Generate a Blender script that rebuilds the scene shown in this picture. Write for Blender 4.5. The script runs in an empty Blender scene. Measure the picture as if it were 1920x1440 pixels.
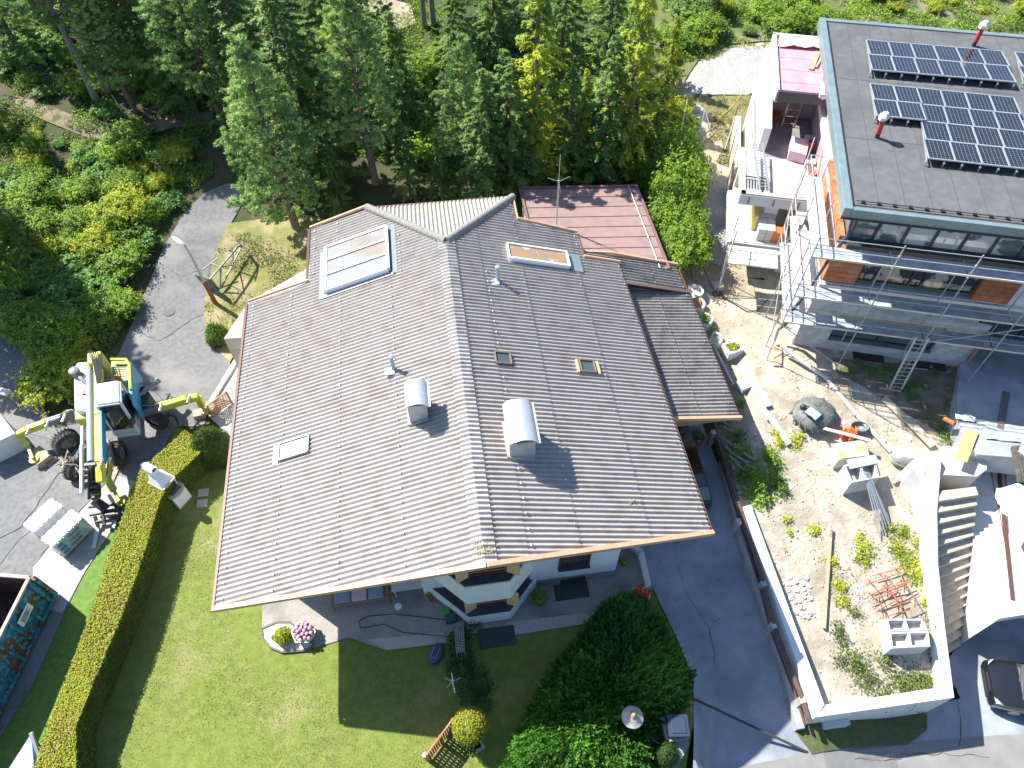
import bpy, bmesh, math, random
import numpy as np
from mathutils import Vector, Matrix, noise
random.seed(7); rng = np.random.default_rng(7)
R = math.radians
scene = bpy.context.scene
col = scene.collection
# ---------------------------------------------------------------- camera
CAMZ = 27.0; FPX = 1360.0
cd = bpy.data.cameras.new('camera'); cam = bpy.data.objects.new('camera', cd); col.objects.link(cam)
cd.sensor_width = 36; cd.lens = FPX / 1920 * 36; cd.clip_start = .5; cd.clip_end = 3000
scene.camera = cam
_t = R(53.0); _ro = R(-0.4)
_fw = np.array([0, math.cos(_t), -math.sin(_t)]); _r = np.array([1, 0, 0.]); _u = np.array([0, math.sin(_t), math.cos(_t)])
RT = math.cos(_ro) * _r + math.sin(_ro) * _u; UP = -math.sin(_ro) * _r + math.cos(_ro) * _u
cam.matrix_world = Matrix(((RT[0], UP[0], -_fw[0], 0), (RT[1], UP[1], -_fw[1], 0), (RT[2], UP[2], -_fw[2], CAMZ), (0, 0, 0, 1)))
# ---------------------------------------------------------------- sky, sun, exposure
SUN_EL = 46.3; SUN_AZ = 146.2            # azimuth of the sun counted from +X
w = bpy.data.worlds.new('World'); scene.world = w; w.use_nodes = True
nt = w.node_tree; bg = nt.nodes['Background']
sky = nt.nodes.new('ShaderNodeTexSky'); sky.sky_type = 'NISHITA'; sky.sun_disc = False; sky.ozone_density = 5.0
sky.sun_elevation = R(SUN_EL); sky.sun_rotation = R(90 - SUN_AZ)
nt.links.new(sky.outputs[0], bg.inputs[0]); bg.inputs[1].default_value = 0.098
sl = bpy.data.lights.new('sun', 'SUN'); sun = bpy.data.objects.new('sun', sl); col.objects.link(sun)
sl.energy = 5.0; sl.angle = R(.55); sl.color = (1, .955, .87)
sdir = Vector((math.cos(R(SUN_AZ)) * math.cos(R(SUN_EL)), math.sin(R(SUN_AZ)) * math.cos(R(SUN_EL)), math.sin(R(SUN_EL))))
sun.rotation_euler = sdir.to_track_quat('Z', 'Y').to_euler(); sun.location = sdir * 60
scene.view_settings.view_transform = 'Standard'; scene.view_settings.look = 'None'
scene.view_settings.exposure = 1.12; scene.view_settings.gamma = 1
# ---------------------------------------------------------------- picture point -> place
def ray(u, v): return _fw * FPX + RT * (u - 960) - UP * (v - 720)
def P(u, v, z=0.):
    d = ray(u, v); k = (z - CAMZ) / d[2]; return Vector((d[0] * k, d[1] * k, z))
def proj(p):
    d = np.array(p, float) - [0, 0, CAMZ]; q = d @ _fw
    return 960 + FPX * (d @ RT) / q, 720 - FPX * (d @ UP) / q
def hz(x, y):                                # the natural hillside
    s = max(0., y - 23.5); z = .17 * s * min(1, s / 6)
    if x < -21: z += min(1, (-21 - x) / 6) * .02 * max(0, y - 18)
    if x > 6.1 and y < 16:                    # driveway ramp down to the lower road and yard
        q = max(0, min(1, (x - 11) / 3)); t = (1 - q) * max(0, min(1, (13.2 - y) / 8.2)) + q * max(0, min(1, (16 - y) / 6.)); z -= (1.7 + .9 * q) * t * min(1, (x - 6.1) / 1.1)
    if s > 0: z += min(1, s / 8) * .35 * noise.noise((x * .15, y * .15, 3))
    return z
def sz(x, y):                                # the raised building plot on the right
    z = -1.1 + .238 * max(0, min(13, y - 5.5))
    if 12 < y < 22:                          # the bank falls to the driveway kerb
        xe = 9.0 - .22 * max(0, min(3.2, y - 12.3)) + .3 * max(0, min(2.5, y - 15.5)); t = max(0, min(1, (x - xe) / 1.5)) ** .8; k = min(1, (y - 12) / 1.5, (22 - y) / 2.5); b_ = min(z, hz(xe, y) + .4); z = z * (1 - k) + k * (b_ + (z - b_) * t)
    if y > 22: z += .09 * (y - 22)
    return z + .07 * noise.noise((x * .6, y * .6, 1)) + .035 * noise.noise((x * 2.1, y * 2.1, 5))
def G(u, v, f=hz):
    z = 0.
    for _ in range(25):
        p = P(u, v, z); z = .5 * z + .5 * f(p.x, p.y)
    p = P(u, v, z); return p
def upto(p, v):                              # height at which the vertical through p crosses picture row v
    lo, hi = -5, 26.
    for _ in range(50):
        m = (lo + hi) / 2
        if proj((p[0], p[1], m))[1] > v: lo = m
        else: hi = m
    return lo
HYAW = R(7.5); hx = Vector((math.cos(HYAW), math.sin(HYAW), 0)); hy = Vector((-math.sin(HYAW), math.cos(HYAW), 0))
def HW(X, Y, Z=0.): return hx * X + hy * Y + Vector((0, 0, Z))
BYAW = R(-11); bx_ = Vector((math.cos(BYAW), math.sin(BYAW), 0)); by_ = Vector((-math.sin(BYAW), math.cos(BYAW), 0)); BO = Vector((12.6, 21.0, 0))
def BW(X, Y, Z=0.): return BO + bx_ * X + by_ * Y + Vector((0, 0, Z))
def plane_pt(u, v, o, n):
    d = Vector(ray(u, v)); c = Vector((0, 0, CAMZ)); return c + d * ((Vector(o) - c).dot(n) / d.dot(n))
# ---------------------------------------------------------------- materials
MATS = {}
def M(name, c1, c2=None, sc=4., rough=.8, bump=0., bs=30., metal=0., c3=None, sc3=1., det=5., spec=.5, lo=.35, hi=.65, coat=0., alpha=1., trans=0., lo3=.5, hi3=.65, vor=False):
    if name in MATS: return MATS[name]
    m = bpy.data.materials.new(name); m.use_nodes = True; n = m.node_tree; L = n.links.new
    b = n.nodes['Principled BSDF']; b.inputs['Roughness'].default_value = rough; b.inputs['Metallic'].default_value = metal
    b.inputs['Specular IOR Level'].default_value = spec; b.inputs['Coat Weight'].default_value = coat
    b.inputs['Transmission Weight'].default_value = trans
    c1 = (*c1, 1); b.inputs['Base Color'].default_value = c1
    tc = n.nodes.new('ShaderNodeTexCoord')
    def nz(s, d=det):
        t = n.nodes.new('ShaderNodeTexNoise'); t.inputs['Scale'].default_value = s; t.inputs['Detail'].default_value = d
        L(tc.outputs['Object'], t.inputs['Vector']); return t.outputs[0]
    def mix(f, a, bb, l, h):
        r = n.nodes.new('ShaderNodeMapRange'); r.inputs[1].default_value = l; r.inputs[2].default_value = h; L(f, r.inputs[0])
        x = n.nodes.new('ShaderNodeMix'); x.data_type = 'RGBA'; L(r.outputs[0], x.inputs[0])
        for i, c in ((6, a), (7, bb)):
            if isinstance(c, tuple): x.inputs[i].default_value = c if len(c) == 4 else (*c, 1)
            else: L(c, x.inputs[i])
        return x.outputs[2]
    o = None
    if c2: o = mix(nz(sc), c1, c2, lo, hi)
    if c3: o = mix(nz(sc3, 3.), o if o else c1, c3, lo3, hi3)
    if o: L(o, b.inputs['Base Color'])
    if bump:
        bp = n.nodes.new('ShaderNodeBump'); bp.inputs['Strength'].default_value = min(1, bump); bp.inputs['Distance'].default_value = .02 * max(1, bump)
        if vor:
            t = n.nodes.new('ShaderNodeTexVoronoi'); t.inputs['Scale'].default_value = bs; L(tc.outputs['Object'], t.inputs['Vector']); L(t.outputs[0], bp.inputs['Height'])
        else: L(nz(bs), bp.inputs['Height'])
        L(bp.outputs[0], b.inputs['Normal'])
    MATS[name] = m; return m
def LEAF(name, c1, c2, c3=None, sc=.6, tr=.3, rough=.55):
    """leaf material: each leaf takes its own tone, plus broad patches of a second colour"""
    if name in MATS: return MATS[name]
    m = bpy.data.materials.new(name); m.use_nodes = True; n = m.node_tree; L = n.links.new
    b = n.nodes['Principled BSDF']; b.inputs['Roughness'].default_value = rough; b.inputs['Specular IOR Level'].default_value = .25
    g = n.nodes.new('ShaderNodeNewGeometry'); x = n.nodes.new('ShaderNodeMix'); x.data_type = 'RGBA'
    L(g.outputs['Random Per Island'], x.inputs[0]); x.inputs[6].default_value = (*c1, 1); x.inputs[7].default_value = (*c2, 1)
    o = x.outputs[2]
    if c3:
        tc = n.nodes.new('ShaderNodeTexCoord'); t = n.nodes.new('ShaderNodeTexNoise'); t.inputs['Scale'].default_value = sc; t.inputs['Detail'].default_value = 4
        L(tc.outputs['Object'], t.inputs['Vector']); r = n.nodes.new('ShaderNodeMapRange'); r.inputs[1].default_value = .42; r.inputs[2].default_value = .62; L(t.outputs[0], r.inputs[0])
        y = n.nodes.new('ShaderNodeMix'); y.data_type = 'RGBA'; L(r.outputs[0], y.inputs[0]); L(o, y.inputs[6]); y.inputs[7].default_value = (*c3, 1); o = y.outputs[2]
    L(o, b.inputs['Base Color'])
    if tr:
        tl = n.nodes.new('ShaderNodeBsdfTranslucent'); L(o, tl.inputs[0]); ms = n.nodes.new('ShaderNodeMixShader'); ms.inputs[0].default_value = tr
        L(b.outputs[0], ms.inputs[1]); L(tl.outputs[0], ms.inputs[2]); L(ms.outputs[0], n.nodes['Material Output'].inputs[0])
    MATS[name] = m; return m
def GLASS(name, c, rough=.03):
    return M(name, c, rough=rough, spec=1., coat=.6)
# ---------------------------------------------------------------- mesh building
class MB:
    def __init__(s): s.v = []; s.f = []; s.m = []; s.cuts = []
    def cut(s): s.cuts.append((len(s.v), len(s.f))); return s
    def add(s, vs, fs, m=0):
        o = len(s.v); s.v += [tuple(p) for p in vs]; s.f += [tuple(i + o for i in f) for f in fs]; s.m += [m] * len(fs); return s
    def box(s, c, d, rz=0., m=0, axes=None):
        c = Vector(c)
        if axes is None: axes = (Vector((math.cos(rz), math.sin(rz), 0)), Vector((-math.sin(rz), math.cos(rz), 0)), Vector((0, 0, 1)))
        a, b, e = (axes[i] * d[i] / 2 for i in range(3))
        vs = [c + a * i + b * j + e * k for k in (-1, 1) for j in (-1, 1) for i in (-1, 1)]
        return s.add(vs, [(0, 2, 3, 1), (4, 5, 7, 6), (0, 1, 5, 4), (2, 6, 7, 3), (0, 4, 6, 2), (1, 3, 7, 5)], m)
    def prism(s, pts, z0, z1, m=0):
        """vertical prism over xy polygon; z0, z1 numbers or functions"""
        f0 = z0 if callable(z0) else (lambda x, y: z0); f1 = z1 if callable(z1) else (lambda x, y: z1)
        n = len(pts); ar = sum(pts[i][0] * pts[(i + 1) % n][1] - pts[(i + 1) % n][0] * pts[i][1] for i in range(n))
        if ar < 0: pts = list(pts)[::-1]
        vs = [(p[0], p[1], f0(p[0], p[1])) for p in pts] + [(p[0], p[1], f1(p[0], p[1])) for p in pts]
        return s.add(vs, [tuple(range(n))[::-1], tuple(range(n, 2 * n))] + [(i, (i + 1) % n, (i + 1) % n + n, i + n) for i in range(n)], m)
    def beam(s, p, q, w, h=None, m=0, up=(0, 0, 1)):
        p, q = Vector(p), Vector(q); h = h or w; a = (q - p); l = a.length
        if l < 1e-6: return s
        a.normalize(); u = Vector(up)
        if abs(a.dot(u)) > .98: u = Vector((1, 0, 0))
        b = u.cross(a).normalized(); c = a.cross(b)
        return s.box((p + q) / 2, (l, w, h), m=m, axes=(a, b, c))
    def tube(s, pts, r, n=8, m=0, cap=True):
        pts = [Vector(p) for p in pts]; rs = r if isinstance(r, (list, tuple)) else [r] * len(pts); vs = []; u = None
        for i, p in enumerate(pts):
            a = (pts[min(i + 1, len(pts) - 1)] - pts[max(i - 1, 0)]).normalized()
            if u is None:
                u = Vector((0, 0, 1)) if abs(a.z) < .9 else Vector((1, 0, 0))
            u = (u - a * u.dot(a)).normalized(); b = a.cross(u)
            vs += [p + (u * math.cos(2 * math.pi * k / n) + b * math.sin(2 * math.pi * k / n)) * rs[i] for k in range(n)]
        fs = [(i * n + k, i * n + (k + 1) % n, (i + 1) * n + (k + 1) % n, (i + 1) * n + k) for i in range(len(pts) - 1) for k in range(n)]
        if cap: fs += [tuple(range(n))[::-1], tuple(range((len(pts) - 1) * n, len(pts) * n))]
        return s.add(vs, fs, m)
    def lathe(s, c, prof, n=16, m=0, sq=1.):
        c = Vector(c); k = len(prof)
        vs = [c + Vector((r * math.cos(2 * math.pi * i / n), r * math.sin(2 * math.pi * i / n) * sq, z)) for r, z in prof for i in range(n)]
        fs = [(j * n + i, j * n + (i + 1) % n, (j + 1) * n + (i + 1) % n, (j + 1) * n + i) for j in range(k - 1) for i in range(n)]
        fs += [tuple(range(n))[::-1], tuple(range((k - 1) * n, k * n))]
        return s.add(vs, fs, m)
    def loft(s, rings, m=0, cap=True):
        n = len(rings[0]); vs = [p for r in rings for p in r]
        fs = [(i * n + k, i * n + (k + 1) % n, (i + 1) * n + (k + 1) % n, (i + 1) * n + k) for i in range(len(rings) - 1) for k in range(n)]
        if cap: fs += [tuple(range(n))[::-1], tuple(range((len(rings) - 1) * n, len(rings) * n))]
        return s.add(vs, fs, m)
    def quad(s, a, b, c, d, th=.01, m=0):
        a, b, c, d = (Vector(x) for x in (a, b, c, d)); n = (b - a).cross(d - a).normalized() * th
        return s.add([a, b, c, d, a - n, b - n, c - n, d - n], [(0, 1, 2, 3), (7, 6, 5, 4), (0, 4, 5, 1), (1, 5, 6, 2), (2, 6, 7, 3), (3, 7, 4, 0)], m)
def wl(o): return Vector(o['_wl']) if o is not None and '_wl' in o else Vector((0, 0, 0))
def tag(o, label=None, cat=None, group=None, kind=None):
    if label: o['label'] = label
    if cat: o['category'] = cat
    if group: o['group'] = group
    if kind: o['kind'] = kind
    return o
def obj(name, mb, mats, parent=None, label=None, cat=None, group=None, kind=None, smooth=False, bevel=0, org=None, fix=True):
    if mb.cuts:                                # one object for each piece between cuts
        o = None; c = [(0, 0)] + mb.cuts + [(len(mb.v), len(mb.f))]
        for (v0, f0), (v1, f1) in zip(c[:-1], c[1:]):
            if v1 == v0: continue
            q = MB(); q.v = mb.v[v0:v1]; q.f = [tuple(i - v0 for i in f) for f in mb.f[f0:f1]]; q.m = mb.m[f0:f1]
            n_ = obj(name, q, mats, parent, label, cat, group, kind, smooth, bevel, org, fix); o = o or n_
        return o
    me = bpy.data.meshes.new(name)
    if parent is not None: o0 = wl(parent)
    elif org is not None: o0 = Vector(org)
    elif kind == 'structure': o0 = Vector((0, 0, 0))
    else:
        a = np.array(mb.v); o0 = Vector(((a[:, 0].min() + a[:, 0].max()) / 2, (a[:, 1].min() + a[:, 1].max()) / 2, a[:, 2].min()))
    me.from_pydata([(p[0] - o0.x, p[1] - o0.y, p[2] - o0.z) for p in mb.v], [], mb.f)
    if not isinstance(mats, (list, tuple)): mats = [mats]
    for m in mats: me.materials.append(m)
    if any(mb.m): me.polygons.foreach_set('material_index', mb.m)
    if fix:
        bm = bmesh.new(); bm.from_mesh(me); bmesh.ops.recalc_face_normals(bm, faces=bm.faces); bm.to_mesh(me); bm.free()
    if smooth:
        me.polygons.foreach_set('use_smooth', [True] * len(me.polygons)); me.set_sharp_from_angle(angle=R(38))
    me.update()
    o = bpy.data.objects.new(name, me); col.objects.link(o)
    if parent is not None: o.parent = parent; o['_wl'] = wl(parent)
    else: o.location = o0; o['_wl'] = o0
    if bevel:
        b = o.modifiers.new('bevel', 'BEVEL'); b.width = bevel; b.segments = 1; b.limit_method = 'ANGLE'; b.angle_limit = R(40)
    return tag(o, label, cat, group, kind)
def raw(name, V, F, mat, parent=None, n=4, **k):
    """numpy mesh: V (n,3) in world coordinates relative to parent, F (m,n) faces"""
    me = bpy.data.meshes.new(name); o0 = wl(parent) if parent is not None else Vector(k.pop('org', (0, 0, 0)))
    V = np.asarray(V, np.float32) - np.array(o0, np.float32); me.vertices.add(len(V)); me.vertices.foreach_set('co', V.ravel())
    F = np.asarray(F, np.int32); me.loops.add(F.size); me.loops.foreach_set('vertex_index', F.ravel())
    me.polygons.add(len(F)); me.polygons.foreach_set('loop_start', np.arange(0, F.size, n, dtype=np.int32)); me.update(calc_edges=True)
    me.materials.append(mat); o = bpy.data.objects.new(name, me); col.objects.link(o)
    if parent is not None: o.parent = parent; o['_wl'] = wl(parent)
    else: o.location = o0; o['_wl'] = o0
    return tag(o, k.get('label'), k.get('cat'), k.get('group'), k.get('kind'))
def thing(name, loc, label, cat, group=None):
    o = bpy.data.objects.new(name, None); col.objects.link(o); o.location = loc; o.empty_display_size = .3; o['_wl'] = Vector(loc)
    return tag(o, label, cat, group)
KIDS = {}
def dup(root, loc, rz=0., label=None, group=None, sc=1.):
    def cp(o, par):
        c = o.copy(); col.objects.link(c); c.parent = par
        for ch in [x for x in bpy.data.objects if x.parent == o]: cp(ch, c)
        return c
    r = cp(root, None); r.location = loc; r.rotation_euler = (0, 0, rz); r.scale = (sc,) * 3 if not isinstance(sc, tuple) else sc
    r['_wl'] = Vector(loc)
    if label: r['label'] = label
    if group: r['group'] = group
    return r
def inpoly(x, y, poly):
    c = False; n = len(poly); j = n - 1
    for i in range(n):
        xi, yi = poly[i][0], poly[i][1]; xj, yj = poly[j][0], poly[j][1]
        if (yi > y) != (yj > y) and x < (xj - xi) * (y - yi) / (yj - yi) + xi: c = not c
        j = i
    return c
def sheet(name, pts, f, off, mat, step=.8, kind='structure', skirt=0., **k):
    """a ground sheet draped on the height function f"""
    bm = bmesh.new(); vs = [bm.verts.new((p[0], p[1], 0)) for p in pts]; bm.faces.new(vs)
    bmesh.ops.triangulate(bm, faces=bm.faces)
    for _ in range(7):
        es = [e for e in bm.edges if e.calc_length() > step]
        if not es: break
        bmesh.ops.subdivide_edges(bm, edges=es, cuts=1); bmesh.ops.triangulate(bm, faces=[x for x in bm.faces if len(x.verts) > 3])
    for v in bm.verts: v.co.z = f(v.co.x, v.co.y) + off
    if skirt:
        be = [e for e in bm.edges if e.is_boundary]; r = bmesh.ops.extrude_edge_only(bm, edges=be)
        for v in [x for x in r['geom'] if isinstance(x, bmesh.types.BMVert)]: v.co.z = min(v.co.z - .05, -skirt)
    bmesh.ops.recalc_face_normals(bm, faces=bm.faces)
    me = bpy.data.meshes.new(name); bm.to_mesh(me); bm.free(); me.materials.append(mat)
    if me.polygons and sum(p.normal.z * p.area for p in me.polygons) < 0: me.flip_normals()
    o = bpy.data.objects.new(name, me); col.objects.link(o); o['_wl'] = (0, 0, 0)
    return tag(o, k.get('label'), k.get('cat'), k.get('group'), kind)
def px(pts, f=hz): return [G(u, v, f) for u, v in pts]
def leaves(n, cen, nrm, tang, L, Wd, jit=.5):
    """n diamond leaves: centres, surface normals, tangents (arrays), length and width arrays"""
    j = rng.normal(0, jit, (n, 3)); nn = nrm + j; nn /= np.linalg.norm(nn, axis=1)[:, None] + 1e-9
    t = tang + rng.normal(0, jit, (n, 3)); t -= nn * (t * nn).sum(1)[:, None]; t /= np.linalg.norm(t, axis=1)[:, None] + 1e-9
    b = np.cross(nn, t); L = np.broadcast_to(L, (n,))[:, None]; Wd = np.broadcast_to(Wd, (n,))[:, None]
    V = np.stack([cen - t * L * .5, cen + b * Wd * .5, cen + t * L * .5, cen - b * Wd * .5], 1).reshape(-1, 3)
    return V, np.arange(4 * n).reshape(n, 4)
# ================================================================ ground
m_forest = M('forest_floor', (.045, .06, .02), (.09, .075, .04), sc=.9, c3=(.05, .085, .02), sc3=.35, bump=1.5, bs=6, rough=.95, lo3=.45, hi3=.6)
m_lawn = M('lawn_grass', (.14, .19, .03), (.205, .245, .05), sc=3.2, c3=(.29, .28, .12), sc3=.55, bump=1., bs=60, rough=.9, lo3=.52, hi3=.78)
m_dry = M('dry_grass', (.30, .25, .12), (.20, .21, .07), sc=3, bump=1, bs=40, rough=.95)
m_asph = M('asphalt', (.15, .153, .16), (.205, .205, .205), sc=5, c3=(.25, .245, .235), sc3=.5, bump=.6, bs=90, rough=.9)
m_asphd = M('driveway_asphalt', (.28, .31, .35), (.34, .37, .41), sc=1.8, c3=(.23, .26, .30), sc3=.5, bump=.6, bs=90, rough=.85)  # blue of the shaded driveway put into the asphalt colour
m_conc = M('concrete', (.42, .40, .37), (.50, .48, .44), sc=2.5, c3=(.36, .35, .33), sc3=.9, bump=.5, bs=50, rough=.9)
m_patio = M('exposed_aggregate', (.27, .25, .23), (.42, .39, .35), sc=38, bump=1, bs=60, rough=.9, c3=(.24, .23, .21), sc3=.6)
m_slab = M('slab_light', (.40, .38, .35), (.48, .46, .42), sc=14, bump=.4, bs=70, rough=.9)
m_soil = M('site_soil', (.36, .32, .25), (.48, .44, .365), sc=2.2, c3=(.29, .25, .18), sc3=.6, bump=2, bs=5, rough=.95, lo3=.48, hi3=.7)
m_gravel = M('gravel', (.30, .29, .28), (.50, .49, .47), sc=26, bump=1.5, bs=22, rough=.9, vor=True)
m_pale = M('white_pebbles', (.55, .50, .42), (.72, .68, .60), sc=30, bump=1.5, bs=30, rough=.8, vor=True)
m_path = M('dirt_path', (.30, .245, .17), (.42, .36, .27), sc=2, bump=1.2, bs=12, rough=.95)
m_white = M('white_render', (.70, .70, .69), (.77, .765, .75), sc=1.1, bump=.15, bs=60, rough=.85)
m_wallw = M('garden_wall_render', (.64, .63, .61), (.72, .71, .69), sc=1.5, c3=(.50, .48, .45), sc3=1.6, bump=.2, bs=50, rough=.88, lo3=.6, hi3=.8)
def terrain():
    X = np.concatenate([np.linspace(-260, -46, 16), np.arange(-44, 44.1, .7), np.linspace(46, 260, 16)]); Y = np.concatenate([np.linspace(-150, -6, 10), np.arange(-4, 70, .7), np.linspace(72, 420, 24)])
    nx, ny = len(X), len(Y); V = np.array([(x, y, min(hz(x, y), 60) - .02 - (.3 if x > 5.4 and y < 16.5 else 0) if abs(x) < 60 and y < 75 else .17 * max(0, y - 23.5) - .02) for y in Y for x in X])
    F = np.array([(j * nx + i, j * nx + i + 1, (j + 1) * nx + i + 1, (j + 1) * nx + i) for j in range(ny - 1) for i in range(nx - 1)])
    o = raw('ground', V, F, m_forest, kind='structure'); o.data.polygons.foreach_set('use_smooth', [True] * len(F))
terrain()
sheet('lawn', [P(*q) for q in ((60, 1445), (60, 1700), (1240, 1700), (1310, 1300), (1225, 1100), (1180, 1000), (700, 900), (430, 860), (380, 830), (300, 950), (235, 1195))], hz, .004, m_lawn)
sheet('verge_grass', [P(*q) for q in ((215, 985), (160, 1070), (128, 1135), (60, 1290), (-60, 1480), (-60, 1700), (60, 1700), (190, 1440), (250, 1190), (322, 950), (400, 830), (330, 800), (250, 940))], hz, .003, M('verge_grass', (.10, .20, .03), (.16, .26, .045), sc=5, bump=1.2, bs=50, rough=.9))
rd = [(-140, 860), (-20, 800), (60, 815), (120, 800), (150, 780), (225, 660), (262, 570), (300, 480), (345, 400), (385, 362), (425, 345), (470, 345), (445, 400), (405, 470), (384, 560), (383, 610), (400, 650), (432, 680), (430, 700), (385, 775), (385, 800), (330, 800), (250, 940), (215, 985), (160, 1070), (128, 1135), (60, 1290), (-60, 1480), (-600, 1480), (-600, 1100)]
sheet('road', px(rd), hz, .03, m_asph, step=.6)
sheet('pavement', [P(*q, .034) for q in ((62, 1062), (150, 960), (215, 890), (262, 905), (215, 985), (160, 1070), (116, 1150), (60, 1130))], lambda x, y: .034, 0, M('pale_concrete_paving', (.40, .38, .355), (.47, .45, .42), sc=2, c3=(.33, .32, .31), sc3=.7, bump=.5, bs=60, rough=.9))
sheet('bank', px([(432, 680), (400, 650), (383, 610), (384, 560), (405, 470), (430, 420), (560, 400), (640, 420), (620, 620), (500, 640), (455, 640)]), hz, .05, M('dry_bank', (.28, .25, .11), (.19, .22, .06), sc=2.5, c3=(.38, .31, .18), sc3=.9, bump=1.5, bs=25, rough=.95), step=.6)
sheet('terrace', [P(*q) for q in ((384, 775), (432, 698), (450, 640), (520, 620), (560, 800), (430, 860), (412, 800))], hz, .05, m_slab)
sheet('gravel_bank', px([(-40, 600), (40, 600), (62, 650), (60, 740), (100, 790), (115, 830), (60, 815), (-40, 790)]), hz, .05, M('shade_toned_gravel', (.15, .15, .15), (.28, .28, .27), sc=20, bump=1.5, bs=20, rough=.9, vor=True), step=.6)  # gravel kept darker: tree shade put into its colour
sheet('back_path', px([(560, 260), (640, 235), (760, 225), (850, 240), (850, 262), (760, 262), (640, 272), (560, 290)]), hz, .06, M('forest_path', (.33, .30, .25), (.42, .39, .34), sc=2, bump=1, bs=20, rough=.95), step=.6)
sheet('upper_path', px([(640, 0), (700, -10), (770, 10), (780, 45), (740, 60), (650, 45)]), hz, .06, m_path, step=.6)
sheet('forest_track', px([(30, 180), (70, 190), (130, 215), (200, 245), (270, 235), (330, 215), (400, 210), (400, 235), (330, 240), (250, 262), (170, 262), (90, 230), (30, 205)]), hz, .06, M('forest_track_earth', (.20, .155, .10), (.29, .235, .165), sc=1.6, c3=(.10, .11, .05), sc3=1.5, bump=1.5, bs=14, rough=.95), step=.6)
# patio in front of the house and driveway
sheet('patio', [P(*q) for q in ((494, 1080), (492, 1175), (520, 1215), (590, 1215), (655, 1196), (725, 1220), (835, 1206), (845, 1185), (960, 1192), (1098, 1168), (1130, 1135), (1225, 1105), (1205, 1040), (1175, 1015), (1000, 950), (600, 950))], hz, .04, m_patio)
sheet('stepping_slabs', [P(*q) for q in ((690, 1200), (830, 1186), (838, 1206), (726, 1220))], hz, .046, m_slab)
sheet('stepping_slabs', [P(*q) for q in ((950, 1168), (1096, 1150), (1112, 1158), (1098, 1170), (955, 1193))], hz, .046, m_slab)
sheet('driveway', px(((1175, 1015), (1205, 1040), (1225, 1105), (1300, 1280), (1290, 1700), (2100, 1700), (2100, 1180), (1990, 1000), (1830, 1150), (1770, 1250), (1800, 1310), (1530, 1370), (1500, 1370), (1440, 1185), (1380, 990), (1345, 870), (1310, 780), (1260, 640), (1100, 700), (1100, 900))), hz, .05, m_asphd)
sheet('lower_road', px(((1380, 1440), (1520, 1412), (1600, 1408), (1725, 1393), (1860, 1380), (2100, 1370), (2100, 1700), (1380, 1700))), hz, .09, M('lower_road_asphalt', (.20, .20, .2), (.25, .245, .24), sc=1.5, bump=.5, bs=90, rough=.9))
sheet('ditch_grass', px(((1488, 1372), (1520, 1350), (1600, 1345), (1735, 1325), (1735, 1370), (1700, 1395), (1600, 1402), (1520, 1415))), hz, .13, M('ditch_grass', (.07, .11, .03), (.14, .13, .06), sc=4, bump=1.5, bs=40, rough=.95))
# thin drain line across the driveway
o = MB(); o.beam(G(1298, 1310) + Vector((0, 0, .06)), G(1515, 1412) + Vector((0, 0, .06)), .09, .02); obj('drain_channel', o, M('drain_iron', (.05, .05, .05), rough=.7), kind='structure')
# the plot on the right
SITE = [P(1396, 950, .9), P(1535, 1340, -.35), P(1775, 1304, -.35), P(1745, 1060, .5), P(1746, 960, 1.3), Vector((16.5, 14.4, 0)), Vector((19.5, 15.5, 0)), Vector((40, 12, 0)), Vector((42, 46, 0)), Vector((14, 50, 0)), Vector((10.5, 44, 0)), Vector((8.2, 36, 0)), Vector((7.4, 30, 0)), Vector((7.9, 25.4, 0)), Vector((8.6, 23, 0)), Vector((9.2, 20.5, 0)), Vector((8.9, 17, 0)), P(1362, 872, .3), P(1380, 940, .3)]
def site_h(x, y): return max(sz(x, y), (hz(x, y) + .12 if y > 30 else -9))
sheet('plot_soil', SITE, site_h, 0, m_soil, step=.45, skirt=2.9)
sheet('garden_path', px([(1318, 300), (1300, 330), (1303, 400), (1292, 470), (1300, 530), (1345, 560), (1420, 560), (1400, 500), (1345, 480), (1330, 400), (1345, 300), (1370, 250), (1370, 215), (1330, 215)], site_h), site_h, .03, m_path, step=.5)
sheet('rubble_strip', px([(1318, 320), (1350, 330), (1372, 360), (1372, 455), (1350, 500), (1322, 490), (1312, 400)], site_h), site_h, .06, m_gravel, step=.5)
sheet('gravel_pad', px([(1320, 125), (1370, 92), (1425, 85), (1455, 110), (1455, 160), (1400, 180), (1300, 178), (1288, 160)], site_h), site_h, .06, m_gravel, step=.5)
sheet('grass_bank', px([(1300, 185), (1440, 178), (1440, 250), (1410, 300), (1370, 290), (1375, 235), (1330, 215)], site_h), site_h, .05, M('bank_grass', (.14, .16, .05), (.24, .21, .10), sc=2.5, bump=1.5, bs=25, rough=.95), step=.5)
sheet('shaded_soil', px([(1560, 672), (1800, 690), (1800, 800), (1760, 812), (1640, 740), (1570, 700)], site_h), site_h, .035, M('shade_toned_grassy_soil', (.13, .12, .08), (.22, .19, .14), sc=2, c3=(.06, .10, .02), sc3=1.1, bump=1.5, bs=14, rough=.95), step=.5)  # shade on this soil put into its darker colour, with green patches
sheet('rear_meadow', px([(1235, -80), (2050, -80), (2050, 70), (1570, 68), (1490, 80), (1440, 78), (1370, 84), (1310, 112), (1285, 150), (1275, 200), (1250, 190), (1225, 100)], site_h), site_h, .07, M('rear_meadow', (.09, .12, .035), (.15, .17, .06), sc=1.2, c3=(.24, .21, .15), sc3=.35, bump=1.5, bs=10, rough=.95, lo3=.5, hi3=.62), step=.7)
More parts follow.
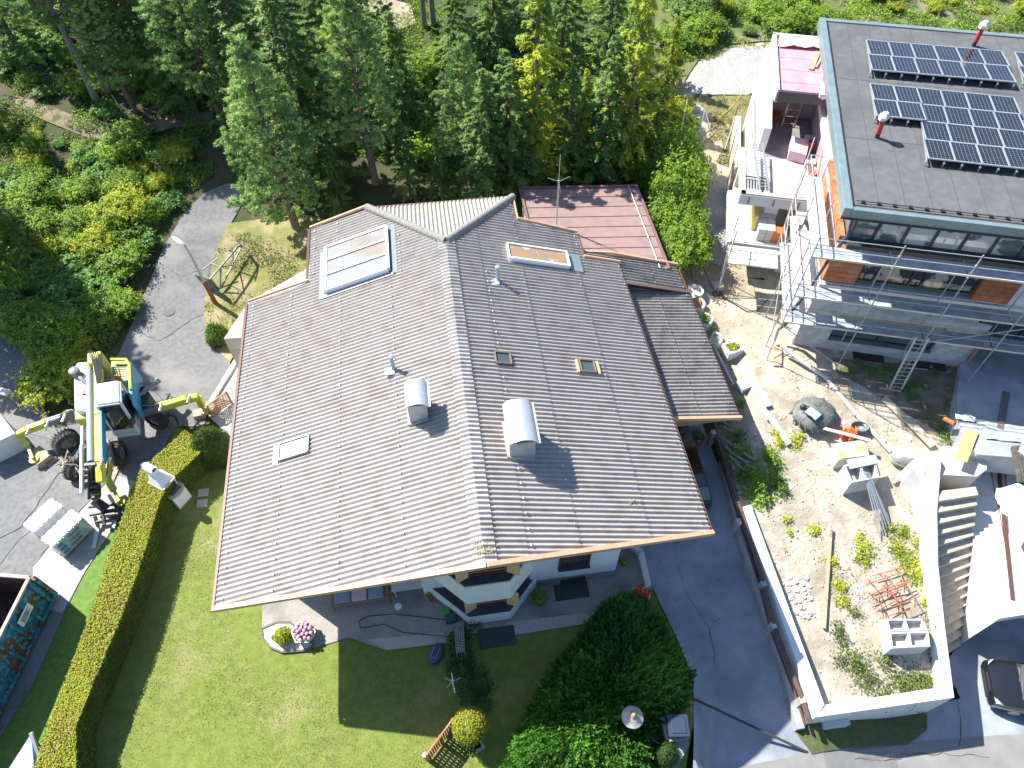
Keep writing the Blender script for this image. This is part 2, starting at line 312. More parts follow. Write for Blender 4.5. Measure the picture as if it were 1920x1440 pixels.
# cracks and patched seams in the asphalt
def crack(pts, w, name='asphalt_crack', off=.036, amp=.05):
    m = MB(); P_ = [G(*q) for q in pts]; out = []
    for a, b in zip(P_[:-1], P_[1:]):
        n = max(2, int((b - a).length / .22)); out += [a.lerp(b, k / n) for k in range(n)]
    out.append(P_[-1]); out = [q + Vector((noise.noise(q * 2.1) * amp * 2, noise.noise(q * 2.7 + Vector((9, 0, 0))) * amp * 2, off)) for q in out]
    for a, b in zip(out[:-1], out[1:]): m.beam(a, b, w * random.uniform(.5, 1.3), .006)
    obj(name, m, M('crack_dark', (.05, .05, .05), rough=1), kind='structure')
for pts, w in (([(0, 1010), (40, 990), (82, 930), (110, 890), (160, 870)], .05), ([(0, 1060), (40, 1010), (75, 985)], .02), ([(62, 1062), (150, 960), (215, 890)], .03), ([(250, 620), (300, 640), (360, 600), (385, 590)], .02), ([(225, 700), (290, 735), (340, 790)], .018), ([(110, 1050), (160, 1005)], .015), ([(300, 500), (345, 520), (390, 500)], .015)): crack(pts, w)
for pts, w in (([(1270, 1060), (1290, 1120), (1330, 1180), (1345, 1260)], .014), ([(1235, 1050), (1300, 1200)], .012), ([(1600, 1425), (1720, 1412), (1850, 1420)], .02), ([(1790, 1290), (1800, 1350), (1795, 1400)], .018)): crack(pts, w, off=.07 if pts[0][0] < 1500 else .1)
m = MB(); [m.lathe(G(u, v) + Vector((0, 0, .033)), [(.3, 0), (.3, .012), (.26, .014), (.02, .014)], 20) for u, v in ((318, 585),)]; obj('drain_cover', m, M('cast_iron', (.07, .07, .075), (.12, .11, .11), sc=30, rough=.7), None, 'round iron drain cover in the narrow road left of the house', 'drain cover')
# ================================================================ main house
m_sheet = M('fibre_cement', (.345, .318, .298), (.395, .368, .345), sc=11, c3=(.315, .285, .262), sc3=2.0, bump=.35, bs=70, rough=.85, lo=.3, hi=.7)
m_cap = M('ridge_cement', (.41, .385, .36), (.49, .465, .44), sc=8, c3=(.33, .31, .28), sc3=2, bump=.35, bs=70, rough=.85)
m_hip = M('hip_cement', (.20, .195, .18), (.27, .26, .24), sc=8, bump=.35, bs=70, rough=.85)
m_verge = M('painted_verge', (.52, .32, .20), (.58, .37, .24), sc=5, rough=.5)
m_gutter = M('brown_gutter', (.13, .065, .045), rough=.4)
m_steel = M('galvanised', (.55, .58, .60), (.66, .68, .70), sc=10, rough=.35, metal=.7)
m_frame = M('window_frame_white', (.75, .76, .77), rough=.35)
m_wood = M('larch_boards', (.30, .17, .08), (.38, .22, .11), sc=6, rough=.6)
m_shut = M('shutter_yellow', (.62, .42, .20), (.68, .47, .24), sc=6, rough=.55)
m_slate = M('slate_cover', (.045, .05, .065), (.06, .065, .08), sc=6, rough=.5)
m_red = M('dark_red_frame', (.16, .035, .03), rough=.45)
m_glassd = GLASS('dark_glass', (.03, .035, .04))
ZR = 7.27; TA = .3211; RX = .3
def zroof(X): return ZR - TA * abs(X - RX)
house = thing('house', HW(0, 17, 0), 'large white house with a low corrugated grey gable roof and peach verge boards', 'house')
def corr(name, lines, fn, bands, mat, parent, amp=.040, pitch=.177, step=.014, cap=0.):
    """corrugated sheets: lines = (s, a0, a1); fn(s, a) -> point on plane; bands = a-breaks of the courses"""
    mb = MB(); nb = len(bands) - 1
    for b in range(nb):
        prev = None
        for s, a0, a1 in lines:
            lo, hi = max(min(a0, a1), min(bands[b], bands[b + 1])), min(max(a0, a1), max(bands[b], bands[b + 1]))
            if hi - lo < .004: prev = None; continue
            near, far = (lo, hi) if abs(lo - bands[b]) < abs(hi - bands[b]) or bands[b] < bands[b + 1] else (hi, lo)
            dz = amp * math.cos(2 * math.pi * s / pitch); k = len(mb.v)
            L = abs(bands[b + 1] - bands[b]) or 1
            for a, up, dn in ((near, step * abs(near - bands[b]) / L, 0), (far, step * abs(far - bands[b]) / L, 0), (far, step * abs(far - bands[b]) / L, .012)):
                p = fn(s, a); mb.v.append((p[0], p[1], p[2] + dz + up - dn + cap))
            if prev is not None and abs(s - prev[1]) < pitch / 4:
                j = prev[0]; mb.f += [(j, j + 1, k + 1, k), (j + 1, j + 2, k + 2, k + 1)]; mb.m += [0, 0]
            prev = (k, s)
    return obj(name, mb, mat, parent, smooth=False, fix=False)
roof = obj('roof', MB().prism([HW(*q) for q in ((-8.2, 9.45), (.34, 8.55), (7.8, 9.7), (7.6, 22.4), (6.05, 22.5), (6.0, 23.9), (3.4, 24.2), (3.4, 25.7), (.3, 25.7), (-2.8, 25.9), (-5.5, 25.9), (-5.5, 22.6), (-8.25, 22.5))], lambda x, y: 0, lambda x, y: 1), m_wood, house)
# soffit body: boards following the slopes, under the sheets
bm = bmesh.new()
def soffit(ptsl):
    mb = MB(); n = len(ptsl)
    def zf(X, Y): return min(zroof(X), ZR - .283 * max(0, Y - 22.31) * (1 if -3.2 < X < 3.6 else 0))
    top = [HW(X, Y, zf(X, Y) - .07) for X, Y in ptsl]; bot = [p - Vector((0, 0, .16)) for p in top]
    mb.add(top + bot, [tuple(range(n)), tuple(range(n, 2 * n))[::-1]] + [(i, i + n, (i + 1) % n + n, (i + 1) % n) for i in range(n)]); return mb
s_all = MB()
for pl in (((-8.34, 9.42), (.3, 8.5), (.3, 22.31), (-8.34, 22.6)), ((.3, 8.5), (7.85, 9.62), (7.55, 22.38), (.3, 22.31)), ((-5.5, 22.45), (.3, 22.31), (-2.88, 25.9), (-5.5, 25.9)),
           ((.3, 22.31), (6.0, 22.36), (6.0, 23.95), (3.4, 24.2), (3.4, 25.7)), ((.3, 22.31), (3.44, 25.75), (-2.88, 25.9))):
    q = soffit(pl); s_all.add(q.v, q.f)
old = roof.data; roof.data = bpy.data.meshes.new('roof'); roof.data.from_pydata([tuple(Vector(p) - wl(house)) for p in s_all.v], [], s_all.f); roof.data.materials.append(m_wood); bpy.data.meshes.remove(old)
S = .022
def yl(Xv): return 9.37 + (Xv + 8.27) * (8.47 - 9.37) / (.34 + 8.27)
def lin(a, b, t): return a + (b - a) * t
linesL = []
Y = 8.47
while Y < 25.95:
    s = Y
    if Y < 9.37: linesL.append((s, -8.27 + (9.37 - Y) / .9 * 8.61, RX))
    elif Y < 22.6: linesL.append((s, -8.27, RX if Y < 22.31 else RX - 3.2 * (Y - 22.31) / 3.69))
    else: linesL.append((s, -5.56, RX - 3.2 * (Y - 22.31) / 3.69))
    Y += S
corr('roof_slope', linesL, lambda s, a: HW(a, s, zroof(a)), [RX, -2.1, -4.2, -6.32, -8.27], m_sheet, roof)
linesR = []; Y = 8.47
while Y < 25.75:
    if Y < 9.61: linesR.append((Y, RX, .34 + (Y - 8.47) / 1.14 * 7.55))
    elif Y < 22.41: linesR.append((Y, RX if Y < 22.31 else .4, 7.88 - .2 * (Y - 9.6) / 12.8))
    elif Y < 24.26:
        t = 24.26 - (Y - 0) ; xr = 6.08 if Y < 24.0 else 6.08 - (Y - 24.0) / .26 * 2.65
        linesR.append((Y, RX + 3.2 * (Y - 22.31) / 3.5, xr))
    else: linesR.append((Y, RX + 3.2 * (Y - 22.31) / 3.5, 3.45))
    Y += S
corr('roof_slope', linesR, lambda s, a: HW(a, s, zroof(a)), [RX, 1.62, 3.3, 5.72, 7.9], m_sheet, roof)
lh = []; X = -2.88
while X < 3.48:
    y0 = 22.31 + (3.69 * (RX - X) / 3.2 if X < RX else 3.5 * (X - RX) / 3.2); lh.append((X, y0, 25.95 - .02 * (X + 2.9))); X += S
def hipz(Y): return ZR - .283 * (Y - 22.31)
corr('hip_slope', lh, lambda s, a: HW(s, a, hipz(a)), [22.3, 24.3, 25.96], M('fibre_cement_green', (.30, .30, .265), (.37, .37, .33), sc=7, bump=.3, bs=70, rough=.85), roof)
lc = []; Y = 8.46
while Y < 22.45: lc.append((Y, RX, RX + .36)); Y += S
lc2 = [(s, RX, RX - .34) for s, _, _ in lc]
corr('ridge_cap', lc, lambda s, a: HW(a, s, zroof(a)), [RX, RX + .43], m_cap, roof, cap=.03, step=.02)
corr('ridge_cap', lc2, lambda s, a: HW(a, s, zroof(a)), [RX, RX - .41], m_cap, roof, cap=.03, step=.02)
hc = MB(); hc.tube([HW(RX, 22.2, ZR + .02), HW(-2.95, 26.0, 6.27)], .17, 10).cut(); hc.tube([HW(RX, 22.2, ZR + .02), HW(3.5, 25.8, 6.27)], .17, 10)
obj('hip_cap', hc, m_hip, roof, smooth=True)
vb = MB()
def vboard(pts, w=.13, h=.2, up=.06):
    if vb.v: vb.cut()
    for a, b in zip(pts[:-1], pts[1:]): vb.beam(HW(*a[:2], a[2] + up), HW(*b[:2], b[2] + up), w, h)
vboard([(-8.32, 9.3, zroof(-8.3) - .02), (.34, 8.39, ZR - .02), (7.95, 9.54, zroof(7.95) - .02)], .16, .16, .02)
vboard([(-8.3, 22.66, zroof(-8.3)), (-5.55, 22.66, zroof(-5.55))], .07, .12)
vboard([(-5.6, 26.0, zroof(-5.6)), (-2.9, 26.06, 6.25)], .09, .12)
vboard([(3.47, 24.3, zroof(3.47)), (6.12, 24.04, zroof(6.12))], .09, .12)
vboard([(6.1, 22.47, zroof(6.1)), (7.75, 22.43, zroof(7.75))], .09, .12)
vboard([(3.5, 25.75, 6.22), (3.5, 24.3, 6.22)], .07, .1)
obj('verge_board', vb, m_verge, roof, bevel=.01)
gt = MB()
for a, b, x in (((-8.36, 9.25), (-8.38, 22.66), -8.36), ((-5.66, 22.7), (-5.66, 26.0), -5.66)): gt.beam(HW(a[0], a[1], zroof(x) - .05), HW(b[0], b[1], zroof(x) - .05), .11, .09).cut()
for a, b, x in (((7.95, 9.6), (7.75, 22.4), 7.93), ((6.17, 22.5), (6.17, 24.0), 6.17)): gt.beam(HW(a[0], a[1], zroof(x) - .07), HW(b[0], b[1], zroof(x) - .07), .06, .09).cut()
gt.beam(HW(-2.9, 26.05, 6.18), HW(3.5, 25.9, 6.18), .1, .09)
obj('gutter', gt, m_gutter, roof, bevel=.01)
def zan(X): return 3.78 + .17 * (10.75 - X)
def zan2(X): return 3.78 + (zroof(7.7) - .1 - 3.78) * (10.6 - X) / 2.9
# screws (sheet fixings)
sm = MB(); sm.lathe((0, 0, 0), [(.042, 0), (.042, .01), (.024, .014), (.024, .045), (.012, .055)], 8)
scr = []
def srow(X, y0, y1, every=3):
    n0 = math.ceil((y0) / .177)
    for k in range(n0, int(y1 / .177) + 1, every):
        if (X, k) in skipn: continue
        scr.append((X, k * .177))
skipn = set()
for X, a, b in ((-8.02, 9.5, 22.4), (-6.3, 9.3, 22.4), (-4.15, 9.1, 21.3), (-2.05, 8.9, 21.2), (-5.35, 22.9, 25.8), (-1.6, 21.3, 23.6), (-4.3, 24.6, 25.8), (1.75, 8.9, 21.2), (3.22, 9.1, 21.3), (5.62, 9.4, 22.3), (7.62, 9.8, 22.2), (5.95, 22.6, 23.9), (3.3, 22.9, 25.2)): srow(X, a, b)
scr = [q for q in scr if not any(x0 < q[0] < x1 and y0 < q[1] < y1 for x0, x1, y0, y1 in ((-5, -1.8, 21.3, 24.5), (1.3, 2.4, 11.9, 14), (2.6, 6, 21.3, 22.7), (-1.7, -1, 13, 15), (1.3, 2.3, 15.7, 16.7)))]
scr.sort(key=lambda q: q[1]); base = wl(house)
for q in scr[:100]:
    p = HW(q[0], q[1], zroof(q[0]) + .036)
    if q is scr[0]:
        s0 = obj('roof_screw', MB().add([tuple(Vector(v) + p) for v in sm.v], sm.f), m_steel, roof); me0 = s0.data; p0 = p
    else:
        s1 = bpy.data.objects.new('roof_screw', me0); col.objects.link(s1); s1.parent = roof; s1.location = p - p0
rest = MB()
for q in scr[100:]:
    p = HW(q[0], q[1], zroof(q[0]) + .036); rest.add([tuple(Vector(v) + p) for v in sm.v], sm.f)
for X in (9.2, 10.55):
    for k in range(83, 128, 3): rest.add([tuple(Vector(v) + HW(X, k * .177, (zan(X) if k * .177 < 21.2 else zan2(X)) + .03)) for v in sm.v], sm.f)
obj('roof_screw', rest, m_steel, roof, kind='stuff')
# lower side roof (annex) with rear raised part
def zan_(X): return 3.78 + .17 * (10.75 - X)          # front part, shallow
def zan2_(X): return 3.78 + (zroof(7.7) - .1 - 3.78) * (10.6 - X) / 2.9
la = []; Y = 14.6
while Y < 21.25: la.append((Y, 7.2, 10.78 - .012 * (Y - 14.5))); Y += S
corr('annex_slope', la, lambda s, a: HW(a, s, zan(a)), [7.2, 9.25, 10.8], M('fibre_cement_dark', (.22, .205, .195), (.30, .28, .265), sc=7, c3=(.18, .165, .155), sc3=1.5, bump=.35, bs=70, rough=.85), roof)
lb = []; Y = 21.25
while Y < 23.0: lb.append((Y, 7.55 if Y < 22.55 else 6.2, 10.7 - .012 * (Y - 14.5))); Y += S
corr('annex_slope', lb, lambda s, a: HW(a, s, zan2(a) if a > 7.5 else zan2(7.5) + (7.5 - a) * .3), [7.55 if False else 6.2, 9.2, 10.8], MATS['fibre_cement_dark'], roof)
m_purp = M('flashing_brown', (.13, .085, .085), rough=.5)
fl = MB(); fl.beam(HW(7.6, 21.25, zan2(7.6) + .06), HW(10.7, 21.25, 3.86), .17, .06); fl.prism([HW(7.6, 21.22), HW(10.65, 21.22), HW(10.65, 21.28), HW(7.6, 21.28)], lambda x, y: 3.7, lambda x, y: 3.7 + 1.0 * max(0, (10.65 - Vector((x, y, 0)).dot(hx))) / 3.05)
obj('flashing', fl, m_purp, roof)
ab = MB(); ab.beam(HW(7.3, 14.52, zan(7.3) - .02), HW(10.86, 14.52, zan(10.86) - .02), .12, .17); ab.cut().beam(HW(6.2, 23.08, zan2(7.5) + .3), HW(7.5, 23.08, zan2(7.5) + .05), .1, .1); ab.beam(HW(7.5, 23.06, zan2(7.5) + .06), HW(10.66, 23.0, 3.86), .1, .12)
obj('verge_board', ab, m_verge, roof)
eb = MB(); eb.beam(HW(10.82, 14.5, 3.7), HW(10.7, 23.0, 3.7), .05, .1); obj('gutter', eb, m_gutter, roof)
un = MB(); un.prism([HW(*q) for q in ((7.1, 14.6), (10.7, 14.6), (10.6, 22.9), (7.0, 22.9))], 3.52, lambda x, y: zan(Vector((x, y, 0)).dot(hx)) - .05); obj('annex_soffit', un, m_wood, roof)
# ---- walls
wl_ = MB()
body = [(-7.35, 11.6), (-2.0, 11.5), (-2.0, 10.5), (2.25, 10.4), (5.3, 10.4), (5.3, 22), (3.0, 24.5), (-5, 24.8), (-7.35, 22)]
wl_.prism([HW(*q) for q in body], 0, lambda x, y: zroof(Vector((x, y, 0)).dot(hx)) - .3)
walls = obj('wall', wl_, m_white, house)
an = MB(); an.prism([HW(*q) for q in ((9.65, 16.45), (10.6, 16.45), (10.6, 16.6), (9.65, 16.6))], 0, 3.5); an.prism([HW(*q) for q in ((5.35, 19.5), (10.55, 19.5), (10.55, 22.8), (5.35, 22.8))], 0, 3.5)
obj('annex_wall', an, m_white, house)
ap = MB(); ap.beam(HW(9.58, 16.5, 0), HW(9.58, 16.5, 3.5), .14); ap.beam(HW(7.5, 14.8, 3.4), HW(10.6, 14.8, 3.4), .12, .16); obj('timber_post', ap, m_verge, house)
# left projecting wall tops seen beside the eave
lp = MB(); lp.prism([HW(*q) for q in ((-9.9, 22.5), (-6.6, 22.3), (-6.6, 26.3), (-9.0, 24.6))], 0, 2.6); obj('side_porch', lp, M('peach_screed', (.55, .45, .36), (.60, .52, .44), sc=3, c3=(.40, .34, .28), sc3=1.4, rough=.85), house)
# grey stone plinth
pl_ = MB()
for a, b in (((2.3, 10.38), (5.32, 10.38)),): pl_.prism([HW(a[0], a[1] - .02), HW(b[0], b[1] - .02), HW(b[0], b[1] + .1), HW(a[0], a[1] + .1)], .0, .52)
obj('plinth', pl_, M('grey_stone_plinth', (.20, .21, .22), (.30, .31, .32), sc=9, bump=1, bs=12, rough=.9, vor=True), house)
# bay
bay = [(-1.95, 10.75), (-.42, 9.2), (1.11, 9.21), (2.22, 10.3), (2.22, 10.9), (-1.95, 10.9)]
def shrink(d): return [(-1.95 + .9 * d, 10.75 + .12 * d), (-.42 + .42 * d, 9.2 + d), (1.11 - .45 * d, 9.21 + d), (2.22 - .95 * d, 10.3 + .1 * d + .1), (2.0, 11.2), (-1.8, 11.2)]
bw = MB(); bw.prism([HW(*q) for q in shrink(.1)], 0, .16, m=1); bw.prism([HW(*q) for q in bay], .16, .86); bw.prism([HW(*q) for q in bay], 2.27, 3.77)
for q in ((-1.85, 10.72), (2.1, 10.32)): bw.prism([HW(q[0] - .12, q[1]), HW(q[0] + .12, q[1]), HW(q[0] + .12, q[1] + .3), HW(q[0] - .12, q[1] + .3)], .8, 2.3)
by = obj('bay', bw, [m_white, MATS['grey_stone_plinth']], house)
core = MB(); core.prism([HW(*q) for q in shrink(.42)], .8, 5.4); obj('bay_core', core, m_white, by)
sl_ = MB()
for z in (.862, 3.772): sl_.prism([HW(*q) for q in shrink(.035)], z, z + .035).cut()
obj('sill_cover', sl_, m_slate, by)
def hwin(par, x0, x1, y, z0, z1, shut=True, ny=-1):
    fr = MB(); t = .06
    for a, b in (((x0, z0), (x1, z0)), ((x0, z1), (x1, z1)), ((x0, z0), (x0, z1)), ((x1, z0), (x1, z1))): fr.beam(HW(a[0], y, a[1]), HW(b[0], y, b[1]), .08, t, up=tuple(hy))
    f = obj('window', fr, m_red, par); g = MB(); g.box(HW((x0 + x1) / 2, y + .02, (z0 + z1) / 2), (x1 - x0, .03, z1 - z0), HYAW); obj('pane', g, m_glassd, f)
    c = MB(); c.beam(HW(x0, y - .03, z0 + .25 * (z1 - z0)), HW(x1, y - .03, z0 + .25 * (z1 - z0)), .03, .05); obj('rail', c, m_wood, f)
    if shut:
        for s, xe in ((-1, x0), (1, x1)):
            sb = MB(); a = HW(xe + s * .06, y - .03, (z0 + z1) / 2); bdir = (hx * s * .9 - hy * .42).normalized(); nrm = bdir.cross(Vector((0, 0, 1)))
            sb.box(a + bdir * .22, (.44, .045, z1 - z0 + .06), axes=(bdir, nrm, Vector((0, 0, 1)))); obj('shutter', sb, m_shut, par)
hwin(by, -.05, .95, 9.56, .98, 2.2); hwin(by, -.2, .98, 9.56, 3.9, 4.95)
sw = MB()
for z0, z1 in ((.95, 2.25), (3.85, 5.0)):
    for a, b in ((shrink(.40)[0], shrink(.40)[1]), (shrink(.40)[2], shrink(.40)[3])):
        A, B = Vector(a + (0,)), Vector(b + (0,)); A2 = A.lerp(B, .12); B2 = A.lerp(B, .85); sw.quad(HW(A2.x, A2.y, z0), HW(B2.x, B2.y, z0), HW(B2.x, B2.y, z1), HW(A2.x, A2.y, z1), .03).cut()
obj('side_window', sw, m_red, by)
# window in the front wall (recess frame + slate sill)
fw_ = MB()
fw_.box(HW(3.62, 10.395, 1.95), (1.12, .06, .86), HYAW); w1 = obj('window', fw_, m_glassd, house)
f2 = MB(); f2.box(HW(3.62, 10.33, 1.52), (1.2, .24, .05), HYAW); obj('sill', f2, m_slate, w1)
f3 = MB(); [f3.box(HW(X, 10.36, 1.97), (.07, .06, .9), HYAW) for X in (3.08, 4.16)]; f3.box(HW(3.62, 10.36, 2.4), (1.15, .06, .07), HYAW); obj('frame', f3, m_red, w1)
bw2 = MB(); bw2.box(HW(3.66, 10.33, .28), (.95, .05, .4), HYAW); w2 = obj('window', bw2, m_glassd, house)
lw = MB(); lw.box(HW(3.55, 9.98, .06), (1.3, .62, .05), HYAW).cut(); lw.box(HW(.5, 8.65, .06), (1.35, .7, .05), HYAW, 0); obj('window_grate', lw, M('grate', (.04, .045, .05), (.08, .085, .09), sc=30, rough=.6, metal=.4), house)
# ---- roof fittings
def on_slope(par, name, X0, X1, Y0, Y1, h, frame, glass, fw=.08, glz=None, label=None):
    """roof window box standing h above the sheets"""
    fr = MB()
    def pt(X, Y, dz): return HW(X, Y, zroof(X) + dz)
    for (a, b) in (((X0, Y0), (X1, Y0)), ((X0, Y1), (X1, Y1)), ((X0, Y0), (X0, Y1)), ((X1, Y0), (X1, Y1))): fr.beam(pt(*a, h / 2), pt(*b, h / 2), fw, h)
    f = obj(name, fr, frame, par, label=label, bevel=.008); g = MB()
    g.add([pt(X0, Y0, h - .05), pt(X1, Y0, h - .05), pt(X1, Y1, h - .05), pt(X0, Y1, h - .05), pt(X0, Y0, -.05), pt(X1, Y0, -.05), pt(X1, Y1, -.05), pt(X0, Y1, -.05)], [(0, 1, 2, 3), (4, 7, 6, 5), (0, 4, 5, 1), (2, 6, 7, 3), (0, 3, 7, 4), (1, 5, 6, 2)])
    obj('glass', g, glass, f); return f
m_skyg = M('skylight_glass_pale', (.27, .28, .28), (.27, .23, .18), sc=.8, rough=.1, spec=1, lo=.45, hi=.6)
big = on_slope(roof, 'skylight', -4.78, -2.1, 21.55, 24.1, .28, m_frame, m_skyg, .13, label='large white framed skylight with three long panes')
mb = MB()
for Yb in (22.4, 23.25): mb.beam(HW(-4.72, Yb, zroof(-4.72) + .26), HW(-2.16, Yb, zroof(-2.16) + .26), .07, .06)
obj('glazing_bar', mb, m_frame, big)
fl2 = MB(); fl2.beam(HW(-4.95, 21.3, zroof(-4.95) + .05), HW(-4.95, 24.1, zroof(-4.95) + .05), .22, .03); fl2.beam(HW(-1.85, 21.4, zroof(-1.85) + .04), HW(-1.85, 24.3, zroof(-1.85) + .04), .2, .03); fl2.beam(HW(-4.95, 21.4, zroof(-4.95) + .04), HW(-1.9, 21.4, zroof(-1.9) + .04), .16, .03)
m_flash = M('grey_flashing', (.22, .27, .29), (.27, .32, .34), sc=6, rough=.45, metal=.3); obj('flashing', fl2, m_flash, big)
m_int = M('timber_seen_through_glass', (.42, .24, .10), (.30, .24, .17), sc=1.8, rough=.1, spec=1, c3=(.55, .50, .42), sc3=2.2, lo3=.6, hi3=.66)
sk2 = on_slope(roof, 'skylight', 2.78, 5.3, 21.55, 22.4, .24, m_frame, m_int, .09, label='long narrow skylight showing a timber interior')
f4 = MB(); f4.box(HW(5.62, 21.95, zroof(5.62) + .06), (.55, 1.05, .03), axes=(Vector((hx.x, hx.y, -TA)).normalized(), hy, Vector((hx.x * TA, hx.y * TA, 1)).normalized())); obj('flashing', f4, m_flash, sk2)
m_brz = M('bronze_frame', (.16, .13, .10), rough=.5)
on_slope(roof, 'skylight', 1.55, 2.1, 16.0, 16.5, .12, m_brz, M('skylight_glass_green', (.07, .10, .10), rough=.05, spec=1), .07, label='small brown framed skylight nearest the ridge')
on_slope(roof, 'skylight', 4.7, 5.25, 15.95, 16.5, .14, m_brz, MATS['skylight_glass_green'], .07, label='small skylight with yellow foam along its sides')
fo = MB(); [fo.beam(HW(X, 15.9, zroof(X) + .06), HW(X, 16.5, zroof(X) + .06), .1, .12) for X in (4.58, 5.38)]; obj('foam_strip', fo, m_verge, roof)
on_slope(roof, 'skylight', -6.4, -5.3, 14.12, 14.8, .12, M('alu_frame', (.35, .37, .38), rough=.4, metal=.4), M('skylight_glass_pale2', (.42, .52, .48), rough=.12, spec=1), .06, label='pale glazed skylight low on the left slope')
fp = MB(); fp.box(HW(-6.52, 14.4, zroof(-6.52) + .045), (.18, .8, .02), HYAW); obj('flashing', fp, m_flash, roof)
def chimney(X, Y, w, d, h, lab):
    """stack with a barrel-vaulted metal cowl; w across the slope, d along the ridge"""
    zb = zroof(X); st = MB(); st.prism([HW(X - w / 2, Y - d / 2), HW(X + w / 2, Y - d / 2), HW(X + w / 2, Y + d / 2), HW(X - w / 2, Y + d / 2)], zb - .3, zb + h)
    c = obj('chimney', st, M('chimney_sheet_grey', (.30, .32, .35), (.38, .40, .42), sc=4, rough=.5, metal=.2), roof, label=lab)
    mb = MB(); n = 12; rings = []
    W = w / 2 + .06; Dd = d / 2 + .12
    for s in (-1, 1):
        ro = [HW(X + W * math.cos(math.pi * i / n), Y + s * Dd, zb + h + .05 + W * .62 * math.sin(math.pi * i / n)) for i in range(n + 1)]
        ri = [HW(X + (W - .02) * math.cos(math.pi * i / n), Y + s * Dd, zb + h + .05 + (W * .62 - .02) * math.sin(math.pi * i / n)) for i in range(n, -1, -1)]
        rings.append(ro + ri)
    mb.loft(rings); mb.beam(HW(X + W + .04, Y - Dd, zb + h + .06), HW(X + W + .04, Y + Dd, zb + h + .06), .1, .02); obj('cowl', mb, M('cowl_metal', (.62, .64, .66), (.70, .72, .74), sc=4, rough=.32, metal=.55), c, smooth=True)
    k = MB(); k.prism([HW(X - w / 2 - .09, Y - d / 2 - .02), HW(X - w / 2 + .02, Y - d / 2 - .05), HW(X + w / 2, Y - d / 2 - .05), HW(X + w / 2, Y + d / 2), HW(X - w / 2 - .09, Y + d / 2)], zb - .35, lambda x, y: zroof(Vector((x, y, 0)).dot(hx)) + .12); obj('chimney_base', k, m_cap, c)
chimney(-1.3, 14.35, .62, .8, .95, 'shorter vaulted chimney left of the ridge'); chimney(1.92, 12.75, .82, 1.35, .95, 'long vaulted chimney right of the ridge')
for X, Y, lab in ((-2.1, 16.55, 'thin vent pipe on the left slope'), (2.15, 20.3, 'thin vent pipe below the narrow skylight')):
    v = MB(); z = zroof(X); v.lathe(HW(X, Y, z - .1), [(.075, 0), (.075, .75), (.1, .76), (.1, .86), (.04, .9)], 12); v.box(HW(X - .15, Y - .1, z + .06), (.36, .34, .03), HYAW); obj('vent_pipe', v, M('vent_plastic', (.30, .38, .42), rough=.4), roof, smooth=True, label=lab)
# moss at the front ridge end, patch sheets
ms = MB()
for _ in range(420):
    X = random.uniform(-8, 7.6); Y = random.uniform(9.8, 22); k = round(Y / .177) * .177 + .08; r = random.uniform(.006, .02); ms.lathe(HW(X, k, zroof(X) - .025), [(r, 0), (r * .8, r * .6), (r * .2, r * .8)], 5)
for _ in range(60):
    X = RX + random.gauss(0, .16); Y = 8.75 + abs(random.gauss(0, .22)); r = random.uniform(.015, .04); ms.lathe(HW(X, Y, zroof(X) + .045), [(r, 0), (r * .8, r * .5), (r * .2, r * .7)], 5)
for _ in range(14): ms.lathe(HW(5.3 + random.gauss(0, .06), 10.6 + random.gauss(0, .04), zroof(5.3) + .03), [(.03, 0), (.02, .02), (.005, .03)], 5)
obj('moss', ms, M('moss', (.22, .20, .08), (.35, .30, .18), sc=20, rough=1), roof, kind='stuff')
# mast on the roof edge
p = P(1043, 423, 4.0); mz = upto(p, 290)
mt = thing('antenna_mast', (p.x, p.y, 3.6), 'tall thin antenna mast with two short cross arms behind the house roof', 'antenna')
a = MB(); a.tube([(p.x, p.y, 3.6), (p.x, p.y, 6.6)], .04, 8); a.tube([(p.x, p.y, 6.6), (p.x, p.y, mz)], .015, 6); obj('mast', a, m_steel, mt, smooth=True)
a = MB(); zc = 6.55; q0 = Vector((p.x, p.y, zc)); a.tube([q0, q0 + Vector((-.5, .1, .12))], .012, 5); a.tube([q0, q0 + Vector((.5, .1, .18))], .012, 5); a.tube([q0, q0 + Vector((.1, -.2, -.5))], .012, 5); obj('cross_arm', a, m_steel, mt)
# ================================================================ vegetation
L_spruce = LEAF('spruce_needles', (0.132, 0.248, 0.045), (0.283, 0.414, 0.067), (0.077, 0.159, 0.040), .5, .2)
L_yel = LEAF('fresh_spruce_needles', (0.436, 0.586, 0.035), (0.660, 0.660, 0.061), (0.171, 0.293, 0.033), .45, .32)
L_pine = LEAF('pine_needles', (0.283, 0.463, 0.135), (0.568, 0.660, 0.224), (0.151, 0.282, 0.089), .6, .28)
L_pinel = LEAF('light_pine_needles', (0.324, 0.538, 0.152), (0.536, 0.650, 0.240), (0.170, 0.296, 0.098), .6, .3)
L_cyp = LEAF('cypress_fronds', (0.340, 0.463, 0.045), (0.606, 0.660, 0.067), (0.172, 0.266, 0.036), .6, .28)
L_bush = LEAF('bush_leaves', (0.204, 0.352, 0.035), (0.378, 0.528, 0.064), (0.125, 0.227, 0.035), .8, .35)
L_bushy = LEAF('yellow_green_leaves', (0.374, 0.461, 0.033), (0.635, 0.622, 0.065), (0.203, 0.300, 0.033), .8, .35)
L_dark = LEAF('dark_shrub_leaves', (0.131, 0.245, 0.048), (0.238, 0.373, 0.072), (0.088, 0.167, 0.039), .6, .2)
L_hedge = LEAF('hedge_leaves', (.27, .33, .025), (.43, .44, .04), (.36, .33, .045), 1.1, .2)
L_hedgeg = LEAF('hedge_side_leaves', (0.099, 0.162, 0.017), (0.170, 0.230, 0.023), (0.078, 0.121, 0.017), .9, .2)
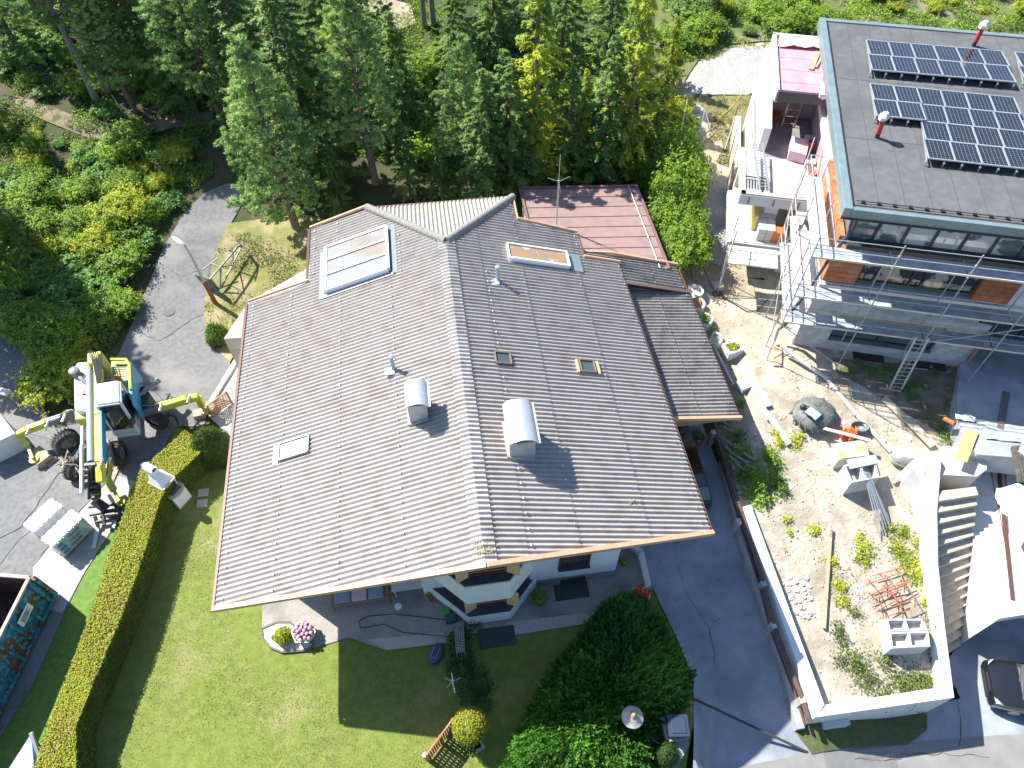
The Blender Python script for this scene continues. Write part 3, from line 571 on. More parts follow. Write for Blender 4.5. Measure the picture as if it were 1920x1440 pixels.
L_fern = LEAF('fern_fronds', (0.113, 0.280, 0.058), (0.226, 0.419, 0.087), (0.199, 0.373, 0.097), .5, .35)
L_thuja = LEAF('thuja_fronds', (0.078, 0.235, 0.031), (0.152, 0.373, 0.043), (0.056, 0.166, 0.027), .5, .2)
m_bark = M('bark', (.12, .09, .07), (.20, .165, .14), sc=9, bump=1, bs=20, rough=.95)
m_barkg = M('grey_bark', (.22, .20, .18), (.32, .29, .26), sc=9, bump=1, bs=20, rough=.95)
m_twig = M('dead_twigs', (.22, .19, .16), (.34, .30, .26), sc=6, rough=1)
TREES = []
def conifer(h, rad, nb, kind, leafm, start=.12, seed=1, dens=1., lsz=.24, bark=None, open_=0.):
    """a prototype tree at the origin: trunk, limbs, needle crown"""
    rg = np.random.default_rng(seed); rd = random.Random(seed)
    root = thing(kind, (0, 0, 0), 'tree', 'tree'); TREES.append(root)
    tk = MB(); tk.tube([(0, 0, 0), (.03 * h * .3, 0, h * .35), (0, .02 * h * .3, h * .7), (0, 0, h * .98)], [h * .016 + .05, h * .013 + .03, h * .007 + .02, .01], 8)
    obj('trunk', tk, bark or m_bark, root, smooth=True)
    lm = MB(); C = []; N = []; T = []
    for i in range(nb):
        f = (i + rd.random()) / nb; z = h * (start + (1 - start) * f ** .92)
        rr = rad * (1 - (z / h - start) / (1 - start)) ** .75 if kind != 'pine_tree' else rad * (1.02 - ((z / h - start) / (1 - start)) ** 1.35) * (.5 + .5 * min(1, (z / h - start) / .15 + .2))
        L = max(.25, rr * rd.uniform(.65, 1.15)); az = i * 2.399 + rd.uniform(-.4, .4)
        if kind == 'pine_tree': dr, rise = .02, .42
        elif kind == 'cypress_tree': dr, rise = .15, .25
        else: dr, rise = .26, -.02
        d = np.array([math.cos(az), math.sin(az), 0.]); side = np.array([-d[1], d[0], 0.])
        rise *= rd.uniform(.6, 1.3); K = 6; pts = []
        for k in range(K + 1):
            t = k / K; pts.append(d * L * t + np.array([0, 0, z + L * (rise * t - dr * t * t + (.12 * t ** 3 if kind == 'spruce_tree' else 0))]))
        if L > .8: lm.tube([tuple(q) for q in pts], [.02 + .012 * L, ] + [.018 + .004 * L * (1 - k / K) for k in range(1, K)] + [.006], 4, cap=False)
        # needle sprays: side twigs along the limb
        nt_ = int(L * 11 * dens) + 3
        for q in range(nt_):
            t = rg.uniform(.18 if kind != 'pine_tree' else .4, 1.02) ** .8; c = np.array([np.interp(t, np.arange(K + 1) / K, [p_[j] for p_ in pts]) for j in range(3)])
            w = L * .30 * (1.05 - t) + .12; s_ = rg.choice((-1, 1)); tl = rg.uniform(.3, 1) * w
            if kind == 'pine_tree':
                m = 30; cc = c + rg.normal(0, .14, 3) + side * s_ * tl; o = rg.normal(0, 1, (m, 3)); o /= np.linalg.norm(o, axis=1)[:, None]; o[:, 2] = np.abs(o[:, 2]) * .8
                o[:, 2] += .35; C.append(cc + o * .13 * rg.uniform(.5, 1, (m, 1)) + np.array([0, 0, .04])); T.append(o + d * .5); N.append(rg.normal(0, 1, (m, 3)))
            else:
                m = int(8 + tl * 17); tt = rg.uniform(0, 1, m)[:, None]; dirv = side * s_ + d * .7; dirv /= np.linalg.norm(dirv)
                cc = c + dirv * tl * tt + np.array([0, 0, -.10]) * tt * (2.2 if kind == 'cypress_tree' else 1) + rg.normal(0, .035, (m, 3))
                C.append(cc); T.append(np.repeat(dirv[None] + np.array([0, 0, -.25 if kind == 'spruce_tree' else -1.0]), m, 0) + rg.normal(0, .45, (m, 3))); N.append(np.repeat(np.array([[0, 0, 1.]]) + d * .35, m, 0))
    C = np.concatenate(C); N = np.concatenate(N); T = np.concatenate(T); n = len(C)
    obj('limb', lm, bark or m_bark, root)
    V, F = leaves(n, C, N, T, lsz * .78 * rg.uniform(.7, 1.3, n), lsz * .215 * rg.uniform(.7, 1.3, n), .25)
    raw('crown', V, F, leafm, root)
    return root, n
def place(src, first, ub, vb, vt, lab, group='conifers on the slope behind the house', rz=None, f=None, wide=1., h0=None):
    b = G(ub, vb, f or hz); h = upto(b, vt) - b.z if vt is not None else h0
    s = h / src['_h']; rz = random.uniform(0, 6.28) if rz is None else rz
    if first: src.location = b; src.scale = (s * wide, s * wide, s); src.rotation_euler = (0, 0, rz); src['label'] = lab; src['group'] = group; return src
    return dup(src, b, rz, lab, group, (s * wide, s * wide, s))
nleaf = 0; PR = {}
for nm, a in {'spr': (10, 2.6, 120, 'spruce_tree', L_spruce, .08, 11, 1., .26), 'spr2': (10, 2.3, 120, 'spruce_tree', L_spruce, .16, 12, 1., .26), 'yel': (10, 2.1, 130, 'spruce_tree', L_yel, .06, 13, 1.15, .24), 'pin': (10, 2.9, 85, 'pine_tree', L_pine, .22, 14, .8, .24), 'pinl': (10, 2.8, 110, 'pine_tree', L_pinel, .08, 15, .8, .24),
              'cyp': (10, 2.6, 110, 'cypress_tree', L_cyp, .06, 16, 1.1, .26), 'pin2': (10, 3.0, 60, 'pine_tree', L_pine, .4, 17, .8, .25, m_barkg), 'sprd': (10, 2.7, 110, 'spruce_tree', L_dark, .1, 18, 1., .28)}.items():
    t, n = conifer(*a[:3], a[3], a[4], a[5], a[6], a[7], a[8], *(a[9:] if len(a) > 9 else ())); t['_h'] = 10.; PR[nm] = [t, True]; nleaf += n
print('needles', nleaf)
def tree(nm, ub, vb, vt, lab, **k):
    t = PR[nm]; r = place(t[0], t[1], ub, vb, vt, lab, **k) if not t[1] else None
    if t[1]: t.append((ub, vb, vt, lab, k)); t[1] = False; return
    return r
LATER = []
TL = [('pinl', 556, 428, 68, 'tall light green pine beside the left corner of the roof', {'wide': 1.}),
      ('spr', 596, 345, -60, 'dark spruce standing just behind the light green pine'),
      ('yel', 1003, 352, -90, 'brightest yellow green spruce behind the middle of the roof', {'wide': 1.0}),
      ('pin', 705, 345, -40, 'tall blue green pine with a bare lower trunk behind the large skylight', {'wide': .9}),
      ('pin', 882, 350, 68, 'bushy pine with upright tips behind the roof hip', {'wide': .9}),
      ('cyp', 1165, 322, -60, 'drooping olive green cypress behind the pink metal roof', {'wide': .95}),
      ('yel', 1085, 335, 130, 'slim yellow green spruce right of the brightest one', {'wide': .8}),
      ('cyp', 1080, 340, 170, 'smaller olive cypress left of the drooping one', {'wide': .8}),
      ('sprd', 770, 372, 225, 'low dark spruce in shade under the pines'), ('sprd', 640, 400, 270, 'dark young spruce between the pine and the roof'), ('sprd', 950, 360, 90, 'dark spruce between the pine and the brightest spruce'),
      ('sprd', 830, 380, 260, 'small dark spruce right behind the hip'), ('sprd', 1062, 348, 120, 'small dark spruce behind the antenna'), ('spr', 1215, 330, 205, 'short dark green spruce at the corner of the pink roof'),
      ('spr2', 500, 255, -160, 'spruce half hidden behind the light green pine'), ('pin', 420, 235, -130, 'brownish pine left of the spruces'), ('pin2', 690, 160, -200, 'pine whose crown leaves the top of the picture'),
      ('sprd', 370, 215, -60, 'dark spruce left of the brownish pine'), ('spr2', 300, 170, -190, 'spruce above the shaded clearing'), ('pin2', 203, 172, -230, 'pine with a straight grey trunk at the clearing'), ('pin2', 182, 190, -200, 'pine with a bent brown trunk at the clearing'),
      ('pin', 110, 60, -300, 'pine with paired trunks near the top left corner'), ('spr', 50, 120, -160, 'dense spruce at the top left corner'), ('spr', 20, 440, 300, 'young spruce at the left edge among the bushes'), ('spr2', 70, 500, 385, 'small pointed spruce at the left edge'),
      ('spr', 860, 170, -60, 'shaded spruce above the bushy pine'), ('sprd', 930, 150, -120, 'dark spruce behind the brightest one'), ('spr2', 1130, 170, -120, 'spruce above the olive cypress'), ('pin2', 795, 50, -300, 'pine with a bare grey trunk at the top edge'), ('pin2', 812, 45, -310, 'second bare trunk at the top edge'),
      ('spr', 150, 20, -300, 'spruce crown cut by the top edge, left'), ('sprd', 240, 60, -260, 'dark spruce above the pine trunks'), ('spr2', 330, 40, -280, 'tall spruce at the top edge left of the pines'), ('sprd', 470, 110, -260, 'dark spruce deep in the wood'), ('spr2', 1330, 40, -60, 'spruce above the gravel pad'),
      ('pinl', -85, 490, None, 'tall pine just beyond the left edge whose shadow falls on the road', {'h0': 14, 'wide': 1.1}), ('pin', -70, 590, None, 'broad pine beyond the left edge, nearest the gravel', {'h0': 11}), ('pin', 255, 212, -30, 'blue green pine standing between the clearing and the road end'),
      ('sprd', 915, 402, 130, 'dark spruce right behind the hip, its foot hidden'), ('sprd', 958, 392, 110, 'dark spruce between the house and the pink roof'),
      ('sprd', 1125, 340, 60, 'dark spruce squeezed between the cypresses behind the pink roof'), ('spr', 760, 260, 20, 'dense spruce between the two pines behind the roof'), ('spr', 640, 200, -120, 'dense spruce left of the pine with the bare trunk'), ('sprd', 1180, 250, 20, 'dark spruce behind the drooping cypress'), ('spr', 1050, 200, -120, 'deep green spruce right of the brightest one'),
      ('sprd', 560, 190, -140, 'dark spruce between two pines'), ('spr', 0, 250, 60, 'spruce on the left picture edge'), ('cyp', 1245, 180, 30, 'loose yellow green cypress near the gravel pad'), ('sprd', 1000, 60, -200, 'shaded spruce at the top edge')]
for q in TL: tree(*q[:5], **(q[5] if len(q) > 5 else {}))
for nm, t in PR.items():
    if len(t) > 2: ub, vb, vt, lab, k = t[2]; place(t[0], True, ub, vb, vt, lab, **k)
# ---- bushes
def bush_mesh(name, h, r, leafm, n, seed, lsz=.14, lobes=7, flat=1., stems=True, label=None, cat='bush', org=(0, 0, 0), group=None):
    rg = np.random.default_rng(seed); root = thing(name, org, label or 'bush', cat, group)
    st = MB(); o = Vector(org)
    cs = []
    for i in range(lobes):
        a = i * 2.4; q = r * .55 * math.sqrt((i + .5) / lobes) * 1.3; c = np.array([q * math.cos(a), q * math.sin(a), h * (.45 + .18 * rg.random()) * (1 - .25 * q / r)]); cs.append((c, r * rg.uniform(.38, .55)))
        st.tube([o, o + Vector(c * .6), o + Vector(c)], [.03, .02, .01], 5)
    obj('stem', st, m_bark, root)
    C = []; N = []
    for c, rr in cs:                       # leafy shoots that splay out of each lobe
        k_ = 16; m = n // lobes // k_
        d = rg.normal(0, 1, (m, 3)); d[:, 2] = np.abs(d[:, 2]) + .15; d /= np.linalg.norm(d, axis=1)[:, None]
        Ls = rr * rg.uniform(.5, 1.75, (m, 1, 1)); t = rg.uniform(.25, 1, (1, k_, 1)); dr = np.array([0, 0, -1.]) * (t ** 2) * Ls * rg.uniform(.1, .7, (m, 1, 1))
        P_ = c + d[:, None, :] * Ls * t * np.array([1, 1, min(1.3, h / r)]) + dr + rg.normal(0, .05, (m, k_, 3)); P_[..., 2] = np.maximum(P_[..., 2], .03)
        C.append(P_.reshape(-1, 3)); N.append(np.repeat(d + np.array([0, 0, .6]), k_, 0))
    C = np.concatenate(C); N = np.concatenate(N); m = len(C)
    V, F = leaves(m, C, N, rg.normal(0, 1, (m, 3)), lsz * rg.uniform(.7, 1.4, m), lsz * .55 * rg.uniform(.7, 1.3, m), .5)
    raw('foliage', V + np.array(org), F, leafm, root); return root
BP = {'a': bush_mesh('bush', 1.2, 1., L_bush, 9000, 1, .10, 11), 'b': bush_mesh('bush', 1.3, 1.1, L_bushy, 9000, 2, .10, 12), 'c': bush_mesh('bush', 1.1, 1.1, L_dark, 7000, 3, .115, 10), 'f': bush_mesh('fern_clump', .7, 1., L_fern, 5000, 4, .16, 7, cat='fern')}
BU = {k: False for k in BP}
def bush(k, u, v, s, lab, f=hz, group='wild bushes on the slope', zs=1.):
    p = G(u, v, f); rz = random.uniform(0, 6.28)
    if not BU[k]: BU[k] = True; r = BP[k]; r.location = p; r.rotation_euler = (0, 0, rz); r.scale = (s, s, s * zs); r['label'] = lab; r['group'] = group; return r
    return dup(BP[k], p, rz, lab, group, (s, s, s * zs))
reg = [ # region polygons, kinds, spacing px, where words
    ([(0, 250), (60, 235), (150, 280), (250, 265), (380, 270), (378, 330), (330, 380), (270, 460), (240, 540), (230, 610), (160, 660), (120, 700), (60, 640), (20, 600), (-10, 590)], 'ffaabfa', 34, 'wild bush on the slope left of the road'),
    ([(50, 640), (140, 640), (160, 690), (140, 740), (100, 760), (70, 700)], 'aba', 30, 'bush beside the crane machine'),
    ([(0, 0), (280, 0), (440, 150), (400, 205), (270, 210), (180, 215), (0, 170)], 'cfca', 52, 'shaded bush under the pines'),
    ([(640, 60), (960, 60), (960, 230), (840, 330), (640, 220)], 'cca', 52, 'shaded bush in the wood behind the house'),
    ([(1208, 330), (1240, 300), (1275, 320), (1285, 400), (1296, 470), (1288, 515), (1262, 480), (1228, 400)], 'aaa', 15, 'bright green bush along the pink metal roof'),
    ([(1250, 0), (1480, 0), (1560, 20), (1545, 62), (1440, 70), (1370, 80), (1290, 110), (1230, 160), (1230, 60)], 'abac', 36, 'bush above the gravel pad'),
    ([(1560, -40), (2000, -60), (2000, 30), (1600, 34)], 'abcb', 40, 'bush behind the solar roof'),
    ([(1220, 170), (1290, 190), (1275, 300), (1230, 290)], 'ab', 34, 'bush beside the garden steps')]
nb = 0
for poly, kinds, sp, lab in reg:
    us = [q[0] for q in poly]; vs = [q[1] for q in poly]; v = min(vs)
    while v < max(vs):
        u = min(us) + random.uniform(0, sp)
        while u < max(us):
            uu, vv = u + random.gauss(0, sp * .55), v + random.gauss(0, sp * .5)
            if inpoly(uu, vv, poly):
                rt = 'along the pink' in lab
                bush(random.choice(kinds), uu, vv, random.choice((.45, .6, .75, .9, 1.2)) * random.uniform(.85, 1.15) * (1 if sp < 45 else 1.3), lab, f=site_h if uu > 1240 else hz, zs=1.7 if rt else random.uniform(.7, 1.1)); nb += 1
            u += sp
        v += sp * .8
print('bushes', nb)
# undergrowth: one mass of small ground leaves on the slope
def cover(name, poly, n, leafm, lsz, hgt, lab, f=hz, cat='undergrowth', patch=.5, flat=.6):
    us = [q[0] for q in poly]; vs = [q[1] for q in poly]; W = px(poly, f); C = []; xs = [p.x for p in W]; ys = [p.y for p in W]
    pts = rng.uniform((min(xs), min(ys)), (max(xs), max(ys)), (n * 3, 2)); k = 0
    for x, y in pts:
        if k >= n: break
        q = noise.noise((x * .55, y * .55, 9)) + .4 * noise.noise((x * 2, y * 2, 4))
        if q < patch - .5 or not inpoly(x, y, W): continue
        C.append((x, y, f(x, y) + abs(random.gauss(0, 1)) * hgt * (.4 + q))); k += 1
    C = np.array(C); m = len(C); V, F = leaves(m, C, np.tile([0, 0, 1.], (m, 1)), rng.normal(0, 1, (m, 3)), lsz * rng.uniform(.6, 1.5, m), lsz * .4 * rng.uniform(.6, 1.4, m), flat)
    return raw(name, V, F, leafm, label=lab, cat=cat, kind='stuff')
cover('undergrowth', [(-20, 180), (150, 260), (400, 250), (400, 330), (330, 390), (270, 470), (220, 640), (150, 700), (60, 640), (-20, 590)], 70000, LEAF('slope_weeds', (.10, .20, .04), (.22, .32, .06), (.30, .30, .10), .35, .35), .13, .3, 'ferns and weeds covering the slope left of the road', patch=.3)
cover('undergrowth', [(-40, -20), (1230, -20), (1230, 340), (960, 350), (400, 250), (150, 250), (-40, 180)], 95000, L_bush, .15, .15, 'low green plants on the forest floor behind the house', patch=.42)
cover('grass', [(384, 650), (384, 560), (405, 470), (430, 440), (560, 430), (580, 520), (460, 590), (450, 650)], 14000, LEAF('dry_grass_blades', (.22, .22, .06), (.38, .33, .14), (.14, .20, .04), 1.2, .3), .12, .06, 'dry grass on the bank beside the house', cat='grass', patch=.3)
cover('grass', [(1296, 180), (1440, 175), (1440, 260), (1400, 330), (1330, 300), (1330, 215)], 9000, MATS['dry_grass_blades'], .12, .07, 'dry grass on the bank below the gravel pad', f=site_h, cat='grass', patch=.35)
cover('grass', [(1250, 60), (1900, -30), (1900, 60), (1560, 60), (1440, 90), (1290, 120)], 14000, L_bushy, .14, .1, 'green grass above the gravel pad', f=site_h, cat='grass', patch=.4)
cover('undergrowth', [(1240, -60), (2000, -70), (2000, 60), (1570, 62), (1450, 75), (1370, 82), (1290, 120), (1240, 180)], 42000, L_bush, .17, .3, 'rough green growth on the slope behind the new house', f=site_h, patch=.3)
cover('grass', [(20, 1440), (20, 1600), (1240, 1600), (1300, 1300), (960, 1190), (655, 1200), (490, 1215), (490, 1150), (430, 1150), (430, 870), (330, 960), (250, 1195), (185, 1380)], 90000, LEAF('lawn_blades', (.155, .22, .032), (.28, .325, .065), (.33, .31, .13), .7, .3), .055, .014, 'short mown lawn grass in front of the house', cat='grass', patch=-9, flat=.8)
# weeds on the plot
def weeds(blobs, n, leafm, lsz, lab, f=site_h, cat='weeds', name='weed_patch', hg=.12):
    C = []
    for u, v, r in blobs:
        p = G(u, v, f); m = int(n * r * r)
        d = rng.normal(0, r * .5, (m, 2)); hh = np.abs(rng.normal(0, 1, m)) * hg * np.exp(-(d ** 2).sum(1) / (r * r * .5))
        for (dx, dy), h in zip(d, hh): C.append((p.x + dx, p.y + dy, f(p.x + dx, p.y + dy) + .02 + h))
    C = np.array(C); m = len(C); V, F = leaves(m, C, np.tile([0, 0, 1.], (m, 1)), rng.normal(0, 1, (m, 3)), lsz * rng.uniform(.6, 1.4, m), lsz * .5 * rng.uniform(.6, 1.4, m), .6)
    return raw(name, V, F, leafm, label=lab, cat=cat, kind='stuff')
weeds([(1475, 975, .22), (1525, 995, .28), (1480, 1000, .15), (1620, 1030, .42), (1618, 1052, .35), (1680, 1030, .4), (1700, 1050, .45), (1690, 1000, .35), (1725, 1020, .35), (1715, 1080, .45), (1740, 1075, .3), (1745, 1110, .25), (1735, 1130, .2), (1560, 1055, .3), (1575, 1100, .35), (1580, 1130, .3), (1668, 990, .25), (1460, 830, .3), (1490, 830, .32), (1500, 820, .2), (1455, 815, .25), (1610, 1005, .2)], 1600, L_bushy, .1, 'bright green weed clumps on the bare plot')
weeds([(1385, 850, .5), (1400, 890, .6), (1420, 920, .6), (1450, 900, .5), (1450, 870, .4), (1440, 855, .4), (1380, 820, .35), (1360, 790, .3), (1430, 940, .4), (1465, 920, .35), (1340, 650, .2), (1330, 620, .2), (1385, 760, .25)], 1500, L_bush, .12, 'dense weeds in the shade below the annex roof', hg=.2)
weeds([(1600, 1240, .5), (1620, 1270, .5), (1660, 1240, .4), (1690, 1280, .5), (1720, 1275, .5), (1745, 1285, .45), (1745, 1180, .25), (1750, 1210, .25), (1745, 1160, .25), (1650, 1300, .5), (1700, 1300, .45), (1580, 1200, .3), (1570, 1180, .3), (1600, 1150, .25), (1755, 1240, .3), (1575, 1240, .25)], 1300, LEAF('bank_weeds', (.10, .17, .03), (.20, .25, .05), (.17, .19, .08), 1.5, .3), .1, 'grass and weeds in the corner behind the garden wall')
weeds([(1780, 830, .3), (1770, 815, .3), (1765, 800, .2), (1795, 825, .2), (1620, 690, .3), (1650, 700, .35), (1690, 705, .3), (1605, 680, .25), (1715, 745, .2), (1735, 725, .25)], 1500, L_dark, .1, 'dark ivy and weeds beside the terrace slab')
weeds([(random.uniform(1330, 1730), random.uniform(600, 1290), random.uniform(.15, .4)) for _ in range(60)], 260, LEAF('sparse_weeds', (.20, .22, .07), (.34, .30, .15), None, 1, .3), .07, 'sparse dry weeds dotted over the bare soil', hg=.05)
# flat scatter of stones on the plot
st = MB()
for _ in range(3200):
    u, v = random.uniform(1290, 1800), random.uniform(560, 1330); p = G(u, v, site_h)
    if not inpoly(p.x, p.y, SITE): continue
    r = abs(random.gauss(0, .022)) + .008; a = random.random() * 6; st.loft([[p + Vector((r * k * math.cos(a + i * 1.25) * random.uniform(.7, 1.2), r * k * math.sin(a + i * 1.25), r * zz)) for i in range(5)] for k, zz in ((1, -.2), (.9, .4), (.4, .75))])
obj('loose_stones', st, M('rubble_stone', (.42, .39, .34), (.56, .53, .48), sc=3, rough=.95), kind='stuff', label='loose stones and rubble strewn over the bare plot', cat='stones')
st = MB()
for _ in range(70):
    u, v = random.uniform(1475, 1520), random.uniform(1080, 1160); p = G(u, v, site_h); r = random.uniform(.04, .14); a = random.random() * 6
    st.loft([[p + Vector((r * k * math.cos(a + i * 1.05) * random.uniform(.7, 1.2), r * k * math.sin(a + i * 1.05), r * zz)) for i in range(6)] for k, zz in ((1, -.2), (.85, .25), (.7, .35))])
obj('concrete_rubble', st, m_conc, kind='stuff', label='broken concrete lumps beside the left garden wall', cat='rubble')
# ---- hedge
def ribbon(top_l, top_r, H):
    return [P(*q, H) for q in top_l], [P(*q, H) for q in top_r]
hl, hr = ribbon([(347, 806), (263, 881), (243, 925), (232, 962), (203, 1037), (187, 1100), (160, 1175), (90, 1353), (60, 1450), (10, 1600)], [(388, 838), (322, 898), (300, 938), (293, 962), (267, 1047), (232, 1147), (170, 1293), (143, 1360), (143, 1450), (120, 1600)], 1.36)
hedge = thing('hedge', (hl[4] + hr[4]) / 2 * Vector((1, 1, 0)) if False else Vector(((hl[4].x + hr[4].x) / 2, (hl[4].y + hr[4].y) / 2, 0)), 'long clipped hedge with a yellow green flat top beside the lawn', 'hedge')
hb = MB(); out = []
for a, b in zip(hl, hr):
    d = (b - a); d.z = 0; d.normalize(); i_ = .07
    out.append([Vector((a.x, a.y, 0)) + d * .0, a + d * i_ - Vector((0, 0, .05)), b - d * i_ - Vector((0, 0, .05)), Vector((b.x, b.y, 0))])
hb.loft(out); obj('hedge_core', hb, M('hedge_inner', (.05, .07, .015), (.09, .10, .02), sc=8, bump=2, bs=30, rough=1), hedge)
def surf_leaves(quads, dens, lsz, jit=.5, puff=.05):
    C = []; N = []
    for a, b, c, d in quads:
        a, b, c, d = (np.array(x) for x in (a, b, c, d)); nr = np.cross(b - a, d - a); ar = np.linalg.norm(nr); nr = nr / ar; m = int(ar * dens)
        s, t = rng.random((m, 1)), rng.random((m, 1)); C.append((a * (1 - s) + b * s) * (1 - t) + (d * (1 - s) + c * s) * t + nr * rng.normal(0, puff, (m, 1))); N.append(np.repeat(nr[None], m, 0))
    C = np.concatenate(C); N = np.concatenate(N); m = len(C)
    return leaves(m, C, N, rng.normal(0, 1, (m, 3)), lsz * rng.uniform(.6, 1.4, m), lsz * .55 * rng.uniform(.6, 1.4, m), jit)
tq = [(hl[i], hr[i], hr[i + 1], hl[i + 1]) for i in range(len(hl) - 1)]; tq = [(a, d, c, b) for a, b, c, d in tq]
V, F = surf_leaves(tq, 1300, .065, .45, .022); raw('hedge_top', V, F, L_hedge, hedge)
g = lambda p: Vector((p.x, p.y, 0))
sq = [(g(hr[i]), g(hr[i + 1]), hr[i + 1], hr[i]) for i in range(len(hr) - 1)] + [(g(hl[i + 1]), g(hl[i]), hl[i], hl[i + 1]) for i in range(len(hl) - 1)] + [(g(hl[0]), g(hr[0]), hr[0], hl[0])]
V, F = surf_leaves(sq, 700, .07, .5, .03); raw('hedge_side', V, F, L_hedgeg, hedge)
# ---- clipped cone, ball, other garden shrubs
def dome(name, p, prof, leafm, dens, lsz, lab, cat='shrub', core=(.04, .06, .015), puff=.03, jit=.5, n=20, lump=0.):
    root = thing(name, p, lab, cat); p = Vector(p)
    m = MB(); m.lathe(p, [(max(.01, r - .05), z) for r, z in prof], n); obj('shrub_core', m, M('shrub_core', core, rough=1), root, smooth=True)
    qs = []
    for (r0, z0), (r1, z1) in zip(prof[:-1], prof[1:]):
        for i in range(n):
            a, b = 2 * math.pi * i / n, 2 * math.pi * (i + 1) / n
            e = lambda A, r, z: p + Vector(((r + lump * noise.noise((math.cos(A) * 2, math.sin(A) * 2, z * 1.5))) * math.cos(A), (r + lump * noise.noise((math.cos(A) * 2, math.sin(A) * 2, z * 1.5))) * math.sin(A), z))
            if max(r0, r1) > .02: qs.append((e(a, r0, z0), e(b, r0, z0), e(b, r1, z1), e(a, r1, z1)))
    V, F = surf_leaves(qs, dens, lsz, jit, puff); raw('foliage', V, F, leafm, root); return root
dome('conical_shrub', P(408, 855), [(.72, 0), (.84, .4), (.8, .9), (.6, 1.4), (.3, 1.8), (.02, 1.95)], LEAF('clipped_conifer', (.06, .11, .015), (.10, .16, .02), (.05, .09, .015), 1.2, .2), 900, .07, 'rounded conical evergreen at the end of the yellow hedge', lump=.15)
bp = P(884, 1375); dome('ball_shrub', (bp.x, bp.y, .55), [(.02, 0), (.33, .08), (.52, .28), (.58, .55), (.5, .85), (.32, 1.04), (.02, 1.12)], L_hedge, 1500, .055, 'clipped yellow ball shrub beside the lattice fence')
ball = MB(); ball.tube([(bp.x, bp.y, 0), (bp.x, bp.y, .7)], .05, 8); obj('shrub_stem', ball, m_bark, [o for o in bpy.data.objects if o.name.startswith('ball_shrub')][0])
dome('small_fir', P(412, 640), [(.3, 0), (.48, .25), (.42, .6), (.2, .95), (.02, 1.1)], L_spruce, 1300, .1, 'small dark green fir on the bank beside the house', puff=.06, jit=.9, lump=.2)
dome('round_shrub', P(1243, 1418), [(.38, 0), (.45, .3), (.36, .6), (.2, .75), (.02, .82)], LEAF('box_leaves', (.03, .08, .015), (.06, .13, .02), None, 1, .2), 1400, .05, 'small round green shrub at the bottom edge by the bin')
# ---- the great spreading conifer in the garden
def frond_mass(name, p, rx, ry, h, n, leafm, lab, lsz=.2, seed=5, cat='tree', poly=None, trunk=True):
    rg = np.random.default_rng(seed); root = thing(name, p, lab, cat); p = Vector(p)
    if trunk:
        m = MB(); m.tube([p, p + Vector((.1, .1, h * .6))], [.18, .07], 8)
        for i in range(9): a = i * .7; m.tube([p + Vector((0, 0, .2)), p + Vector((rx * .4 * math.cos(a), ry * .4 * math.sin(a), h * .45)), p + Vector((rx * .8 * math.cos(a), ry * .8 * math.sin(a), h * .4))], [.07, .05, .02], 5)
        obj('trunk', m, m_bark, root)
    C = []; N = []; T = []
    tips = n // 26
    def dist(x, y): return min((Vector((x, y)) - (lambda a_, b_: a_ + (b_ - a_) * max(0, min(1, (Vector((x, y)) - a_).dot(b_ - a_) / (b_ - a_).length_squared)))(Vector(poly[i][:2]), Vector(poly[(i + 1) % len(poly)][:2]))).length for i in range(len(poly)))
    if poly: bx0, bx1, by0, by1 = min(q[0] for q in poly), max(q[0] for q in poly), min(q[1] for q in poly), max(q[1] for q in poly)
    k_ = 0
    while k_ < tips:
        if poly:
            wx, wy = rg.uniform(bx0, bx1), rg.uniform(by0, by1)
            if not inpoly(wx, wy, poly): continue
            dd_ = dist(wx, wy); x, y = wx - p.x, wy - p.y; hh = h * min(1, .25 + dd_ / 1.1) ** .6 * (.84 + .3 * noise.noise((x * .8, y * .8, 2))) + rg.normal(0, .09)
        else:
            a = rg.uniform(0, 6.283); q = math.sqrt(rg.uniform(0, 1)); ex = 1 + .16 * noise.noise((math.cos(a) * 1.3, math.sin(a) * 1.3, seed))
            x, y = rx * q * ex * math.cos(a), ry * q * ex * math.sin(a); hh = h * math.sqrt(max(0, 1 - q ** 2.6)) * (.82 + .22 * noise.noise((x * .8, y * .8, 2))) + rg.normal(0, .10) + .1
        k_ += 1
        if rg.random() < .25: hh *= rg.uniform(.3, .9)
        d = np.array([x / rx, y / ry, .9]) + rg.normal(0, .3, 3); d /= np.linalg.norm(d); s = np.cross(d, rg.normal(0, 1, 3)); s /= np.linalg.norm(s)
        k = 26; t = rg.uniform(0, 1, k)[:, None]; sd = rg.choice((-1, 1), (k, 1)); Lf = rg.uniform(.3, .55)
        C.append(np.array([x, y, hh]) + d * (t - .5) * Lf + s * sd * (1 - t) * .13 * rg.uniform(.3, 1, (k, 1))); T.append(d * .8 + s * sd * .7 + 0 * t); N.append(np.repeat(np.cross(d, s)[None], k, 0))
    C = np.concatenate(C); C[:, 2] = np.maximum(C[:, 2], .03); N = np.concatenate(N); T = np.concatenate(T); m = len(C)
    V, F = leaves(m, C, N, T, lsz * .5 * rg.uniform(.7, 1.3, m), lsz * .17 * rg.uniform(.7, 1.3, m), .25); raw('foliage', V + np.array(p), F, leafm, root)
    co = MB()
    if poly:
        cc_ = sum((Vector((q[0], q[1], 0)) for q in poly), Vector()) / len(poly); co.loft([[Vector((cc_.x + (q[0] - cc_.x) * k, cc_.y + (q[1] - cc_.y) * k, z)) for q in poly] for k, z in ((.96, .01), (.92, h * .4), (.8, h * .68), (.3, h * .74))])
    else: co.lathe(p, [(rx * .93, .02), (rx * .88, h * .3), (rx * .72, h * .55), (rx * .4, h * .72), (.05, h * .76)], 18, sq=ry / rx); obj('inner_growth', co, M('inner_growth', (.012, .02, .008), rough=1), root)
    return root
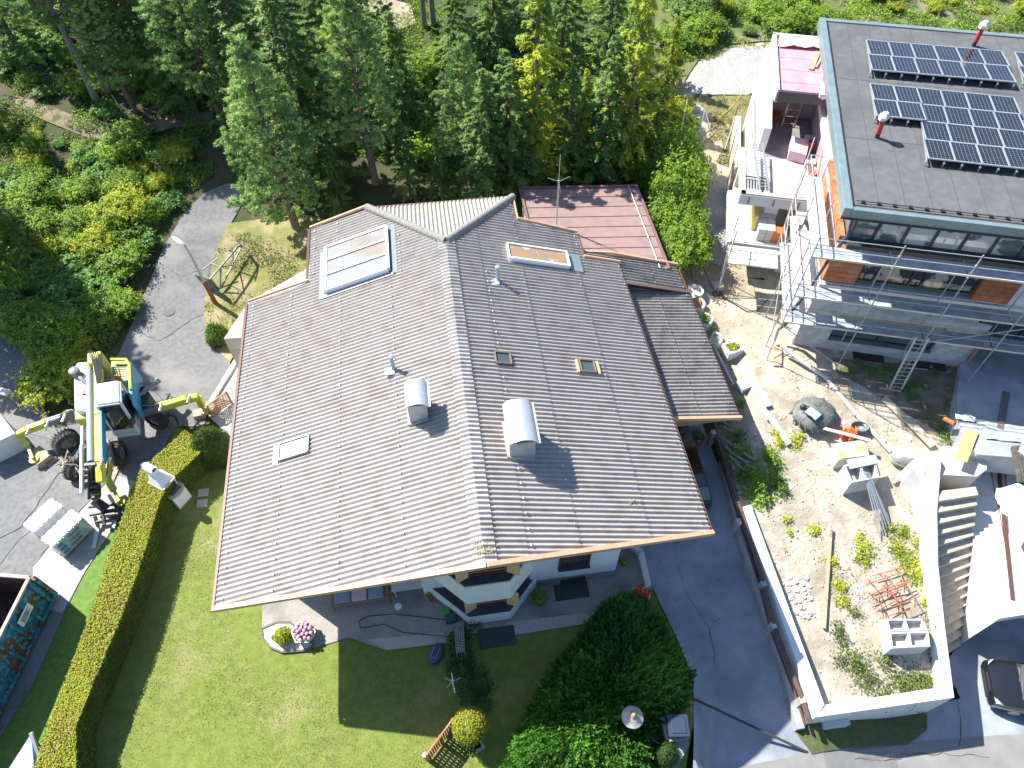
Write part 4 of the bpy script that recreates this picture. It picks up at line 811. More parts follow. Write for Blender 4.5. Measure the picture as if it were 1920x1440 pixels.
q = P(1125, 1325, 0); FP = [P(*c, .9) for c in ((1082, 1195), (1118, 1138), (1165, 1108), (1212, 1118), (1248, 1165), (1275, 1215), (1303, 1262), (1292, 1318), (1248, 1352), (1222, 1385), (1218, 1430), (1235, 1520), (965, 1540), (942, 1440), (975, 1352), (1015, 1275), (1045, 1228))]
frond_mass('spreading_conifer', (q.x, q.y, 0), 3.1, 2.75, 1.4, 190000, L_thuja, 'huge dark spreading conifer filling the garden in front of the house', poly=FP)
q = P(1035, 1520, 0); frond_mass('conifer_shrub', (q.x, q.y, 0), 1.5, 1.0, 1.7, 14000, L_cyp, 'sunlit yellow green conifer shrub at the bottom edge', seed=9, cat='shrub')
q = P(880, 1500, 0); frond_mass('garden_shrub', (q.x, q.y, 0), .55, .5, 1.2, 8000, L_bushy, 'bright green round shrub at the bottom edge below the lattice fence', seed=10, cat='shrub', lsz=.14)
q = P(808, 1520, 0); frond_mass('garden_shrub', (q.x, q.y, 0), .6, .5, .9, 6000, L_hedge, 'yellow shrub at the bottom edge left of the lattice fence', seed=12, cat='shrub', lsz=.14)
# path planting between house and ball shrub
qs = [(866, 1190, .35), (862, 1215, .4), (870, 1240, .4), (868, 1265, .38), (872, 1290, .3), (878, 1310, .35), (905, 1290, .35), (900, 1265, .3), (880, 1395, .35), (890, 1170, .3), (850, 1255, .25), (905, 1325, .3)]
weeds(qs, 3200, LEAF('ivy_leaves', (.06, .13, .03), (.10, .19, .05), (.04, .09, .02), 1.5, .3), .08, 'leafy climbing plants over the path beside the trellis', f=hz, cat='ivy', name='ivy', hg=.45)
weeds([(1510, 1385, .25), (1560, 1384, .3), (1620, 1378, .3), (1680, 1370, .3), (1710, 1365, .2), (1590, 1392, .2)], 900, L_dark, .07, 'dark weeds below the front garden wall', f=hz, hg=.08)
weeds([(1415, 1090, .12), (1430, 1130, .12), (1445, 1170, .12), (1460, 1210, .12), (1476, 1260, .12), (1490, 1300, .12), (1400, 1040, .12), (1385, 990, .12), (1370, 950, .12)], 2500, L_bush, .05, 'thin line of weeds along the driveway kerb', f=hz, hg=.03)
# dead branches on the forest floor
db = MB()
for u, v in ((85, 150), (100, 165), (80, 140), (95, 130), (40, 180), (225, 215), (235, 225), (210, 240), (300, 205), (130, 150), (1560, 20), (1780, 10), (1790, 20)):
    p = G(u, v)
    for _ in range(16):
        a = random.uniform(0, 6.28); L = random.uniform(.4, 1.6); d = Vector((math.cos(a), math.sin(a), random.uniform(-.05, .5))); s = p + Vector((random.gauss(0, .5), random.gauss(0, .5), .1)); db.tube([s, s + d * L * .5 + Vector((0, 0, .1)), s + d * L], [.02, .013, .005], 4, cap=False)
obj('dead_branches', db, m_twig, kind='stuff', label='grey dead branches lying on the slope and forest floor', cat='branches')
# ================================================================ things left of the house
m_yel = M('machine_yellow', (.62, .60, .05), (.55, .52, .06), sc=3, rough=.4, c3=(.40, .38, .10), sc3=5, lo3=.6, hi3=.7)
m_mgrey = M('machine_grey', (.16, .17, .19), (.22, .23, .25), sc=4, rough=.45)
m_mlight = M('machine_light_grey', (.62, .63, .63), (.70, .70, .70), sc=3, rough=.4)
m_mblue = M('machine_blue', (.02, .26, .46), (.03, .30, .50), sc=3, rough=.4)
m_black = M('black_steel', (.025, .027, .03), (.045, .045, .05), sc=8, rough=.5)
m_tyre = M('tyre', (.05, .05, .05), (.09, .085, .08), sc=8, rough=.9)
m_chrome = M('chrome_rod', (.7, .7, .72), rough=.2, metal=.9)
m_pad = M('timber_block', (.42, .33, .22), (.52, .42, .30), sc=3, c3=(.30, .22, .15), sc3=5, rough=.85)
m_pole = M('lamp_pole_grey', (.45, .47, .48), rough=.4, metal=.5)
m_rust = M('rust', (.16, .07, .035), (.26, .12, .06), sc=7, rough=.85)
V3 = Vector
ex = thing('walking_excavator', P(190, 800), 'yellow and white walking excavator with spread legs and folded boom beside the hedge', 'excavator')
o = MB()   # undercarriage
oc = P(190, 800) + V3((.6, .3, 0))
o.lathe((oc.x - .35, oc.y + .6, .75), [(.55, 0), (.6, .1), (.6, .35), (.5, .4)], 20); o.box((oc.x - .35, oc.y + .6, .65), (1.6, 1.3, .35), R(10)); obj('undercarriage', o, m_black, ex, bevel=.02)
def leg(pts, w0, w1, foot, mats, knee, nm='leg'):
    a = MB(); n = len(pts)
    for i in range(n - 1):
        ww = w0 + (w1 - w0) * i / max(1, n - 2); a.beam(pts[i], pts[i + 1], ww, ww * 1.15, m=0 if i < knee else 1)
    l = obj(nm, a, mats, ex, bevel=.03)
    h = MB(); h.tube([pts[0] + V3((0, 0, .25)), (pts[0] + pts[1]) * .5 + V3((0, 0, .32)), pts[1] + V3((0, 0, .2))], .05, 8); obj('cylinder', h, m_chrome, l, smooth=True)
    j = MB()
    f = P(*foot[:2], foot[2]); j.lathe(f, [(.2, 0), (.2, .04), (.06, .06), (.05, .2)], 14); j.beam(f + V3((0, 0, .12)), pts[-1], .12)
    obj('foot', j, m_yel, l, bevel=.01); return l
leg([P(252, 775, 1.0), P(300, 763, 1.25), P(352, 748, 1.2), P(372, 745, 1.15), P(379, 762, .55)], .36, .24, (384, 772, .36), [m_mgrey, m_yel], 1)
leg([P(140, 775, 1.05), P(118, 783, 1.3), P(88, 793, 1.2), P(52, 806, 1.05), P(34, 815, .95), P(52, 836, .5)], .3, .24, (64, 862, .36), [m_mgrey, m_yel], 2)
leg([P(200, 830, 1.0), P(203, 865, 1.1), P(199, 895, 1.1), P(214, 920, .6)], .34, .26, (226, 942, .3), [m_mgrey, m_yel], 1)
leg([P(165, 840, .9), P(150, 855, .9), P(135, 870, .6)], .3, .22, (125, 872, .15), [m_mgrey, m_mgrey], 1)
def wheel(p, r, wd, ax, par=ex):
    ax = V3(ax).normalized(); w_ = MB(); u = V3((0, 0, 1)); b = ax.cross(u).normalized(); u = b.cross(ax); rings = []
    for s, k in ((-.5, .62), (-.5, .9), (-.38, 1), (.38, 1), (.5, .9), (.5, .62)): rings.append([V3(p) + ax * s * wd + (u * math.cos(i * math.pi / 14) + b * math.sin(i * math.pi / 14)) * r * k for i in range(28)])
    w_.loft(rings, cap=False)
    for i in range(24):
        a_ = i * math.pi / 12; d = u * math.cos(a_) + b * math.sin(a_); t = -u * math.sin(a_) + b * math.cos(a_)
        w_.beam(V3(p) + d * r * 1.0 + ax * wd * .02, V3(p) + d * r * .98 + ax * wd * .48 + t * r * .16, .05, .09, up=d); w_.beam(V3(p) + d * r * 1.0 - ax * wd * .02 + t * .05, V3(p) + d * r * .98 - ax * wd * .48 + t * (r * .16 + .05), .05, .09, up=d)
    ty = obj('wheel', w_, m_tyre, par); rm = MB(); rm.tube([V3(p) - ax * wd * .35, V3(p) + ax * wd * .35], [r * .6, r * .6], 18); rm.tube([V3(p) - ax * wd * .5, V3(p) + ax * wd * .5], [r * .2] * 2, 10); obj('rim', rm, m_mgrey, ty, smooth=True)
wheel(P(124, 828, .5), .52, .44, (.75, -.66, 0)); wheel(P(292, 785, .45), .5, .42, (.35, .9, 0)); wheel(P(222, 850, .45), .5, .4, (1, .15, 0)); wheel(P(140, 880, .4), .45, .35, (.9, -.3, 0))
# superstructure
zt = 2.35
up_ = MB(); up_.prism([P(*q, zt) for q in ((143, 678), (168, 676), (170, 770), (138, 768), (137, 690))], 1.3, zt); obj('engine_hood', up_, m_mlight, ex, bevel=.09)
up_ = MB(); up_.prism([P(*q, 2.0) for q in ((139, 768), (172, 764), (172, 783), (140, 787))], 1.2, 2.0); up_.cut(); up_.prism([P(*q, 2.5) for q in ((163, 661), (190, 657), (190, 680), (163, 682))], 1.5, 2.5); obj('counterweight', up_, m_yel, ex, bevel=.05)
up_ = MB(); up_.prism([P(*q, 2.2) for q in ((208, 674), (240, 676), (243, 712), (208, 720))], 1.3, 2.2); obj('side_deck', up_, M('deck_green', (.42, .46, .12), (.36, .42, .16), sc=6, rough=.6), ex, bevel=.03)
up_ = MB(); up_.prism([P(*q, 2.4) for q in ((238, 674), (247, 680), (249, 760), (241, 745))], 1.2, 2.4); obj('side_panel', up_, m_mblue, ex, bevel=.03)
up_ = MB(); up_.tube([P(208, 674, 2.45), P(236, 674, 2.45), P(243, 684, 2.45), P(245, 730, 2.45)], .07, 8); obj('guard_rail', up_, m_yel, ex, smooth=True)
up_ = MB(); up_.lathe(P(144, 702, 2.35), [(.2, 0), (.22, .2), (.22, .3), (.1, .36)], 14); up_.tube([P(150, 708, 2.5), P(160, 716, 2.6), P(166, 724, 2.5)], .09, 8); obj('air_filter', up_, m_mgrey, ex, smooth=True)
up_ = MB(); up_.lathe(P(221, 709, 2.25), [(.1, 0), (.1, .14), (.05, .2)], 12); obj('beacon', up_, M('orange_beacon', (.75, .12, .03), rough=.3), ex, smooth=True)
# cab
def hgt(q, z): return P(*q, z)
c4 = [hgt(q, 3.15) for q in ((181, 723), (223, 716), (225, 754), (181, 760))]
cw = V3((c4[1] - c4[0])); fw2 = V3((c4[3] - c4[0])); 
b4 = [V3((p.x, p.y, 1.35)) for p in c4]; b4[2] = b4[2] + fw2.normalized() * .28; b4[3] = b4[3] + fw2.normalized() * .28
cab = MB(); cab.prism([c4[0] - fw2.normalized() * .05, c4[1] - fw2.normalized() * .05, c4[2], c4[3]], 3.08, 3.22)
cabo = obj('cab', cab, M('cab_white', (.74, .75, .76), rough=.35), ex, bevel=.04)
cf = MB()
for i in range(4): cf.beam(b4[i], c4[i] - V3((0, 0, .05)), .09)
for i in range(4): cf.beam(b4[i], b4[(i + 1) % 4], .1); cf.beam(c4[i] - V3((0, 0, .06)), c4[(i + 1) % 4] - V3((0, 0, .06)), .09)
lo_ = MB(); lo_.prism(b4, 1.1, 1.75); obj('cab_base', lo_, M('cab_grey', (.40, .42, .44), rough=.4), cabo, bevel=.03)
obj('cab_frame', cf, M('cab_frame_grey', (.52, .54, .56), rough=.4), cabo)
gl = MB()
for i in (1, 2, 3, 0): a, b = b4[i], b4[(i + 1) % 4]; c_, d_ = c4[(i + 1) % 4], c4[i]; gl.quad(a.lerp(b, .04) + V3((0, 0, .35)), b.lerp(a, .04) + V3((0, 0, .35)), c_.lerp(d_, .04) - V3((0, 0, .1)), d_.lerp(c_, .04) - V3((0, 0, .1)), .012)
gm = M('cab_glass', (.05, .06, .065), rough=.04, spec=1, trans=.6); obj('cab_window', gl, gm, cabo)
se = MB(); ctr = (b4[0] + b4[2]) / 2; se.box((ctr.x, ctr.y + .1, 1.95), (.5, .5, .2)); se.box((ctr.x - .05, ctr.y + .38, 2.3), (.5, .14, .65)); se.box((ctr.x + .35, ctr.y, 2.1), (.12, .45, .1)); se.box((ctr.x - .35, ctr.y, 2.1), (.12, .45, .1)); obj('seat', se, M('seat_grey', (.28, .27, .25), rough=.8), cabo, bevel=.04)
vt_ = MB(); cr = (c4[0] + c4[2]) / 2
for i in range(3):
    for j in range(4): q = c4[0] + cw * (.35 + .16 * i) + fw2 * (.28 + .13 * j); vt_.box((q.x, q.y, 3.225), (.07, .09, .012)); vt_.cut()
obj('roof_vents', vt_, M('vent_lilac', (.45, .46, .58), rough=.5), cabo)
mi = MB(); mi.box(b4[2] + V3((.15, -.05, .9)), (.08, .2, .3)); mi.tube([b4[2] + V3((0, 0, .9)), b4[2] + V3((.15, -.05, .9))], .015, 6); obj('mirror', mi, m_black, cabo)
# boom
bm_ = [P(181, 668, 2.4), P(185, 700, 2.8), P(186, 780, 2.75), P(188, 868, 2.4), P(190, 905, 2.1)]
bo = MB()
for i in range(4): bo.beam(bm_[i], bm_[i + 1], .27, .36)
boom = obj('boom', bo, m_yel, ex, bevel=.03)
bs_ = MB(); side = V3((.155, .02, 0)); bs_.beam(bm_[2] + side * .95 + (bm_[3] - bm_[2]) * -.35, bm_[3] + side * .95, .03, .36); obj('side_plate', bs_, m_mblue, boom)
cy = MB(); off = V3((-.33, 0, .15)); cy.tube([bm_[1] + off, bm_[3] + off - V3((0, 0, .05))], .13, 14); obj('boom_cylinder', cy, M('cylinder_blue_grey', (.30, .38, .42), (.36, .44, .48), sc=3, rough=.35), boom, smooth=True)
cy = MB(); cy.tube([P(153, 835, 2.3), P(153, 925, 1.9)], .07, 10); cy.beam(P(155, 800, 2.4), P(153, 925, 1.9), .09, .16); obj('arm_cylinder', cy, m_mlight, boom)
hs = MB()
for i in range(9):
    s = random.uniform(-.3, .3); hs.tube([P(170 + i * 3, 664, 2.7) + V3((0, 0, random.uniform(0, .3))), P(176 + i * 2, 685, 3.0), P(184 + s * 4, 730, 3.0)], .022, 5, cap=False)
for i in range(7): hs.tube([P(166, 780 + i * 6, 2.2), P(160 + i, 800, 2.0), P(163, 850 + i * 2, 2.1), P(166 + i, 880, 2.2)], .02, 5, cap=False)
obj('hydraulic_hoses', hs, m_black, boom)
ar = MB()
ar.beam(P(174, 872, 2.5), P(176, 925, 1.2), .22, .3); ar.beam(P(168, 880, 2.4), P(168, 935, 1.2), .08, .16); ar.beam(P(182, 880, 2.4), P(186, 930, 1.1), .08, .16)
for i in range(7): q = P(172 + random.uniform(-6, 8), 872 + i * 10, 2.5 - i * .2); ar.box(q, (random.uniform(.15, .45), .14, .16), random.uniform(-.3, .3)); ar.tube([q + V3((-.25, 0, 0)), q + V3((.25, 0, .03))], .05, 8)
arm = obj('stick', ar, m_black, ex, bevel=.012)
kn = MB(); kn.tube([P(177, 922, 1.4), P(179, 934, 1.1)], .17, 12); obj('rotator', kn, M('brass_tan', (.42, .33, .20), rough=.5), arm, smooth=True)
tl = MB()
tl.beam(P(176, 938, .9), P(200, 955, .6), .35, .22); tl.beam(P(166, 950, .5), P(214, 945, .5), .12, .14); tl.beam(P(168, 965, .35), P(224, 955, .4), .12, .14); tl.beam(P(180, 978, .3), P(226, 968, .3), .12, .12); tl.beam(P(178, 968, .4), P(184, 988, .2), .12); tl.beam(P(204, 928, .7), P(230, 970, .3), .12, .14); tl.beam(P(190, 945, .55), P(196, 985, .3), .1)
obj('fork_frame', tl, m_black, arm, bevel=.01)
tt = MB(); tt.beam(P(184, 986, .15), P(176, 1028, .06), .14, .05); tt.beam(P(216, 978, .15), P(212, 990, .06), .14, .05); obj('fork_tine', tt, m_mlight, arm)
sp = MB()
sp.prism([P(*q, 1.5) for q in ((251, 730), (268, 722), (282, 738), (276, 758), (254, 766))], .8, 1.5); spb = obj('side_stabiliser', sp, m_black, ex, bevel=.04)
sp = MB(); sp.tube([P(262, 720, 1.7), P(280, 716, 1.6), P(298, 716, 1.4)], .05, 8); sp.tube([P(268, 740, 1.5), P(284, 726, 1.4), P(300, 714, 1.3)], .07, 8); sp.lathe(P(297, 716, 1.3), [(.08, 0), (.08, .2), (.04, .24)], 8); sp.beam(P(262, 742, 1.6), P(276, 724, 1.55), .08, .1); obj('hydraulic_arm', sp, m_mgrey, spb)
sp = MB(); sp.tube([P(300, 768, 1.0), P(312, 752, 1.2), P(318, 738, 1.3)], .04, 6); sp.beam(P(312, 738, 1.3), P(324, 746, 1.25), .05); sp.tube([P(300, 790, .8), P(318, 776, .9), P(330, 782, .7), P(334, 796, .3)], [.09, .09, .07, .03], 8); obj('claw', sp, m_black, ex, smooth=True)
cl = MB()
for i in range(9): p_ = P(128 + random.uniform(-10, 22), 862 + random.uniform(-14, 22), random.uniform(.4, 1.)); cl.tube([p_, p_ + V3((random.uniform(-.4, .4), random.uniform(-.4, .4), random.uniform(-.2, .3))), p_ + V3((random.uniform(-.6, .6), random.uniform(-.4, .4), 0))], .03, 5)
for i in range(6): cl.box(P(130 + i * 5, 868 + (i % 3) * 6, .5), (.25, .18, .22), i * .5)
obj('hose_bundle', cl, M('dusty_steel', (.26, .22, .18), (.36, .31, .26), sc=9, rough=.8), ex)
dt = MB()
for a_, b_ in (((140, 722), (169, 720)), ((139, 745), (169, 743)), ((154, 680), (155, 766))): dt.beam(P(*a_, 2.358), P(*b_, 2.358), .018, .012)
dt.tube([P(147 + 2.2 * math.cos(t_), 738 + 4 * math.sin(t_), 2.362) for t_ in [i * math.pi / 6 for i in range(13)]], .014, 4); dt.box(P(161, 734, 2.4), (.22, .3, .06)); obj('hood_trim', dt, m_black, ex)
hs = MB()
for (a_, b_, c_) in (((250, 772, 1.3), (300, 756, 1.6), (352, 742, 1.5)), ((142, 772, 1.35), (100, 786, 1.55), (56, 803, 1.35)), ((201, 832, 1.3), (204, 866, 1.4), (200, 893, 1.35))):
    for o_ in (-.06, .06): hs.tube([P(*a_) + V3((0, o_, 0)), P(*b_) + V3((0, o_, .05)), P(*c_) + V3((0, o_, 0))], .016, 5)
    hs.cut()
obj('leg_hoses', hs, m_black, ex)
bt = MB()
for q in ((252, 775, 1.25), (300, 763, 1.5), (352, 748, 1.42), (118, 783, 1.5), (88, 793, 1.4), (52, 806, 1.25), (203, 865, 1.3), (199, 895, 1.3), (186, 700, 3.0), (188, 868, 2.6)): p_ = P(*q); bt.tube([p_ - V3((0, .2, .05)), p_ + V3((0, .2, -.05))], .06, 10)
obj('pivot_pin', bt, m_chrome, ex, smooth=True)
gr_ = MB()
for i in range(7): gr_.beam(P(212, 680 + i * 4.2, 2.215), P(236, 680 + i * 4.2, 2.215), .02, .014)
obj('deck_grating', gr_, m_black, ex)
# blocks under the feet
def block(name, q, z, lab, d, planks=()):
    """timber block under a leg"""
    c = P(*q, z); m = MB(); m.box((c.x, c.y, z / 2), (d[0], d[1], z), d[2])
    for a, b, zz in planks: m.beam(P(*a, zz), P(*b, zz), .16, .06)
    return obj(name, m, m_pad, None, lab, 'block', 'timber blocks under the excavator legs', bevel=.02)
block('timber_block', (392, 762), .3, 'pair of timber blocks under the right leg of the excavator', (.55, .42, -.3)); block('timber_block', (372, 773), .28, 'lighter timber block nearer the road under the right excavator leg', (.5, .42, .3))
block('timber_block', (72, 853), .34, 'large timber block under the far left leg of the excavator', (.85, .65, -.6), (((78, 872), (112, 858), .05), ((70, 862), (96, 872), .04)))
block('timber_block', (227, 937), .26, 'timber block under the front leg beside the hedge', (.42, .36, .5)); block('timber_block', (216, 948), .2, 'small timber block lying against the hedge', (.35, .3, .2))
pl = MB(); pl.beam(P(208, 905, .06), P(224, 868, .06), .2, .06); obj('plank', pl, m_pad, None, 'short plank lying on the asphalt beside the excavator wheel', 'plank')
# ---- wrapped pallets
def textmesh(name, s, size, mat4, mat, par):
    c = bpy.data.curves.new(name, 'FONT'); c.body = s; c.size = size; c.extrude = .003; c.align_x = 'CENTER'; c.align_y = 'CENTER'
    t = bpy.data.objects.new(name + '_tmp', c); col.objects.link(t); dg = bpy.context.evaluated_depsgraph_get(); me = bpy.data.meshes.new_from_object(t.evaluated_get(dg)); bpy.data.objects.remove(t)
    me.transform(mat4); me.materials.clear(); me.materials.append(mat); o = bpy.data.objects.new(name, me); col.objects.link(o); o.parent = par; return o
m_wrap = M('milky_wrap', (.48, .52, .52), (.62, .65, .64), sc=4, rough=.25, coat=.4); m_white2 = M('white_roll_tops', (.80, .81, .82), rough=.5)
m_wblue = M('wrap_blue', (.02, .28, .42), rough=.4)
def pallet(cx, cy, rz, lab, a, b):
    """a pallet of upright rolls under plastic wrap"""
    r = thing('wrapped_pallet', (cx, cy, 0), lab, 'pallet', 'wrapped pallets of rolls beside the hedge'); e1 = V3((math.cos(rz), math.sin(rz), 0)); e2 = V3((-math.sin(rz), math.cos(rz), 0)); c = V3((cx, cy, 0))
    p = MB()
    for i in (-1, 0, 1): p.box(c + e2 * i * b * .4 + V3((0, 0, .05)), (a, .1, .1), rz)
    for i in range(5): p.box(c + e1 * (i - 2) * a * .22 + V3((0, 0, .12)), (.12, b, .03), rz)
    obj('pallet_base', p, m_pad, r)
    w_ = MB(); rings = []
    for z, k in ((.14, 1.02), (.5, .98), (.9, 1.0), (1.02, .97)):
        rings.append([c + e1 * k * a / 2 * x + e2 * k * b / 2 * y + V3((0, 0, z)) for x, y in ((-1, -.9), (-.9, -1), (-.4, -.97), (0, -1), (.4, -.97), (.9, -1), (1, -.9), (1, -.3), (.97, 0), (1, .3), (1, .9), (.9, 1), (0, 1), (-.9, 1), (-1, .9), (-1, .3), (-.97, 0), (-1, -.3))])
    w_.loft(rings); obj('wrap', w_, m_wrap, r, smooth=True)
    t = MB(); nx, ny = 3, 6
    for i in range(nx):
        for j in range(ny): t.lathe(c + e1 * ((i + .5) / nx - .5) * a * .93 + e2 * ((j + .5) / ny - .5) * b * 1.02 + V3((0, 0, 1.0)), [(.135, 0), (.14, .05 + .01 * ((i + j) % 2)), (.11, .075)], 12)
    obj('roll', t, m_white2, r, smooth=True, kind=None)
    return r, e1, e2, c
pc1 = P(80, 966, 1.05); pc2 = P(116, 990, 1.05); pr = math.atan2(pc2.y - pc1.y, pc2.x - pc1.x)
r1, *_ = pallet(pc1.x, pc1.y, pr, 'wrapped pallet of white rolls nearer the left edge of the picture', .72, 1.3); r2, e1, e2, pc = pallet(pc2.x, pc2.y, pr, 'wrapped pallet of white rolls with blue lettering nearer the hedge', .72, 1.45)
for k in range(3):
    for rr in (r2,):
        q = pc + e1 * (.37 + .015) + e2 * (.1 - .05 * k) + V3((0, 0, .84 - .25 * k)); Mx = Matrix.Translation(q - wl(rr)) @ Matrix(((e2.x, 0, e1.x, 0), (e2.y, 0, e1.y, 0), (0, 1, 0, 0), (0, 0, 0, 1)))
        textmesh('lettering', 'VILLAS', .17, Mx, m_black, rr)
bl = MB()
for k in range(3):
    z = .8 - .25 * k
    for j in range(3): bl.box(pc + e1 * .375 - e2 * (.42 + j * .09) + V3((0, 0, z)), (.012, .06, .16), pr)
    bl.box(pc + e1 * .375 - e2 * .51 + V3((0, 0, z + .07)), (.012, .24, .03), pr)
obj('blue_stripe', bl, m_wblue, r2)
# ---- skip container
A = P(55, 1083, 1.93); B = V3(P(0, 1192, 1.93)); dirn = (B - A).normalized(); perp = V3((dirn.y, -dirn.x, 0)); perp = -perp if perp.x > 0 else perp
A.z = B.z = 0; E_ = A + dirn * 6.2; W2 = perp * 2.3; 
sk = thing('skip_container', A + dirn * 3 + W2 * .5, 'rusty blue open steel skip container at the left edge of the picture', 'container')
m_skb = M('worn_blue_paint', (.02, .20, .30), (.16, .075, .04), sc=2.8, c3=(.05, .35, .45), sc3=5, rough=.7, lo=.48, hi=.56, lo3=.55, hi3=.6, bump=.4, bs=30)
m_ski = M('skip_inside', (.045, .03, .028), (.10, .065, .05), sc=3, rough=.8)
m_rim = M('skip_rim', (.36, .22, .19), (.45, .32, .28), sc=5, rough=.6)
s = MB(); H_ = 1.93
o1, o2, o3, o4 = A, E_, E_ + W2, A + W2
def wallq(a, b, t=.06): s.prism([a, b, b + (a + (o3 - a) * 0 - a) * 0 + ((o1 + o3) / 2 - (a + b) / 2).normalized() * t, a + ((o1 + o3) / 2 - (a + b) / 2).normalized() * t], .15, H_)
s.prism([o1, o2, o3, o4], .12, .2)
for a, b, nrm in ((o1, o2, W2.normalized()), (o4, o3, -W2.normalized()), (o1, o4, dirn), (o2, o3, -dirn)): s.prism([a, b, b + nrm * .06, a + nrm * .06], .15, H_)
obj('skip_body', s, m_skb, sk)
si = MB(); ii = .07
for a, b, nrm in ((o1, o2, W2.normalized()), (o4, o3, -W2.normalized()), (o1, o4, dirn), (o2, o3, -dirn)): si.prism([a + nrm * .063, b + nrm * .063, b + nrm * .07, a + nrm * .07], .2, H_ - .02)
si.prism([o1 + W2 * .03 + dirn * .07, o2 + W2 * .03, o3 - W2 * .03, o4 - W2 * .03 + dirn * .07], .2, .22); obj('skip_lining', si, m_ski, sk)
s = MB()
for a, b in ((o1, o2), (o2, o3), (o3, o4), (o4, o1)): s.beam(a + V3((0, 0, H_)), b + V3((0, 0, H_)), .14, .1)
obj('rim', s, m_rim, sk, bevel=.015)
s = MB()
for k in range(9): q = A + dirn * (.25 + k * .72) - W2.normalized() * .04; s.beam(q + V3((0, 0, .15)), q + V3((0, 0, H_ - .1)), .1, .1)
s.beam(o1 - dirn * .05 + V3((0, 0, 1.7)), o1 - dirn * .05 + V3((0, 0, .1)), .16, .16); s.beam(A - W2.normalized() * .06 + V3((0, 0, .25)), E_ - W2.normalized() * .06 + V3((0, 0, .25)), .12, .14); s.tube([A + V3((0, 0, 1.75)) - dirn * .12, A + V3((0, 0, .3)) - dirn * .12], .035, 8); obj('side_rib', s, m_skb, sk)
s = MB(); q = A + dirn * 1.15 - W2.normalized() * .11 + V3((0, 0, 1.35)); s.box(q, (.75, .02, .42), math.atan2(dirn.y, dirn.x)); pt = obj('notice', s, m_white2, sk)
s = MB()
for k in range(4): s.box(q - W2.normalized() * .014 + V3((0, 0, .1 - .07 * k)) + dirn * .05 * (k % 2), (.5 - .1 * (k % 2), .01, .03), math.atan2(dirn.y, dirn.x))
obj('print', s, m_black, pt)
# white panel at bottom-left
s = MB(); s.quad(P(18, 1440, .6), P(60, 1375, 1.4), P(68, 1400, 1.1), P(70, 1500, .3), .03); s.beam(P(58, 1374, 1.42), P(72, 1415, .95), .1); s.beam(P(20, 1440, .5), P(20, 1440, 0), .06); s.beam(P(62, 1385, 1.2), P(66, 1392, 0), .06)
obj('metal_panel', s, M('pale_metal_sheet', (.62, .64, .66), rough=.35, metal=.2), None, 'pale sloping metal panel at the foot of the hedge, bottom left', 'panel')
s = MB(); e = G(-40, 800); s.prism([P(-60, 790, 1.2), P(-2, 774, 1.2), P(28, 812, 1.2), P(-50, 850, 1.2)], -.1, 1.2); obj('low_wall', s, m_wallw, None, 'white block wall at the left edge beside the excavator leg', 'wall')
s = MB(); s.beam(P(-20, 728, 1.1), P(16, 737, 1.1), .3, .12); s.beam(P(0, 733, 0), P(0, 733, 1.1), .1); obj('steel_beam', s, M('pale_beam', (.62, .60, .58), rough=.6), None, 'pale beam end above the gravel at the left edge', 'beam')
# ---- barbecue
q0 = P(335, 935, 0); bb = thing('garden_barbecue', (q0.x, q0.y, 0), 'white masonry barbecue with a chimney hood between hedge and lawn', 'barbecue')
br = R(-28); a1 = V3((math.cos(br), math.sin(br), 0)); a2 = V3((-math.sin(br), math.cos(br), 0)); m_cream = M('cream_slab', (.62, .50, .38), rough=.7)
m_bbw = M('barbecue_white', (.70, .71, .73), (.78, .78, .79), sc=3, rough=.8)
def bq(x, y, z): return q0 + a1 * x + a2 * y + V3((0, 0, z))
m = MB(); m.prism([bq(*c, 0) for c in ((-.6, -.35), (.42, -.35), (.42, .35), (-.6, .35))], 0, .85); obj('base', m, m_bbw, bb, bevel=.02)
m = MB(); m.prism([bq(*c, 0) for c in ((-.62, -.4), (.3, -.4), (.5, -.28), (.58, -.1), (.58, .12), (.5, .3), (.3, .4), (-.62, .4))], .85, .93); obj('shelf', m, m_cream, bb, bevel=.015)
m = MB(); m.prism([bq(*c, 0) for c in ((-.6, -.33), (-.5, -.33), (-.5, .33), (-.6, .33))], .93, 1.35); m.prism([bq(*c, 0) for c in ((-.5, -.33), (.1, -.33), (.1, -.27), (-.5, -.27))], .93, 1.35); m.prism([bq(*c, 0) for c in ((-.5, .27), (.1, .27), (.1, .33), (-.5, .33))], .93, 1.35); obj('firebox', m, m_bbw, bb)
m = MB(); m.prism([bq(*c, 0) for c in ((-.64, -.36), (.16, -.36), (.2, -.3), (.2, .3), (.16, .36), (-.64, .36))], 1.35, 1.42); obj('mantel', m, m_cream, bb, bevel=.01)
m = MB(); m.loft([[bq(x, y, 1.42) for x, y in ((-.6, -.32), (.14, -.32), (.14, .32), (-.6, .32))], [bq(x, y, 1.85) for x, y in ((-.6, -.15), (-.28, -.15), (-.28, .15), (-.6, .15))], [bq(x, y, 2.15) for x, y in ((-.6, -.14), (-.3, -.14), (-.3, .14), (-.6, .14))]]); obj('hood', m, m_bbw, bb, bevel=.02)
m = MB(); m.loft([[bq(-.72, -.16 + .32 * i / 6, 2.15 + .18 * math.sin(math.pi * i / 6)) for i in range(7)] + [bq(-.72, .16, 2.08), bq(-.72, -.16, 2.08)], [bq(-.2, -.16 + .32 * i / 6, 2.15 + .18 * math.sin(math.pi * i / 6)) for i in range(7)] + [bq(-.2, .16, 2.08), bq(-.2, -.16, 2.08)]]); ck = obj('chimney_hood', m, m_bbw, bb)
m = MB(); m.box(bq(-.195, 0, 2.2), (.012, .16, .12), br); obj('flue_opening', m, m_black, ck)
